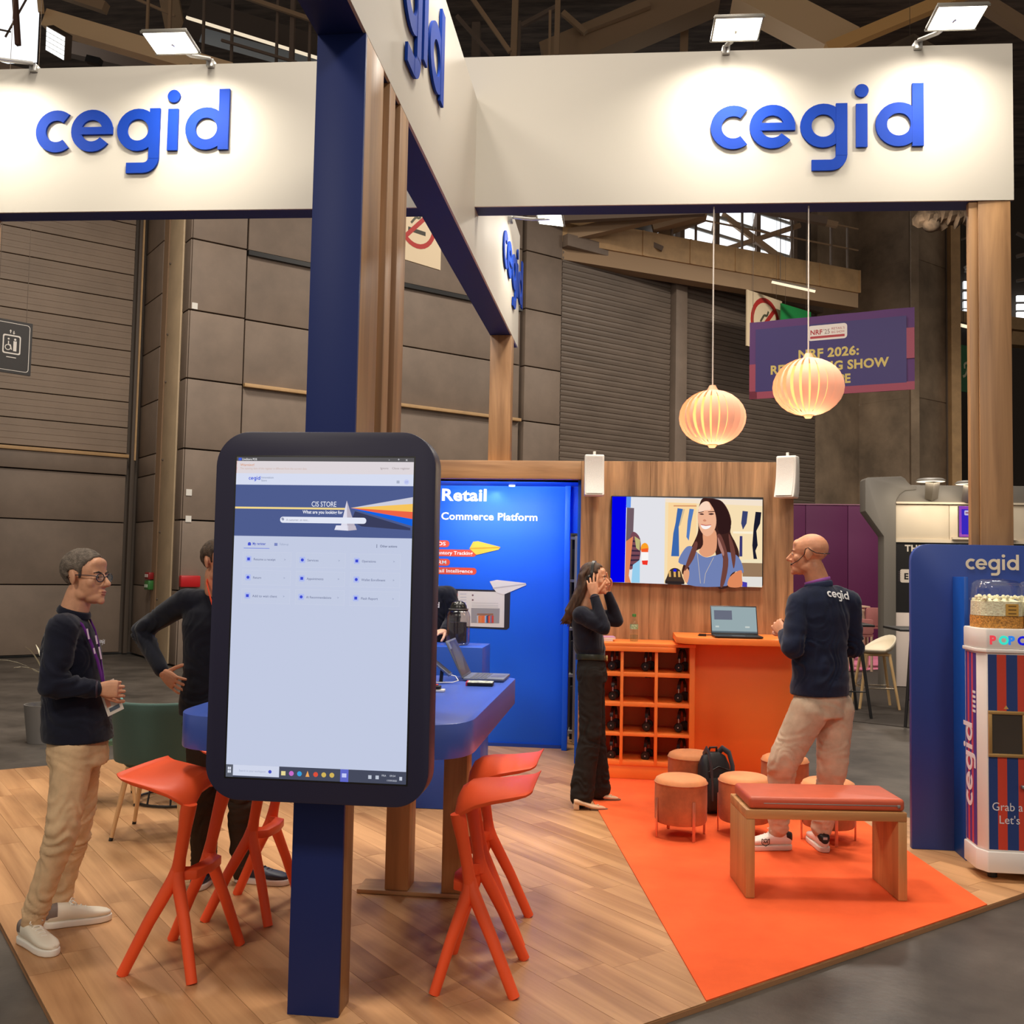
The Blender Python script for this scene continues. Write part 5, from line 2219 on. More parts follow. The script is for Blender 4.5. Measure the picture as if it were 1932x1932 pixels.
# backpack
a = fl(1350, 1540)
t = thing('backpack', 'black backpack standing on the carpet between the pouffes', 'backpack', (a.x, a.y + .06, .0065))
Mb = Matrix.Translation((a.x + .0, a.y + .1, .0065)) @ Matrix.Rotation(math.radians(24), 4, 'Z')
M_BAG = mat('bag_nylon', (34, 33, 36), .5, vary=.2, vscale=20)
q = MB()
q.loft([((0, 0, .003), (.10, 0, 0), (0, .06, 0)), ((0, 0, .05), (.115, 0, 0), (0, .075, 0)), ((0, 0, .2), (.115, 0, 0), (0, .075, 0)), ((0, .01, .31), (.105, 0, 0), (0, .065, 0)), ((0, .015, .37), (.08, 0, 0), (0, .045, 0)), ((0, .015, .395), (.04, 0, 0), (0, .02, 0))], 24, M=Mb, p=3.2)
q.build('bag_body', M_BAG, t)
q = MB()
q.loft([((0, -.075, .03), (.08, 0, 0), (0, .02, 0)), ((0, -.085, .06), (.092, 0, 0), (0, .03, 0)), ((0, -.085, .2), (.092, 0, 0), (0, .03, 0)), ((0, -.072, .24), (.075, 0, 0), (0, .02, 0))], 20, M=Mb, p=3)
q.build('front_pocket', mat('bag_nylon_dark', (26, 25, 27), .6), t)
for s in (-1, 1):
    q = MB()
    q.tube([(s * .05, .06, .37), (s * .06, .0, .42), (s * .075, -.06, .40), (s * .08, -.098, .32), (s * .075, -.11, .22), (s * .07, -.10, .1)], .022, 8, M=Mb, flat=.35)
    q.build('shoulder_strap', mat('strap_grey', (58, 58, 64), .5), t)
q = MB()
q.tube([(-.03, .03, .385), (-.025, .02, .425), (.025, .02, .425), (.03, .03, .385)], .008, 8, M=Mb)
q.build('carry_handle', M_BAG, t)
for z in (.24, .31):
    q = MB()
    q.tube([(-.09, -.075, z - .03), (0, -.085 + (z - .24) * .4, z), (.09, -.075, z - .03)], .004, 6, M=Mb)
    q.build('zip', M_BLACK, t)
q = MB()
q.tube([(-.10, -.05, .01), (-.17, -.10, .006), (-.24, -.04, .006), (-.27, .0, .008)], .007, 6, M=Mb, flat=.4)
q.build('loose_strap', M_BAG, t)

# popcorn panel and machine ------------------------------------------
PV = 6.2
t = thing('display_board', 'blue backing panel with rounded corner and white word mark behind the popcorn machine', 'panel', (2.3, PV, 0))
q = MB()
rr = .10
pts = [(1.715, 0)] + [(1.715 + rr - rr * math.cos(math.radians(a)), 1.812 - rr + rr * math.sin(math.radians(a))) for a in range(0, 91, 15)] + [(3.0, 1.812), (3.0, 0)]
q.prism(pts, 0, .045, M=frame((0, PV + .045, .001), (1, 0, 0), (0, 0, 1)))
q.build('panel_board', mat('popcorn_navy', (34, 62, 140), .42), t, .002)
Mx = frame((2.03, PV - .001, 1.665), (1, 0, 0), (0, 0, 1)) @ Matrix.Scale(.0655, 4)
P = Print(Matrix(), 0, .5)
for l_ in logo_letters(.0, .05, .95):
    P.mb.add(l_.v, l_.f, P.mi((224, 210, 186)), Mx)
P.build('word_mark', t)
for x0 in (1.955, 2.62):
    q = MB()
    q.box(x0, x0 + .024, 6.0, PV - .001, .001, 1.62)
    q.build('side_fin', mat('popcorn_fin_blue', (16, 76, 168), .4), t, .002)

mx0, my0 = 1.955, 5.62        # front corner of the machine
t = thing('popcorn_machine', 'white popcorn vending machine with blue and red stripes and clear domes', 'vending machine', (2.25, 5.75, 0))
M_MW = mat('machine_white', (232, 226, 220), .35)
L0, MBK = 1.913, 5.865


def body(z0, z1, g, name, m_, bev=.004):
    pts = [(L0 - g, MBK), (L0 - g, my0 + .06 - g * .4), (mx0 - .01 - g * .4, my0 - g), (2.62 + g, my0 - g), (2.62 + g, MBK)]
    q = MB()
    q.prism(pts, z0, z1)
    return q.build(name, m_, t, bev)


body(.05, .16, .012, 'base_skirt', M_MW, .006)
body(.16, 1.215, 0, 'body', M_MW)
body(1.215, 1.235, .014, 'collar_lip', M_MW, .004)
body(1.235, 1.345, .008, 'collar', M_MW, .008)
q = MB()
q.box(2.06, 2.58, MBK + .001, 6.12, .05, 1.30)
q.build('rear_casing', M_MW, t, .006)
for x in (2.0, 2.55):
    q = MB()
    q.lathe([(.025, -.05), (.025, 0)], 12, (x, my0 + .1, .051))
    q.build('foot', M_BLACK, t)
FM = frame((mx0 - .01, my0 - .0012, 0), (1, 0, 0), (0, 0, 1))
P = Print(FM, 0, .45)
P.rect(.006, .60, .17, 1.205, (34, 60, 122)).up()
for i in range(5):
    x = .052 + .105 * i
    P.rect(x, x + .048, .17, 1.205, (206, 66, 44))
P.up()
P.text('Grab a S', .02, .376, .062, (224, 222, 226), 0, .20).text("Let's C", .055, .308, .062, (224, 222, 226), 0, .165)
P.poly([(.085, .915), (.111, .915), (.098, .935)], (206, 160, 90))
P.build('front_print', t)
SM = frame((L0 - .0012, MBK, 0), (0, -1, 0), (0, 0, 1))
SL = MBK - my0 - .06
P = Print(SM, 0, .45)
P.rect(.012, SL - .004, .17, 1.205, (74, 58, 140)).up()
for x in (.045, .105):
    P.rect(x, x + .028, .17, 1.205, (196, 72, 92))
P.up()
Lm = Matrix.Translation((.118, .36, P.z)) @ Matrix.Rotation(math.radians(90), 4, 'Z') @ Matrix.Scale(.098, 4)
for l_ in logo_letters(0, .01):
    P.mb.add(l_.v, l_.f, P.mi((230, 224, 228)), SM @ Lm)
for i in range(5):
    P.rect(SL - .06, SL - .012, .88 + .026 * i, .894 + .026 * i, (226, 222, 224))
P.build('side_print', t)
Pw = Print(frame((1.958, my0 - .0095, 1.262), (1, 0, 0), (0, 0, 1)), 1.0)
x = 0
for ch_, c_ in zip('POPCORN', ((232, 70, 80), (60, 226, 200), (50, 130, 226), (30, 30, 210), (40, 50, 226), (90, 40, 220), (220, 60, 160))):
    Pw.text(ch_, x, 0, .062, c_, .05)
    x += .048
Pw.build('lit_letters', t)
fx0, fx1, fz0, fz1 = .004, .195, .66, .905
q = MB()
for a in ((fx0, fx1, fz0, fz0 + .018), (fx0, fx1, fz1 - .018, fz1), (fx0, fx0 + .018, fz0 + .018, fz1 - .018), (fx1 - .018, fx1, fz0 + .018, fz1 - .018)):
    q.box(a[0], a[1], a[2], a[3], .001, .014, M=FM)
q.build('hatch_frame', mat('hatch_gold', (190, 150, 92), .35, .5), t, .002)
q = MB()
q.box(fx0 + .018, fx1 - .018, fz0 + .018, fz1 - .018, .001, .005, M=FM)
q.build('hatch_window', mat('hatch_glass', (66, 58, 50), .12, coat=.5), t)
q = MB()
q.box(.165, .30, .50, .517, .001, .03, M=FM)
q.build('handle', M_METAL, t, .004)
# domes with popcorn
random.seed(2)
for k, (x0, x1) in enumerate(((1.918, 2.160), (2.170, 2.412))):
    cx, cy, rx, ry = (x0 + x1) / 2, 5.742, (x1 - x0) / 2, .115
    def ringp(z, s):
        return ((cx, cy, z), (rx * s, 0, 0), (0, ry * s, 0))
    q = MB()
    q.loft([ringp(1.346, .97), ringp(1.41, .97)], 28, p=5)
    o = q.build('kernel_tray', mat('popcorn_kernels', (206, 140, 62), .6, vary=.4, vscale=110, bump=.5, bscale=120), t)
    q = MB()
    q.loft([ringp(1.412, .95), ringp(1.49, .93), ringp(1.505, .5)], 28, p=5)
    for i in range(90):
        a, b = random.uniform(-.9, .9), random.uniform(-.98, .98)
        q.ell((cx + a * rx * .95, cy + b * ry * .95, 1.495 + random.uniform(0, .022)), [random.uniform(.007, .012)] * 3, 6, 4)
    o = q.build('popped_corn', mat('popcorn_white', (255, 240, 200), .7, vary=.12, vscale=80, bump=.6, bscale=90), t)
    o['kind'] = 'stuff'
    q = MB()
    prof = [(1.412, 1), (1.53, 1), (1.56, .985), (1.585, .93), (1.60, .80), (1.608, .6), (1.612, .3), (1.613, .02)]
    q.loft([ringp(z, s) for z, s in prof], 28, p=4.5)
    q.build('dome_cover', glass('clear_acrylic', (255, 255, 255), .08, .05, .4), t, ang=60)
    q = MB()
    q.tube([(cx - rx * .55, cy - ry * .96, 1.585), (cx + rx * .75, cy - ry * .96, 1.585)], .006, 8)
    q.build('dome_hinge', glass('clear_acrylic', (255, 255, 255), .08, .05, .4), t)
    if k == 0:
        q = MB()
        q.box(cx + .01, cx + .075, cy - ry * 1.0 - .003, cy - ry * 1.0, 1.413, 1.478)
        o = q.build('price_card', mat('card_gold', (206, 158, 70), .5), t)
        Pp = Print(frame((cx + .01, cy - ry - .0035, 1.413), (1, 0, 0), (0, 0, 1)), 0)
        for i in range(3):
            Pp.rect(.012, .053, .010 + .02 * i, .016 + .02 * i, (110, 80, 30))
        Pp.build('card_print', t)
# ================================================================== PEOPLE
def remesh(mb, voxel, it=2, fac=.5):
    """Fuse overlapping pieces into one continuous skin."""
    me = bpy.data.meshes.new('tmp')
    me.from_pydata(mb.v, [], mb.f)
    bm = bmesh.new()
    bm.from_mesh(me)
    bmesh.ops.recalc_face_normals(bm, faces=bm.faces)
    bm.to_mesh(me)
    bm.free()
    o = bpy.data.objects.new('tmp', me)
    C.objects.link(o)
    r = o.modifiers.new('r', 'REMESH')
    r.mode = 'VOXEL'
    r.voxel_size = voxel
    if it:
        sm = o.modifiers.new('s', 'SMOOTH')
        sm.factor, sm.iterations = fac, it
    dg = bpy.context.evaluated_depsgraph_get()
    out = bpy.data.meshes.new_from_object(o.evaluated_get(dg))
    bpy.data.objects.remove(o)
    bpy.data.meshes.remove(me)
    return out


def wrinkle(me, amp, sx=10, sz=30, seed=0.0, zmin=None, zmax=None, tight=None):
    """Cloth folds: push vertices along their normals, mostly level creases; stronger near given points."""
    nv = [v.normal.copy() for v in me.vertices]
    for v, n in zip(me.vertices, nv):
        c = v.co
        a = amp
        if tight:
            k = max(math.exp(-((c - p).length / r) ** 2) for p, r in tight)
            a = amp * (.35 + 1.5 * k)
        w_ = noise.noise(Vector((c.x * 5 + seed, c.y * 5, c.z * 5)))
        d = .55 - 1.6 * abs(noise.noise(Vector((c.x * sx + seed + w_, c.y * sx, c.z * sz + 3.0 * math.sin(c.x * 7 + c.y * 9 + w_ * 3)))))
        d += .35 * noise.noise(Vector((c.x * sx * 2 + seed, c.y * sx * 2 + 5, c.z * sz * 1.6)))
        if zmin is not None:
            a *= min(1, max(0, (c.z - zmin) / .05))
        v.co = c + n * (a * d)
    me.update()


def shade(me):
    me.polygons.foreach_set('use_smooth', [True] * len(me.polygons))
    return me


def limb(mb, pts, rs, n=14):
    for (a, ra), (b, rb) in zip(list(zip(pts, rs)), list(zip(pts, rs))[1:]):
        if (Vector(a) - Vector(b)).length > 1e-4:
            mb.cap(a, b, ra, rb, n)


def torso_rings(J, rows, lat_lo, lat_hi):
    """rows: (t, half width, half depth, forward shift) from pelvis (0) to neck base (1)."""
    rings = []
    for t, hw_, hd, sh in rows:
        p = J['pelvis'].lerp(J['chest'], t / .62) if t < .62 else J['chest'].lerp(J['neck'], (t - .62) / .38)
        lat = lat_lo.lerp(lat_hi, min(1, t / .7)).normalized()
        fr = Vector((0, 0, 1)).cross(lat).normalized()
        rings.append((p + fr * sh, lat * hw_, fr * hd))
    return rings


def head_blobs(mb, M, s, jaw=1.0):
    def E(c, r, R=None):
        mb.ell(M @ (Vector(c) * s), [x * s for x in r], 18, 12, R=(M.to_3x3() @ R) if R is not None else M.to_3x3())
    E((0, -.018, .036), (.072, .094, .082))
    E((0, .005, .03), (.070, .085, .078))
    E((0, .032, -.03), (.060, .063, .082))
    E((0, .064, .040), (.047, .022, .032))
    E((0, .012, -.06), (.054, .060, .045))
    E((0, .050, -.086), (.040 * jaw, .046, .031))
    for x in (-1, 1):
        E((x * .040 * jaw, .012, -.074), (.018, .032, .026))
    E((0, .087, -.101), (.019 * jaw, .016, .016))
    E((0, .074, .022), (.050, .016, .013))
    E((0, .062, .058), (.050, .024, .030))
    for x in (-1, 1):
        E((x * .040, .058, -.022), (.022, .022, .026))
        E((x * .012, .099, -.034), (.009, .009, .008))
        E((x * .0315, .078, .0035), (.0155, .010, .008))
        E((x * .074, -.012, .0), (.008, .021, .034), Matrix.Rotation(math.radians(12), 3, 'X') @ Matrix.Rotation(x * math.radians(-18), 3, 'Z'))
        E((x * .0735, -.006, -.024), (.006, .011, .012))
    mb.cap(M @ (Vector((0, .088, .012)) * s), M @ (Vector((0, .117, -.026)) * s), .0075 * s, .0125 * s)
    E((0, .110, -.030), (.0115, .012, .010))
    E((0, .094, -.060), (.022, .011, .0065))
    E((0, .092, -.073), (.019, .011, .0065))
    E((0, .086, -.086), (.022, .012, .010))


def face_parts(M, s, parent, iris=(70, 50, 36), brow=(70, 54, 42), lips=(176, 98, 84), glasses=None, browr=.0035):
    for x in (-1, 1):
        q = MB()
        q.ell(M @ (Vector((x * .0315, .0755, .0035)) * s), [.0125 * s] * 3, 12, 8)
        e = q.build('eye', mat('eye_white', (226, 220, 214), .3), parent)
        q = MB()
        q.ell(M @ (Vector((x * .0315, .0868, .0035)) * s), [.006 * s, .0025 * s, .006 * s], 12, 6, R=M.to_3x3())
        q.build('iris', mat('iris_%d' % iris[0], iris, .2), e)
        q = MB()
        q.tube([M @ (Vector(p) * s) for p in ((x * .014, .0895, .020), (x * .032, .0875, .026), (x * .048, .074, .021))], [browr * s, browr * 1.2 * s, browr * .6 * s], 8)
        q.build('eyebrow', mat('brow_%d' % brow[0], brow, .8), parent)
    q = MB()
    q.ell(M @ (Vector((0, .0985, -.0605)) * s), [.019 * s, .0075 * s, .004 * s], 14, 6, R=M.to_3x3())
    q.ell(M @ (Vector((0, .0965, -.0715)) * s), [.016 * s, .0075 * s, .0045 * s], 14, 6, R=M.to_3x3())
    q.build('lips', mat('lips_%d' % lips[0], lips, .45), parent)
    if glasses:
        g = MB()
        for x in (-1, 1):
            c = Vector((x * .033, .101, .001))
            g.tube([M @ ((c + Vector((.023 * math.cos(a), -.006 * abs(math.cos(a)) * (1 if x * math.cos(a) > 0 else 0), .018 * math.sin(a)))) * s) for a in [2 * math.pi * i / 20 for i in range(20)]], .0021 * s, 6, closed=True)
            g.tube([M @ (Vector(p) * s) for p in ((x * .056, .094, .008), (x * .072, .05, .010), (x * .078, -.005, .008), (x * .078, -.022, -.006))], .0019 * s, 6)
        g.tube([M @ (Vector(p) * s) for p in ((-.011, .102, .005), (0, .105, .008), (.011, .102, .005))], .0019 * s, 6)
        gl = g.build('glasses', mat('glasses_frame', (24, 26, 44), .3), parent)
        for x in (-1, 1):
            q = MB()
            q.prism(circle(x * .033, .001, .0215, .0165, 16), -.1004, -.0998, M=M @ Matrix.Scale(s, 4) @ frame((0, 0, 0), (1, 0, 0), (0, 0, 1)))
            q.build('lens', glass('spectacle_lens', (246, 248, 252), .02, .03, .2), gl)


def hand_geo(wrist, fdir, palm, thumb, curl=(25, 28, 32, 36), tcurl=25, spread=6, s=1.0, tspread=42):
    """Five fingered hand. fdir: finger direction, palm: direction the palm faces, thumb: +1/-1 side."""
    y = Vector(fdir).normalized()
    z = -Vector(palm)
    z = (z - y * z.dot(y)).normalized()
    x = y.cross(z) * thumb
    M = Matrix(((x.x, y.x, z.x, wrist[0]), (x.y, y.y, z.y, wrist[1]), (x.z, y.z, z.z, wrist[2]), (0, 0, 0, 1)))
    mb = MB()

    def T(p):
        return M @ (Vector(p) * s)
    rings = []
    for yy, hw_, hd in ((-.02, .024, .019), (.0, .026, .018), (.025, .034, .016), (.055, .040, .0145), (.085, .041, .012), (.096, .037, .009)):
        rings.append((T((0, yy, 0)), x * hw_ * s, z * hd * s))
    mb.loft(rings, 16, p=2.6)
    for i, (bx, L, r) in enumerate(((.0305, .074, .0086), (.0105, .082, .0089), (-.0098, .076, .0084), (-.029, .060, .0075))):
        a = 0.0
        sp = math.radians((1.5 - i) * spread)
        p = Vector((bx, .086 - (.004 if i in (0, 3) else 0) - (.004 if i == 3 else 0), .001))
        rr = r
        for k, f in enumerate((.45, .31, .24)):
            a += math.radians(curl[i] * (.8, 1.15, .8)[k])
            d = Vector((math.sin(sp) * math.cos(a), math.cos(sp) * math.cos(a), -math.sin(a)))
            e = p + d * L * f
            mb.cap(T(p), T(e), rr * s, rr * .92 * s, 10)
            p, rr = e, rr * .92
    p = Vector((.022, .022, -.006))
    ta = math.radians(tspread)
    d = Vector((math.sin(ta), math.cos(ta), -.25)).normalized()
    e = p + d * .044
    mb.cap(T(p), T(e), .0135 * s, .0105 * s, 10)
    for L, k in ((.032, 1), (.026, 2)):
        ta2 = ta - math.radians(tcurl * k * .8)
        d = Vector((math.sin(ta2), math.cos(ta2), -.25 - .012 * tcurl * k)).normalized()
        p, e = e, e + d * L
        mb.cap(T(p), T(e), (.0105 - .001 * (k - 1)) * s, (.0098 - .0012 * (k - 1)) * s, 10)
    return mb


def shoe(name, heel, toe, L, parent, kind='sneaker', main=(236, 226, 206), tab=None, sole=(240, 234, 222), lace=(244, 240, 228)):
    heel, toe = Vector(heel), Vector(toe)
    f = (toe - heel)
    f.z = 0
    f.normalize()
    r = f.cross(Vector((0, 0, 1)))
    up = Vector((0, 0, 1))
    k = L / .29

    def ring(x, hw_, z0, z1, side=0.0):
        return (heel + f * x * k + r * side * k + up * ((z0 + z1) / 2 * k), r * hw_ * k, up * ((z1 - z0) / 2 * k))
    if kind == 'pump':
        rows_ = [ring(.004, .018, .045, .085), ring(.03, .027, .045, .088), ring(.09, .028, .030, .066), ring(.15, .034, .008, .046), ring(.20, .037, .004, .038), ring(.245, .030, .004, .030), ring(.268, .014, .006, .020)]
    else:
        rows_ = [ring(.0, .016, .030, .085), ring(.012, .028, .026, .100), ring(.05, .035, .026, .108), ring(.095, .036, .026, .104), ring(.14, .039, .026, .086), ring(.19, .044, .026, .070), ring(.235, .043, .026, .062), ring(.268, .032, .028, .053), ring(.284, .014, .03, .044)]
    q = MB()
    q.loft(rows_, 20, p=2.6)
    o = q.build(name, mat('shoe_%d_%d_%d' % main, main, .5), parent, ang=60)
    pts = []
    for x, hw_ in ((-.004, .012), (.004, .026), (.03, .036), (.09, .037), (.14, .041), (.19, .0465), (.235, .0455), (.268, .035), (.286, .018), (.291, .006)):
        pts.append((x * k, hw_ * k))
    poly = pts + [(x, -y) for x, y in pts[::-1]]
    Mx = Matrix(((f.x, -r.x, 0, heel.x), (f.y, -r.y, 0, heel.y), (0, 0, 1, heel.z), (0, 0, 0, 1)))
    q = MB()
    if kind == 'pump':
        q.prism([(x, y * .82) for x, y in poly if x > .12 * k], .001, .007, M=Mx)
        q.build('sole', mat('pump_sole', (120, 90, 70), .6), o)
        q = MB()
        q.prism([(.0, -.018 * k), (.045 * k, -.022 * k), (.045 * k, .022 * k), (.0, .018 * k)], .001, .05 * k, M=Mx)
        q.build('heel', mat('shoe_%d_%d_%d' % main, main, .5), o, .003)
        q = MB()
        for s in (-1, 1):
            q.ell(Mx @ Vector((.205 * k, s * .011 * k, .039 * k)), (.009 * k, .009 * k, .004 * k), 8, 5)
        q.build('bow', mat('bow_beige', (222, 190, 156), .4), o)
        return o
    q.prism(poly, .001, .031 * k, M=Mx)
    q.build('sole', mat('sole_%d_%d_%d' % sole, sole, .55), o, .006 * k, seg=3)
    if tab:
        q = MB()
        rt = [ring(-.002, .017, .034, .088), ring(.010, .0295, .033, .103), ring(.05, .0362, .034, .109)]
        q.loft(rt, 20, p=2.6)
        q.build('heel_patch', mat('heel_%d_%d_%d' % tab, tab, .6), o, ang=60)
    if lace:
        for i in range(5):
            x, z = .108 + .021 * i, .1015 - .0085 * i
            q = MB()
            q.tube([Mx @ (Vector((x - .004, -.026, z - .012)) * k), Mx @ (Vector((x, -.010, z + .001)) * k), Mx @ (Vector((x + .003, .010, z + .001)) * k), Mx @ (Vector((x + .008, .026, z - .014)) * k)], .0028 * k, 6)
            q.build('lace', mat('lace_%d' % lace[0], lace, .7), o)
        q = MB()
        for s in (-1, 1):
            q.tube([Mx @ (Vector(p) * k) for p in ((.1, 0, .106), (.112, s * .018, .118), (.125, s * .03, .110), (.115, s * .022, .10), (.1, 0, .106))], .0026 * k, 6)
        q.build('bow', mat('lace_%d' % lace[0], lace, .7), o)
    return o


def build_person(label, J, o):
    """J: joints in world space; o: options."""
    root = (J['anR'] + J['anL']) / 2
    t = thing('person', label, 'person', (root.x, root.y, o.get('z0', .0)))
    s = o.get('s', 1.0)
    hs = o.get('hs', .95)
    fwd = Vector(o['face']).normalized()
    rt_ = fwd.cross(Vector((0, 0, 1))).normalized()
    upv = rt_.cross(fwd)
    HM = frame(J['head'], rt_, fwd, upv)
    lat_hi = (J['shR'] - J['shL'])
    lat_hi.z = 0
    lat_hi.normalize()
    lat_lo = (J['hipR'] - J['hipL'])
    lat_lo.z = 0
    lat_lo.normalize()
    fat = o.get('fat', 1.0)
    ht = o.get('hem_t', -.10)
    hw0 = o.get('hemw', 1.0)
    rows_top = [(ht, .170 * hw0, .140 * hw0, .0), (ht + .1, .168 * hw0, .138 * hw0, .0), (.25, .154, .126, .0), (.48, .156, .120, .0), (.66, .166, .118, .0), (.80, .155, .105, -.005), (.90, .115, .082, -.012), (.97, .064, .06, -.01), (1.03, .052, .052, -.004)]
    rows_top = [(a, b * s * fat, c * s * fat, d) for a, b, c, d in rows_top]
    # skin
    skin = mat('skin_%d' % o['skin'][0], o['skin'], .5, vary=.05, vscale=30)
    b = MB()
    head_blobs(b, HM, hs, o.get('jaw', 1.0))
    nb = HM @ (Vector((0, -.022, -.07)) * hs)
    b.cap(nb, J['neck'] + Vector((0, 0, .0)), .058 * s, .067 * s, 16)
    b.loft([(c, x * .9, y * .9) for c, x, y in torso_rings(J, rows_top[1:-2], lat_lo, lat_hi)], 24)
    for S_ in 'RL':
        limb(b, [J['sh' + S_], J['el' + S_], J['wr' + S_]], [.048 * s, .038 * s, .0255 * s])
        limb(b, [J['hip' + S_], J['kn' + S_], J['an' + S_]], [.075 * s, .05 * s, .034 * s])
        limb(b, [J['an' + S_], J['an' + S_] + Vector((0, 0, -.05 * s))], [.034 * s, .03 * s])
    me = remesh(b, .0052, 2)
    bm = bmesh.new()
    bm.from_mesh(me)
    for hd in o['hands']:
        hm = remesh(hand_geo(*hd[0], **hd[1]), .0026, 2, .4)
        bm.from_mesh(hm)
        bpy.data.meshes.remove(hm)
    bm.to_mesh(me)
    bm.free()
    put('body', shade(me), skin, t)
    face_parts(HM, hs, t, brow=o.get('brow', (70, 54, 42)), lips=o.get('lips', (176, 104, 88)), glasses=o.get('glasses'), browr=o.get('browr', .0035))
    # top
    if o.get('top'):
        b = MB()
        b.loft(torso_rings(J, rows_top[:-1], lat_lo, lat_hi), 28, p=2.2)
        for S_ in 'RL':
            sh_in = J['sh' + S_].lerp(J['neck'], .45) + Vector((0, 0, -.03))
            limb(b, [sh_in, J['sh' + S_], J['el' + S_], J['el' + S_].lerp(J['wr' + S_], .93)], [.075 * s, .070 * s, .054 * s, .038 * s], 18)
        if o.get('short'):
            pass
        me = remesh(b, .0085, 4)
        ht_ = o.get('hem_t', -.10)
        wrinkle(me, o.get('fold', .010), 5, 13, o.get('seed', 0), zmin=(J['pelvis'].lerp(J['chest'], ht_ / .62)).z, tight=[(J['elR'], .13), (J['elL'], .13), (J['pelvis'] + Vector((0, 0, .09)), .13)])
        put('sweater', shade(me), mat('knit_%d_%d_%d' % o['top'], o['top'], .85, spec=.2, vary=.12, vscale=14, bump=.12, bscale=400, sheen=.15), t)
    # trousers
    b = MB()
    rows_p = [(-.30, .148, .116, -.008), (-.16, .152, .120, -.006), (.0, .146, .112, .0), (.12, .136, .102, .0)]
    b.loft(torso_rings(J, [(a, q1 * s * fat, q2 * s * fat, q3) for a, q1, q2, q3 in rows_p], lat_lo, lat_lo), 26, p=2.2)
    kr = o.get('leg', (.094, .070, .052, .050))
    for S_ in 'RL':
        end = J['kn' + S_].lerp(J['an' + S_], o.get('hem', 1.0))
        mid = J['kn' + S_].lerp(J['an' + S_], .55)
        limb(b, [J['hip' + S_], J['hip' + S_].lerp(J['kn' + S_], .5), J['kn' + S_], mid, end], [kr[0] * s, (kr[0] + kr[1]) / 2 * s, kr[1] * s, kr[2] * s, kr[3] * s], 18)
    me = remesh(b, .0085, 4)
    wrinkle(me, o.get('pfold', .010), 6, 22, o.get('seed', 0) + 9, tight=[(J['knR'], .16), (J['knL'], .16), (J['anR'], .17), (J['anL'], .17), (J['pelvis'] + Vector((0, 0, -.12)), .15)])
    # cut the leg ends level
    put('trousers', shade(me), mat('cloth_%d_%d_%d' % o['pants'], o['pants'], .85, spec=.2, vary=.08, vscale=9, bump=.08, bscale=300), t)
    return t, HM


def short_hair(HM, s, col, col2, parent, front=.088, side=.035, back=-.06, thick=1.0, seed=0):
    """Close-cropped hair shell following the skull."""
    vs, fs, idx = [], [], {}
    n, m = 56, 34
    c, r = Vector((0, -.016, .037)), (.0775 * thick, .0995 * thick, .0865 * thick)
    for i in range(m + 1):
        th = math.pi * i / m
        for j in range(n):
            ph = 2 * math.pi * j / n
            p = c + Vector((r[0] * math.sin(th) * math.cos(ph), r[1] * math.sin(th) * math.sin(ph), r[2] * math.cos(th)))
            y = p.y
            if y > .066:
                lim = front
            elif y > .030:
                lim = .024 + (front - .024) * ((y - .030) / .036) ** .8
            elif y > .006:
                lim = -.014
            elif y > -.035:
                lim = .020
            else:
                lim = back - .002
            if y < -.005:
                p += Vector((p.x * .02, -.0, 0))
            if p.z < lim - .006:
                continue
            e = min(1, max(0, (p.z - lim) / .02))
            k = noise.noise(p * 60 + Vector((seed, 0, 0))) * .0035 + noise.noise(p * 150) * .002
            d = (p - c).normalized()
            p = p + d * (k - .013 * (1 - e) ** 2 + .002)
            idx[(i, j)] = len(vs)
            vs.append(HM @ (p * s))
    for i in range(m):
        for j in range(n):
            f = [idx.get(q) for q in ((i, j), (i + 1, j), (i + 1, (j + 1) % n), (i, (j + 1) % n))]
            if None not in f:
                fs.append(tuple(f))
    q = MB()
    q.add(vs, fs)
    o = q.build('hair', mat('hair_%d' % col[0], col, .75, vary=.35, vscale=60, col2=col2, bump=.6, bscale=250), parent, ang=80)
    sd = o.modifiers.new('s', 'SOLIDIFY')
    sd.thickness, sd.offset = .012 * s, -1
    return o


def lanyard(t, pts, col, wd=.009, name='lanyard', m_=None):
    q = MB()
    q.tube(pts, wd, 8, flat=.25)
    return q.build(name, m_ or mat('lanyard_%d_%d' % (col[0], col[1]), col, .6), t)


V = lambda *a: at(*a)

# --- man at the table's far left --------------------------------------
vR, vL, vM = 3.98, 4.26, 4.12
J = dict(head=at(161, 1088, vM), neck=at(138, 1160, vM), chest=at(134, 1235, vM), pelvis=at(146, 1372, vM),
         shR=at(118, 1186, vM - .165), shL=at(137, 1184, vM + .165), elR=at(100, 1294, vM - .22), elL=at(128, 1290, vM + .20),
         wrR=at(186, 1300, vM - .13), wrL=at(198, 1298, vM + .02), hipR=at(140, 1412, vM - .085), hipL=at(154, 1408, vM + .085),
         knR=at(118, 1568, vR), knL=at(148, 1556, vL), anR=at(62, 1734, 4.0), anL=at(112, 1700, 4.33))
o_ = dict(skin=(218, 158, 122), face=(.97, -.10, -.04), fat=1.1, s=.94, hs=1.0, top=(26, 28, 44), pants=(226, 190, 148), glasses=True, seed=1.0, brow=(60, 50, 42), fold=.012, pfold=.008,
          leg=(.094, .068, .054, .052), hem=.985,
          hands=[((J['wrR'] + Vector((-.005, 0, 0)), (1, .12, .02), (0, 1, -.1), 1), dict(curl=(48, 55, 58, 60), tcurl=20, spread=3, s=.92, tspread=35)),
                 ((J['wrL'] + Vector((.0, .0, -.01)), (.92, -.32, .05), (-.3, -.9, .1), -1), dict(curl=(52, 55, 55, 52), tcurl=20, spread=3, s=.92, tspread=35))])
t, HM = build_person('man with grey hair and glasses in navy polo and beige trousers, hands clasped', J, o_)
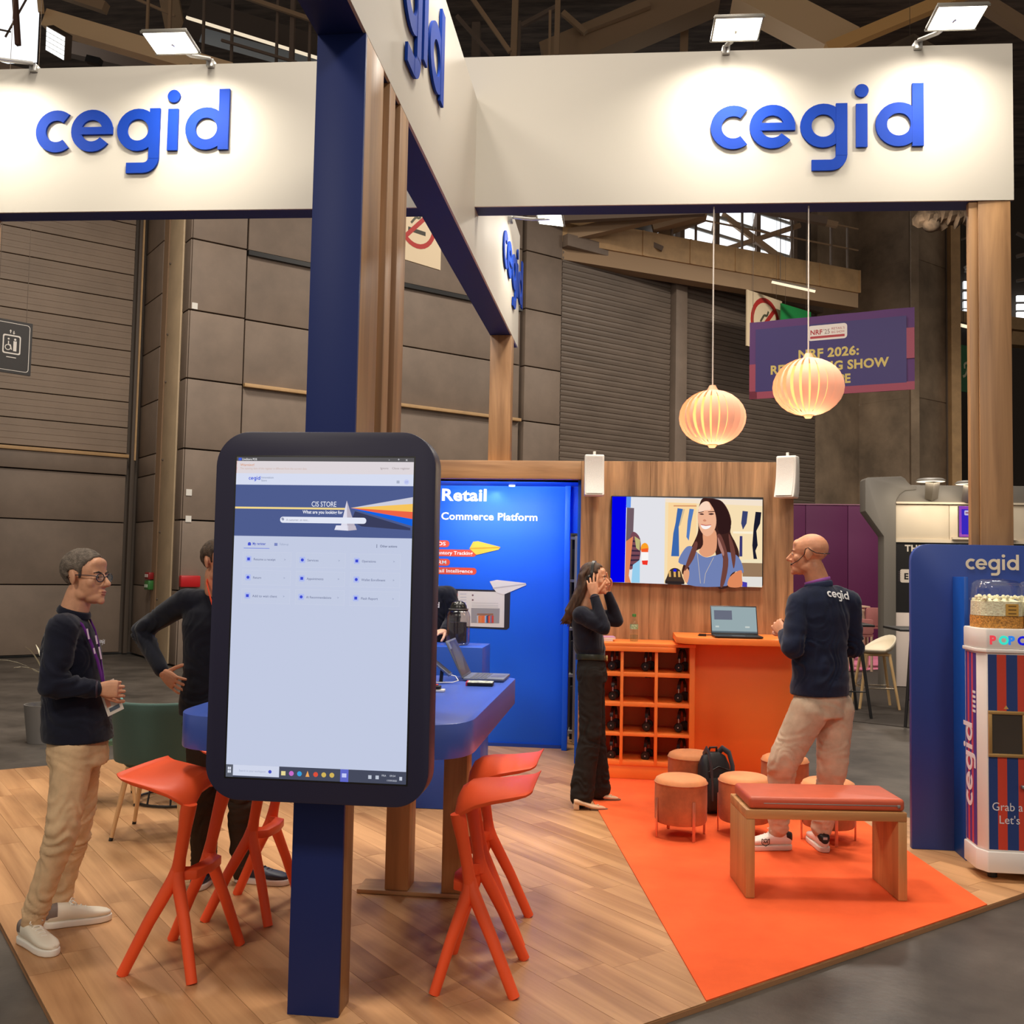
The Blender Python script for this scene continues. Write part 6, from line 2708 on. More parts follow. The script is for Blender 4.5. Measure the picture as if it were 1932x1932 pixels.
short_hair(HM, 1.0, (132, 118, 104), (70, 60, 52), t, seed=3.0)
for nm, h, to in (('shoe', fl(40, 1775), fl(104, 1806)), ('shoe', fl(84, 1752), fl(188, 1737))):
    shoe(nm, h, h + (to - h).normalized() * .27, .275, t, tab=(128, 112, 104))
c = J['neck']
q = MB()
q.tube([c + Vector((.055 * math.cos(a) * 1.15 + .004, .062 * math.sin(a), .012 + .018 * -math.cos(a))) for a in [2 * math.pi * i / 24 for i in range(24)]], .017, 8, closed=True, flat=.45)
q.build('collar', mat('knit_26_28_44', (26, 28, 44), .85), t)
q = MB()
vs = []
M_PURP = mat('lanyard_purple', (112, 46, 140), .5)
bad = at(203, 1326, 3.97)
l0 = lanyard(t, [at(125, 1158, vM - .05), at(156, 1180, vM - .13), at(170, 1208, vM - .125), at(184, 1246, vM - .115), at(194, 1285, vM - .10), at(200, 1305, vM - .12)], None, .0085, m_=M_PURP)
l1 = lanyard(t, [at(168, 1165, vM + .05), at(180, 1190, vM - .03), at(187, 1220, vM - .085), at(191, 1250, vM - .10), at(197, 1290, vM - .115), at(200, 1305, vM - .12)], None, .0085, m_=M_PURP)
for (px, py), L in (((166, 1196), .022), ((178, 1228), .012), ((189, 1232), .026), ((182, 1207), .018)):
    q = MB()
    a = at(px, py, vM - (.142 if px < 180 else .112))
    q.tube([a + Vector((-.25 * L, -.0, L)), a + Vector((.25 * L, 0, -L))], .004, 6, flat=.3)
    q.build('lanyard_print', mat('print_pale', (226, 196, 224), .6), l0)
Mb_ = frame(at(186, 1300, 4.03), at(218, 1284, 4.03) - at(186, 1300, 4.03), at(186, 1300, 4.03) - at(204, 1353, 4.03))
q = MB()
q.box(.0, .078, -.125, .012, -.003, 0, M=Mb_)
bd = q.build('badge', mat('badge_white', (226, 214, 202), .5), t)
P = Print(Mb_, 0)
P.z = .001
P.rect(.006, .07, -.03, .006, (222, 180, 120)).rect(.016, .066, -.112, -.096, (84, 96, 110)).rect(.01, .03, -.09, -.05, (226, 150, 120))
P.build('badge_print', bd)
q = MB()
a = J['wrR'].lerp(J['elR'], .05)
ax = (J['wrR'] - J['elR']).normalized()
q.tube([a + (Vector((0, 0, 1)) * math.cos(x) + ax.cross(Vector((0, 0, 1))) * math.sin(x)) * .034 for x in [2 * math.pi * i / 18 for i in range(18)]], .005, 6, closed=True)
q.build('bracelet', mat('bracelet_dark', (60, 46, 60), .5), t)
Lg = frame(at(188, 1213, 4.02), (.75, -.66, 0), (0, 0, 1)) @ Matrix.Scale(.013, 4)
P = Print(Matrix(), 0)
for l_ in logo_letters(0, .1):
    P.mb.add(l_.v, l_.f, P.mi((226, 226, 230)), Lg)
P.build('chest_mark', t)

# --- man behind the kiosk, hand on hip --------------------------------
vM = 4.88
J = dict(head=at(413, 1060, vM - .02), neck=at(410, 1117, vM), chest=at(407, 1185, vM), pelvis=at(405, 1325, vM),
         shR=at(352, 1134, vM - .02), shL=at(470, 1134, vM + .02), elR=at(266, 1190, vM + .06), elL=at(492, 1230, vM + .02),
         wrR=at(308, 1270, vM - .08), wrL=at(480, 1300, vM - .12), hipR=at(385, 1375, vM - .01), hipL=at(446, 1375, vM + .02),
         knR=at(382, 1510, vM - .03), knL=at(456, 1512, vM + .02), anR=at(386, 1640, vM + .0), anL=at(459, 1642, vM + .06))
o_ = dict(skin=(214, 148, 112), face=(.86, -.45, .0), s=.95, hs=.95, fat=1.08, top=(20, 22, 34), pants=(62, 50, 40), seed=4.0, leg=(.094, .074, .066, .062), hem=.97,
          hands=[((J['wrR'] + Vector((.0, -.0, 0)), (.72, -.25, -.42), (.30, .85, .0), -1), dict(curl=(14, 16, 18, 16), tcurl=10, spread=11, s=.98, tspread=60)),
                 ((J['wrL'], (-.4, -.5, -.5), (-.5, .5, 0), 1), dict(curl=(25, 28, 30, 30)))])
t, HM = build_person('man in navy sweater with a hand on his hip, half hidden by the kiosk', J, o_)
short_hair(HM, .95, (96, 74, 56), (52, 40, 32), t, seed=8.0)
a, b = fl(392, 1655), fl(352, 1688)
shoe('shoe', a + Vector((.02, .05, 0)), a + Vector((.02, .05, 0)) + (b - a).normalized() * .28, .285, t, main=(38, 42, 62), sole=(226, 220, 214), lace=(40, 40, 50))
a, b = fl(446, 1668), fl(508, 1672)
shoe('shoe', a + Vector((-.02, .04, 0)), a + Vector((-.02, .04, 0)) + (b - a).normalized() * .28, .285, t, main=(38, 42, 62), sole=(226, 220, 214), lace=(40, 40, 50))
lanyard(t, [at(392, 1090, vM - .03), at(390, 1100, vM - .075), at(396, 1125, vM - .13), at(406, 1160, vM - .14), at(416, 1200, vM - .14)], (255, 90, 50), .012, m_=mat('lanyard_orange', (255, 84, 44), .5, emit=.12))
for k in ('anR', 'anL'):
    q = MB()
    kk = 'kn' + k[2]
    d = (J[kk] - J[k]).normalized()
    p = J[k] + d * .01
    q.tube([p - d * .0, p + d * .035], .0665, 20, flat=1.0)
    q.build('trouser_cuff', mat('cloth_62_50_40', (62, 50, 40), .85), t, .006)

# --- woman with headphones --------------------------------------------
vM = 6.93
J = dict(head=at(1121, 1092, vM), neck=at(1107, 1144, vM), chest=at(1108, 1182, vM), pelvis=at(1116, 1252, vM),
         shR=at(1096, 1160, vM - .155), shL=at(1118, 1160, vM + .155), elR=at(1139, 1185, vM - .20), elL=at(1164, 1170, vM + .16),
         wrR=at(1121, 1124, vM - .13), wrL=at(1146, 1118, vM + .10), hipR=at(1114, 1272, vM - .08), hipL=at(1118, 1272, vM + .08),
         knR=at(1113, 1388, vM - .09), knL=at(1122, 1384, vM + .10), anR=at(1097, 1500, 6.84), anL=at(1130, 1486, 7.10))
o_ = dict(skin=(222, 160, 124), face=(.99, -.12, -.02), s=.86, hs=.90, jaw=.85, top=(24, 26, 40), pants=(40, 36, 34), hem_t=.10, hemw=.84, seed=7.0, fold=.006, pfold=.008, leg=(.098, .086, .088, .094), hem=1.0, lips=(186, 100, 88),
          hands=[((J['wrR'], (-.16, .12, .95), (.12, .98, .1), 1), dict(curl=(8, 12, 18, 22), tcurl=8, spread=9, s=.95, tspread=48)),
                 ((J['wrL'], (-.3, -.1, .95), (-.2, -.95, .1), -1), dict(curl=(10, 12, 16, 20), spread=6, s=.92))])
t, HM = build_person('woman with long brown hair in dark top and trousers holding headphones to her ears', J, o_)
# long hair: cap plus a fall of strands behind the shoulder
q = MB()
hs = .90
q.ell(HM @ (Vector((0, -.016, .042)) * hs), [.083 * hs, .103 * hs, .090 * hs], 22, 14, R=HM.to_3x3())
q2 = MB()
vs, fs, idx = [], [], {}
for i, v in enumerate(q.v):
    p = HM.inverted() @ Vector(v) / hs
    if p.y > .045 and p.z < .06 + (p.y - .045) * .9:
        continue
    if p.y > .012 and p.z < -.0 + p.y * .9 + .0:
        continue
    idx[i] = len(vs)
    vs.append(v)
fs = [tuple(idx[k] for k in f) for f in q.f if all(k in idx for k in f)]
q2.add(vs, fs)
M_HAIR = mat('hair_long_brown', (104, 74, 54), .5, vary=.4, vscale=9, stretch=(5, 5, .8), col2=(46, 32, 26), bump=.5, bscale=90)
o = q2.build('hair', M_HAIR, t, ang=80)
sd = o.modifiers.new('s', 'SOLIDIFY')
sd.thickness, sd.offset = .014, -1
random.seed(14)
b = MB()
for i in range(26):
    x = -.070 + .140 * (i / 25)
    st = HM @ (Vector((x, -.075 + .055 * (x / .075) ** 2, random.uniform(.0, .05))) * hs)
    e = at(1066 + random.uniform(-10, 14), 1176 + random.uniform(-8, 8), vM - x * .85 + .01)
    m1 = at(1088 + random.uniform(-4, 5), 1125, vM - x * 1.0)
    m2 = at(1074 + random.uniform(-6, 9), 1152, vM - x * 1.05)
    zc = math.sqrt(max(0, 1 - (x / .082) ** 2))
    c0 = HM @ (Vector((x * .95, -.035, .042 + .080 * zc)) * hs)
    c1 = HM @ (Vector((x * 1.12, -.060 - .045 * zc, .02)) * hs)
    c2 = HM @ (Vector((x * 1.15, -.062 - .048 * zc, -.06)) * hs)
    b.tube([c0, c1, c2, m1, m2, e], [.012, .019, .022, .020, .016, .004], 8)
    b.tube([st + Vector((.01, 0, .02)), m1 + Vector((.02, 0, 0)), m2 + Vector((.022, 0, -.01)), e + Vector((.02, 0, .02))], [.016, .017, .014, .004], 8)
me = remesh(b, .0065, 1)
for v in me.vertices:
    c = v.co
    v.co = c + v.normal * (.004 * noise.noise(Vector((c.x * 45 + c.z * 16, c.y * 80, c.z * 3))))
put('hair_fall', shade(me), M_HAIR, t)
for i, (h, to) in enumerate(((fl(1082, 1528), fl(1148, 1528)), (fl(1108, 1510), fl(1170, 1511)))):
    shoe('shoe', h + Vector((0, .0, .0065 if i else .001)), to + Vector((0, 0, .0065 if i else .001)), .235, t, kind='pump', main=(222, 182, 146))
q = MB()
rr = torso_rings(J, [(.055, .156 * .86, .125 * .86, 0), (.15, .153 * .86, .122 * .86, 0)], (J['hipR'] - J['hipL']).normalized(), (J['hipR'] - J['hipL']).normalized())
q.loft(rr, 28, p=2.2)
q.build('belt', mat('belt_green_black', (44, 48, 36), .35), t, .003)
q = MB()
c, ax, ay = rr[0]
p = c + ay * 1.02
q.ring(0, 0, .022, .016, 0, 2 * math.pi, -.004, .004, 16, M=frame(p + Vector((0, 0, .017)), ax, (0, 0, 1)))
q.build('belt_buckle', mat('buckle_gold', (206, 180, 120), .3, .8), t)
hp_ = thing('headphones', 'black headphones worn by the woman, held with both hands', 'headphones', J['head'])
q = MB()
q.ring(0, 0, .116, .104, math.radians(-8), math.radians(188), -.011, .011, 28, M=HM @ Matrix.Scale(hs, 4) @ frame((0, -.003, .026), (1, 0, 0), (0, 0, 1)))
q.build('headband', M_HP, hp_, ang=50)
for s_ in (-1, 1):
    q = MB()
    q.lathe([(.0, .026), (.026, .026), (.037, .016), (.037, .0), (.034, -.006), (.0, -.006)], 20, M=HM @ Matrix.Scale(hs, 4) @ Matrix.Translation((s_ * .088, -.008, -.004)) @ Matrix.Rotation(s_ * math.pi / 2, 4, 'Y'), caps=False)
    q.build('ear_cup', M_HP, hp_)
    q = MB()
    q.tube([HM @ (Vector((s_ * .101, -.005, .03)) * hs), HM @ (Vector((s_ * .085, -.005, .075)) * hs)], .006, 8, flat=.5)
    q.build('slider', mat('slider_silver', (210, 208, 204), .3, .6), hp_)
q = MB()
ax = (J['wrR'] - J['elR']).normalized()
sd_ = ax.cross(Vector((0, 1, 0))).normalized()
q.tube([J['wrR'] - ax * .012 + (sd_ * math.cos(x) + ax.cross(sd_) * math.sin(x)) * .031 for x in [2 * math.pi * i / 18 for i in range(18)]], .004, 6, closed=True)
q.build('bracelet', mat('bracelet_dark', (60, 46, 60), .5), t)

# --- bald man seen from behind ----------------------------------------
vM = 5.92
J = dict(head=at(1526, 1046, vM), neck=at(1543, 1098, vM), chest=at(1548, 1165, vM), pelvis=at(1546, 1290, vM),
         shR=at(1601, 1136, vM + .055), shL=at(1507, 1140, vM - .055), elR=at(1610, 1222, vM + .13), elL=at(1496, 1222, vM - .13),
         wrR=at(1560, 1222, vM + .32), wrL=at(1479, 1196, vM + .08), hipR=at(1575, 1335, vM + .055), hipL=at(1528, 1338, vM - .055),
         knR=at(1570, 1450, vM + .03), knL=at(1476, 1440, vM - .05), anR=fl(1560, 1614, .006) + (fl(1528, 1582, .006) - fl(1560, 1614, .006)).normalized() * .075 + Vector((0, .05, .11)), anL=fl(1494, 1606, .006) + (fl(1420, 1606, .006) - fl(1494, 1606, .006)).normalized() * .075 + Vector((0, .04, .11)))
o_ = dict(skin=(214, 158, 124), face=(-.93, .34, -.02), s=1.03, hs=1.02, top=(24, 32, 56), pants=(200, 174, 150), seed=12.0, fold=.012, pfold=.008, leg=(.106, .080, .062, .056), hem=.97, brow=(120, 90, 70), browr=.0025, z0=.0065,
          hands=[((J['wrL'], (-.35, .6, .55), (.4, .3, -.2), -1), dict(curl=(40, 45, 50, 50))),
                 ((J['wrR'], (-.8, .4, .2), (-.3, -.6, -.3), 1), dict(curl=(40, 45, 50, 50)))])
t, HM = build_person('bald man seen from behind in navy polo with white back print and beige chinos', J, o_)
for i, (h, to, off) in enumerate(((fl(1494, 1606, .006), fl(1420, 1606, .006), 0), (fl(1560, 1614, .006), fl(1528, 1582, .006), 0))):
    f = (to - h).normalized()
    shoe('shoe', h + Vector((0, .04 if i == 0 else .05, .0)), h + Vector((0, .04 if i == 0 else .05, 0)) + f * .30, .30, t, main=(236, 222, 212), sole=(238, 226, 214), lace=(240, 236, 230))
for i, (h, f) in enumerate(((fl(1494, 1606, .006) + Vector((0, .04, 0)), None), (fl(1560, 1614, .006) + Vector((0, .05, 0)), None))):
    to = (fl(1420, 1606, .006), fl(1528, 1582, .006))[i]
    h0_ = (fl(1494, 1606, .006), fl(1560, 1614, .006))[i]
    f = (to - h0_).normalized()
    r = f.cross(Vector((0, 0, 1)))
    q = MB()
    q.loft([(h - f * .004 + Vector((0, 0, .075)), r * .019, Vector((0, 0, .024))), (h + f * .012 + Vector((0, 0, .078)), r * .0312, Vector((0, 0, .027))), (h + f * .035 + Vector((0, 0, .088)), r * .0355, Vector((0, 0, .022)))], 16, p=2.6)
    hp2 = q.build('heel_patch', M_BLACK, t, ang=60)
    q = MB()
    q.box(-.012, .012, -.007, .007, 0, .001, M=frame(h - f * .0052 + Vector((0, 0, .083)), r, (0, 0, 1), -f))
    q.build('heel_print', mat('print_grey', (190, 186, 184), .6), hp2)
hL, fL = fl(1494, 1606, .006) + Vector((0, .04, 0)), (fl(1420, 1606, .006) - fl(1494, 1606, .006)).normalized()
sL_ = fL.cross(Vector((0, 0, 1)))
if sL_.y > 0:
    sL_ = -sL_
P = Print(frame(hL + fL * .165 + sL_ * .0455 + Vector((0, 0, .036)), -fL, (0, 0, 1)), 0)
k_ = (30, 28, 30)
P.line([(-.022, .036), (-.022, .008), (0, -.006), (.022, .008), (.022, .036), (.011, .028), (0, .036), (-.011, .028), (-.022, .036)], .004, k_)
P.line([(-.012, .010), (-.009, .024), (0, .012), (.009, .024), (.012, .010)], .004, k_)
P.build('shoe_emblem', t)
q = MB()
c = J['neck'] + Vector((0, 0, -.005))
q.tube([c + Vector((.072 * math.cos(a) + .004, .072 * math.sin(a), -.016 + .016 * math.cos(a + .4))) for a in [2 * math.pi * i / 24 for i in range(24)]], .019, 8, closed=True, flat=.45)
q.build('collar', mat('collar_navy', (36, 46, 78), .8), t)
lanyard(t, [c + Vector((.070 * math.cos(a) - .002, .070 * math.sin(a), .010 + .020 * math.cos(a + .3))) for a in [2 * math.pi * i / 24 for i in range(25)]], (176, 96, 190), .009, m_=mat('lanyard_violet', (178, 104, 196), .5))
q = MB()
q.tube([HM @ (Vector(p) * 1.02) for p in ((-.078, .012, -.002), (-.0785, .004, .030), (-.079, -.012, .036), (-.081, -.03, .020), (-.078, -.055, .006), (-.060, -.092, .002), (0, -.116, .004), (.060, -.092, .002), (.08, -.03, .02), (.078, .0, .034))], .0024, 6)
q.tube([HM @ (Vector(p) * 1.02) for p in ((-.078, .012, -.002), (-.072, .045, -.035), (-.058, .085, -.056))], .0020, 6)
q.ell(HM @ (Vector((-.057, .088, -.057)) * 1.02), (.006, .006, .005), 8, 6)
q.build('headset_microphone', M_BLACK, t)
# white word mark printed across the back
lat = (J['shR'] - J['shL'])
lat.z = 0
lat.normalize()
bk = Vector((0, 0, 1)).cross(lat).normalized()
if bk.y > 0:
    bk = -bk
sw_o = [x for x in bpy.data.objects if x.parent is t and x.name.startswith('sweater')][0]
ctr = at(1590, 1124, vM - .12)
e1 = (at(1602, 1133, vM - .06) - at(1557, 1113, vM - .15))
ex_ = lat
sc_ = .152 / 4.63
from mathutils.bvhtree import BVHTree
sv = [wmat(sw_o) @ v.co for v in sw_o.data.vertices]
bvh = BVHTree.FromPolygons(sv, [tuple(p.vertices) for p in sw_o.data.polygons])
P = Print(Matrix(), 0)
for l_ in logo_letters(0, .1):
    pts = []
    for v in l_.v:
        p = ctr + ex_ * ((v[0] - 2.3) * sc_) + Vector((0, 0, 1)) * ((v[1] - .45) * sc_ - (v[0] - 2.3) * sc_ * .12)
        hit = bvh.ray_cast(p + bk * .4, -bk)
        pts.append((hit[0] if hit[0] else p) + bk * (.013 + .01 * v[2]))
    P.mb.add(pts, l_.f, P.mi((236, 236, 238)))
P.build('back_print', t)

# --- colleague behind the blue counter --------------------------------
vM = 7.3
J = dict(head=at(806, 1066, vM), neck=at(812, 1108, vM), chest=at(814, 1140, vM), pelvis=at(812, 1215, vM),
         shR=at(846, 1122, vM - .05), shL=at(776, 1122, vM + .05), elR=at(856, 1168, vM - .06), elL=at(764, 1172, vM + .02),
         wrR=at(838, 1190, vM - .25), wrL=at(786, 1192, vM - .2), hipR=at(830, 1250, vM), hipL=at(795, 1250, vM), knR=at(830, 1370, vM), knL=at(795, 1370, vM), anR=at(830, 1470, vM), anL=at(795, 1470, vM))
o_ = dict(skin=(226, 176, 150), face=(-.3, -.95, -.05), s=.95, hs=.95, top=(22, 26, 42), pants=(40, 40, 46), seed=15.0,
          hands=[((J['wrR'], (-.5, -.8, -.15), (0, .1, -1), -1), dict(curl=(12, 14, 16, 18))), ((J['wrL'], (.4, -.8, -.15), (0, .1, -1), 1), dict(curl=(12, 14, 16, 18)))])
t, HM = build_person('colleague in dark sweater leaning on the blue counter behind the kiosk', J, o_)
short_hair(HM, .95, (70, 52, 40), (40, 30, 26), t, seed=11.0)
for k in ('anR', 'anL'):
    h = Vector((J[k].x, J[k].y + .06, .0))
    shoe('shoe', h, h + Vector((0, -.28, 0)), .28, t, main=(40, 40, 44), sole=(60, 58, 56), lace=(40, 40, 50))
Lg = frame(at(794, 1146, vM - .135), (1, 0, 0), (0, 0, 1)) @ Matrix.Scale(.030, 4)
P = Print(Matrix(), 0)
for l_ in logo_letters(0, .1):
    P.mb.add(l_.v, l_.f, P.mi((232, 232, 236)), Lg)
P.build('chest_mark', t)
# ================================================================== NEIGHBOURING BOOTH
def slab(name, lb, pts, m_, z0=-.026, z1=-.018):
    q = MB()
    q.prism([(p.x, p.y) for p in pts], z0 + .0005, z1)
    return tag(q.build(name, m_, smooth=False), lb, 'carpet')


slab('booth_carpet', 'dark brown carpet of the white neighbouring booth', [fl(1560, 1355, -.02), fl(1850, 1388, -.02), fl(2000, 1290, -.02), fl(1640, 1262, -.02)], mat('dark_carpet', (62, 54, 48), .95, bump=.2, bscale=150))
slab('pink_carpet', 'pink carpet before the dark purple wall', [fl(1560, 1267, -.02), fl(1672, 1263, -.02), fl(1676, 1218, -.02), fl(1560, 1218, -.02)], mat('pink_carpet', (226, 130, 160), .95), z1=-.016)
D = 20.9
a, b = at(1440, 1226, D), at(1680, 954, D)
t = thing('purple_wall', 'dark purple booth wall behind the bald man', 'wall unit', (a.x, D, 0))
for i in range(3):
    x0, x1 = a.x + (b.x - a.x) * i / 3, a.x + (b.x - a.x) * (i + 1) / 3
    q = MB()
    q.box(x0 + .004, x1 - .004, D, D + .1, -.02, b.z)
    q.build('wall_panel', mat('aubergine_board', (92, 22, 74), .6, rand=.06), t, .006)
q = MB()
q.box(a.x, b.x, D - .01, D + .11, b.z, b.z + .02)
q.build('top_edge', mat('edge_mauve', (170, 120, 140), .6), t)

BD = 15.2
t = thing('neighbour_booth', 'white neighbouring booth with grey rounded frame and black poster wall', 'booth', (4.5, BD, 0))
M_BG = mat('booth_grey', (126, 120, 112), .5)
M_BW = mat('booth_white', (214, 200, 178), .5)


def bpt(x, y, d=BD):
    p = at(x, y, d)
    return (p.x, p.z)


pts = [bpt(*p) for p in ((1632, 964), (1632, 905), (1636, 901), (1700, 899), (1707, 903), (1713, 911), (1719, 916), (1728, 917), (1728, 924), (1707, 926), (1697, 933), (1690, 944), (1690, 1300))]
pts += [(bpt(1667, 1280)[0], bpt(1690, 1300)[1]), bpt(1667, 1012)]
q = MB()
q.prism(pts, -.35, 0, M=frame((0, BD - .02, 0), (1, 0, 0), (0, 0, 1)))
q.build('end_frame', M_BG, t, .008)
xr = at(2010, 1000, BD).x
zt, z1_, z2_, z3_ = bpt(1800, 916)[1], bpt(1800, 950)[1], bpt(1705, 1023)[1], bpt(1705, 1156)[1]
xl = bpt(1690, 1000)[0]
q = MB()
q.box(xl, xr, BD, BD + .12, z1_ + .02, zt)
q.build('canopy_band', M_BG, t, .01)
q = MB()
q.box(xl, xr, BD - .03, BD + .12, z1_ - .012, z1_ + .018)
q.build('cornice_strip', M_BW, t)
xm = bpt(1792, 1000)[0]
for x0, x1 in ((xl, xm), (xm, xr)):
    q = MB()
    q.box(x0 + .003, x1 - .003, BD + .02, BD + .1, z2_, z1_ - .014)
    q.build('wall_panel', M_BW, t, .004)
q = MB()
q.box(xl, xr, BD - .004, BD + .02, z2_ - .0, z2_ + .05)
q.build('picture_rail', M_BW, t)
q = MB()
q.box(xl, xr, BD + .02, BD + .1, z3_, z2_)
q.build('black_poster_wall', mat('poster_black', (16, 13, 14), .5), t)
q = MB()
q.box(xl, xr, BD + .01, BD + .1, -.01, z3_)
q.build('lower_panel', mat('booth_lower_white', (222, 206, 196), .5), t, .006)
P = Print(frame((0, BD + .0185, 0), (1, 0, 0), (0, 0, 1)), 0)
a = bpt(1708, 1040)
P.text('THE', a[0], a[1], .135, (214, 204, 192), .03)
a, b = bpt(1699, 1099), bpt(1760, 1075)
P.poly(rrect(a[0], b[0], a[1], b[1], .03), (222, 210, 196)).up()
P.text('E', a[0] + .055, a[1] + .05, .125, (16, 13, 14), .04)
for i in range(6):
    y = bpt(1695, 1079 + 3.4 * i)[1]
    P.rect(bpt(1692, 0)[0], bpt(1697, 0)[0], y, y + .006, (92, 70, 80))
P.build('poster_print', t)
q = MB()
a, b = bpt(1805, 1018), bpt(1905, 1012)
q.box(bpt(1789, 0)[0], bpt(1905, 0)[0], BD - .06, BD + .02, a[1], a[1] + .03)
q.build('screen_shelf', M_BW, t)
tv_ = thing('booth_screen', 'purple screen on the neighbouring booth wall beside the wooden post', 'screen', (bpt(1808, 1013)[0], BD, 2))
a, b = bpt(1808, 1013), bpt(1900, 956)
q = MB()
q.box(a[0], b[0], BD - .04, BD + .018, a[1] + .004, b[1])
q.build('bezel', M_BLACK, tv_)
P = Print(frame((a[0], BD - .041, a[1]), (1, 0, 0), (0, 0, 1)), .85)
W_, H_ = b[0] - a[0], b[1] - a[1]
P.rect(0, W_, 0, H_, (150, 72, 190)).rect(0, W_, 0, .12 * H_, (206, 110, 170)).up()
P.rect(.035, W_ - .03, .08 * H_, .9 * H_, (62, 44, 200)).up()
P.poly(rrect(.075, .36, .70 * H_, .86 * H_, .015), (206, 196, 232)).up()
P.text('YOUR', .205, .34 * H_, .07, (240, 236, 250), .04, .22)
P.rect(.09, .15, .76 * H_, .80 * H_, (150, 80, 110)).rect(.17, .3, .77 * H_, .79 * H_, (170, 150, 190))
P.build('screen_picture', tv_)
for i, (x0, x1, y, lb) in enumerate(((1730, 1782, 907, 'round grey booth lamp with a glowing underside on the canopy'), (1804, 1846, 912, 'second round booth lamp on the canopy beside the wooden post'))):
    c = at((x0 + x1) / 2, y, BD - .55)
    r = (x1 - x0) / 2 * (BD - .55) / FOCAL
    tl = thing('booth_lamp', lb, 'lamp', c, 0, 'round lamps on the neighbouring booth')
    q = MB()
    q.lathe([(.0, .03), (r * .8, .03), (r, .0), (r, -.012), (.0, -.012)], 28, c, caps=False)
    q.build('lamp_disc', M_BG, tl, ang=50)
    q = MB()
    q.lathe([(.0, -.014), (r * .93, -.014)], 28, c, caps=False)
    q.build('lamp_diffuser', glow((255, 236, 206), 1.6), tl)
    q = MB()
    q.loft([(c + Vector((.03, .0, -.0)), (r * .5, 0, 0), (0, .05, .01)), (c + Vector((.16, .52, -.22)), (r * .45, 0, 0), (0, .02, .03))], 4, p=8)
    q.build('lamp_arm', M_BG, tl, smooth=False)
    l = bpy.data.lights.new('booth_lamp_light', 'AREA')
    l.shape, l.size, l.energy, l.color = 'DISK', r * 1.6, 9, (1, .86, .66)
    lo = bpy.data.objects.new('booth_lamp_light', l)
    C.objects.link(lo)
    lo.location = c + Vector((0, 0, -.03))
    lo.rotation_euler = (math.radians(25), 0, 0)

# shell bar stool on four beech legs
c = fl(1651, 1334, -.018)
t = thing('shell_stool', 'white shell bar stool on pale wooden legs in the neighbouring booth', 'stool', (c.x, c.y, -.018))
M_BEECH = mat('pale_beech', (226, 186, 130), .5)
k = c.y / FOCAL
zs = EYE - (1222 - 1086) * k
q = MB()
vs, fs = [], []
n, mrow = 24, 7
for j in range(mrow + 1):
    u = j / mrow
    for i in range(n):
        a = 2 * math.pi * i / n
        ht = .015 + .17 * max(0, math.cos(a - .35)) ** 1.0 + .03
        R = .235 * math.sin(u * math.pi / 2) ** .8
        vs.append((c.x + R * math.cos(a), c.y + R * math.sin(a), zs - .02 + ht * u ** 2.4))
for j in range(mrow):
    for i in range(n):
        fs.append((j * n + i, j * n + (i + 1) % n, (j + 1) * n + (i + 1) % n, (j + 1) * n + i))
q.add(vs, fs)
o = q.build('seat_shell', mat('shell_white', (236, 222, 196), .45), t, ang=70)
sd = o.modifiers.new('s', 'SOLIDIFY')
sd.thickness, sd.offset = .014, 1
q = MB()
q.box(c.x - .16, c.x + .16, c.y - .16, c.y + .16, zs - .06, zs - .03)
q.build('seat_frame', M_BEECH, t, .01)
ends = []
for sx in (-1, 1):
    for sy in (-1, 1):
        p0_, p1_ = Vector((c.x + sx * .14, c.y + sy * .14, zs - .045)), Vector((c.x + sx * .235, c.y + sy * .22, -.017))
        q = MB()
        q.tube([p0_, p1_], [.02, .016], 10)
        q.build('leg', M_BEECH, t)
        ends.append(p0_.lerp(p1_, .62))
for i, j in ((0, 1), (1, 3), (3, 2), (2, 0)):
    q = MB()
    q.tube([ends[i], ends[j]], .009, 8)
    q.build('foot_rail', mat('steel_foot_rail', (214, 200, 180), .25, .8), t)
# high black tables
for i, (x0, x1, yt, lx0, lx1, yb, D_, lb) in enumerate(((1560, 1650, 1177, 1620, 1643, 1343, 11.8, 'high black table half hidden behind the bald man'), (1697, 1790, 1187, 1722, 1707, 1368, 11.2, 'high black table half hidden behind the popcorn panel'))):
    a, b = at(x0, yt, D_), at(x1, yt, D_)
    t = thing('high_table', lb, 'table', ((a.x + b.x) / 2, D_, 0), 0, 'black high tables of the neighbouring booth')
    q = MB()
    q.box(a.x, b.x, D_ - .02, D_ + .7, a.z - .025, a.z)
    q.build('tabletop', M_BLACK, t, .004)
    p1_, p2_ = at(lx0, yt + 6, D_), at(lx1, yb, D_)
    dx = p2_.x - p1_.x
    zb = -.017
    for sx in (0, 1):
        for yy in ((.03, .64) if i == 0 else (.03,)):
            xa = p1_.x if sx == 0 else (a.x + b.x - p1_.x)
            d_ = dx if sx == 0 else -dx
            q = MB()
            q.tube([(xa, D_ + yy, a.z - .02), (xa + d_, D_ + yy + (.05 if yy > .3 else -.05), zb)], [.022, .017], 8)
            q.build('leg', M_BLACK, t)
    q = MB()
    xa, xb = p1_.x + dx * .72, a.x + b.x - p1_.x - dx * .72
    q.tube([(xa, D_ - .01, .28), (xb, D_ - .01, .28)], .008, 6)
    q.build('cross_bar', M_BLACK, t)
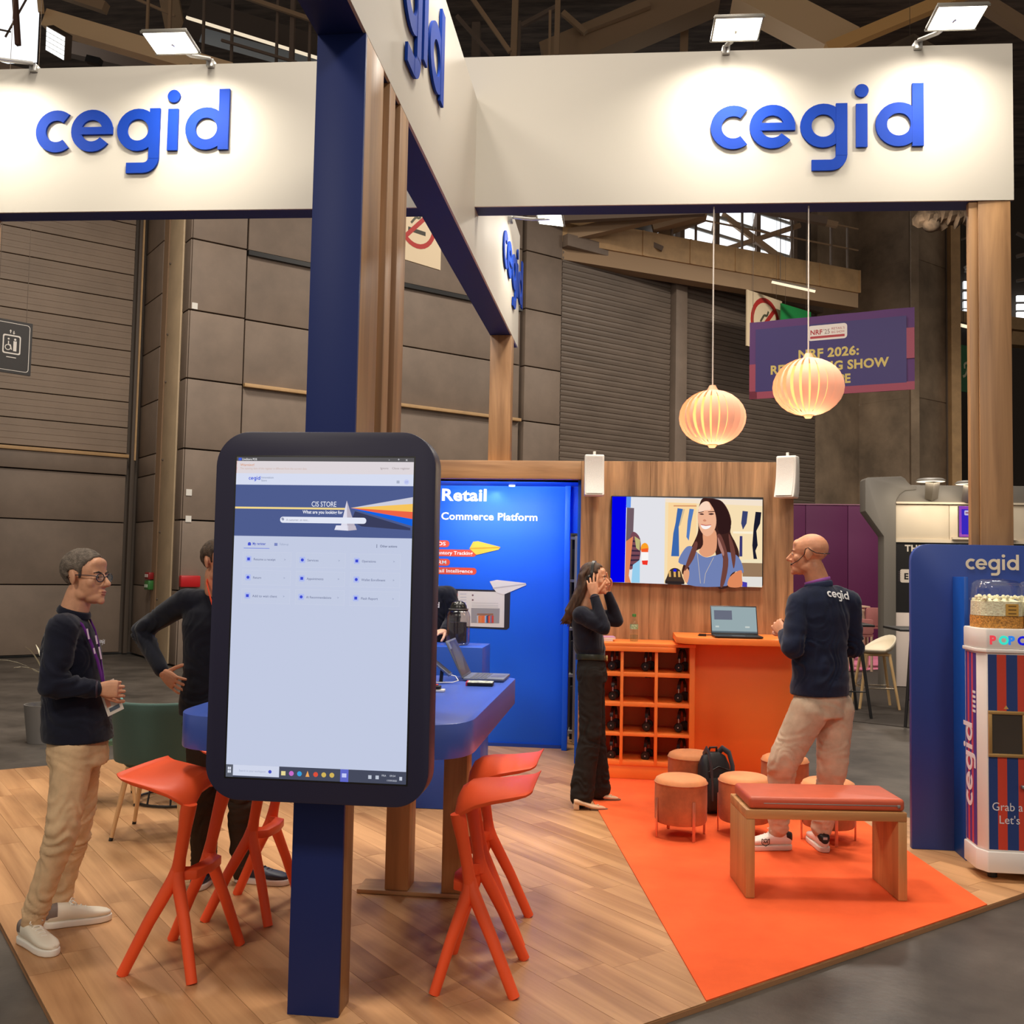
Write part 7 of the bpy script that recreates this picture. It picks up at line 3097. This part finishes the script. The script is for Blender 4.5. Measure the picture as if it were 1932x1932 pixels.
# pink chairs and a pale table before the purple wall
PD = 18.2
for i, (x0, x1, y0, y1, lb) in enumerate(((1634, 1668, 1147, 1181, 'pink chair with pale arms before the dark purple wall'), (1606, 1628, 1168, 1196, 'pale pink chair half hidden behind the bald man'))):
    a, b = at(x0, y1, PD - .8 * i), at(x1, y0, PD - .8 * i)
    d_ = PD - .8 * i
    t = thing('pink_chair', lb, 'chair', (a.x, d_, 0))
    W_ = b.x - a.x + .18
    q = MB()
    q.prism(rrect(0, W_, 0, b.z - a.z, .05), -.03, 0, M=frame((a.x, d_, a.z), (1, 0, 0), (0, 0, 1)))
    q.build('backrest', mat('pink_felt', (206, 132, 128), .8), t, .008)
    q = MB()
    q.box(a.x, a.x + W_, d_ + .02, d_ + .45, a.z - .05, a.z)
    q.build('seat', mat('pink_felt', (206, 132, 128), .8), t, .01)
    for xx in (a.x + .03, a.x + W_ - .03):
        for yy in (.03, .42):
            q = MB()
            q.tube([(xx, d_ + yy, a.z - .04), (xx, d_ + yy, -.015)], .022, 8)
            q.build('leg', mat('pale_pink_wood', (222, 186, 160), .5), t)
    q = MB()
    q.box(a.x - .10, a.x - .02, d_, d_ + .4, a.z + .25, a.z + .29)
    q.build('armrest', mat('pale_pink_wood', (222, 186, 160), .5), t, .006)
    q = MB()
    q.tube([(a.x - .06, d_ + .03, a.z + .25), (a.x - .06, d_ + .03, -.015)], .035, 8)
    q.build('arm_post', mat('pale_pink_wood', (222, 186, 160), .5), t)
a, b = at(1598, 1143, 19.4), at(1642, 1140, 19.4)
t = thing('pale_table', 'pale table top beside the pink chair before the purple wall', 'table', (a.x, 19.4, 0))
q = MB()
q.box(a.x, b.x, 19.4, 20.0, a.z - .03, a.z)
q.build('tabletop', mat('pale_pink_wood', (222, 186, 160), .5), t, .004)
for xx in (a.x + .05, b.x - .05):
    q = MB()
    q.tube([(xx, 19.7, a.z - .03), (xx, 19.7, -.015)], .03, 8)
    q.build('leg', mat('pale_pink_wood', (222, 186, 160), .5), t)
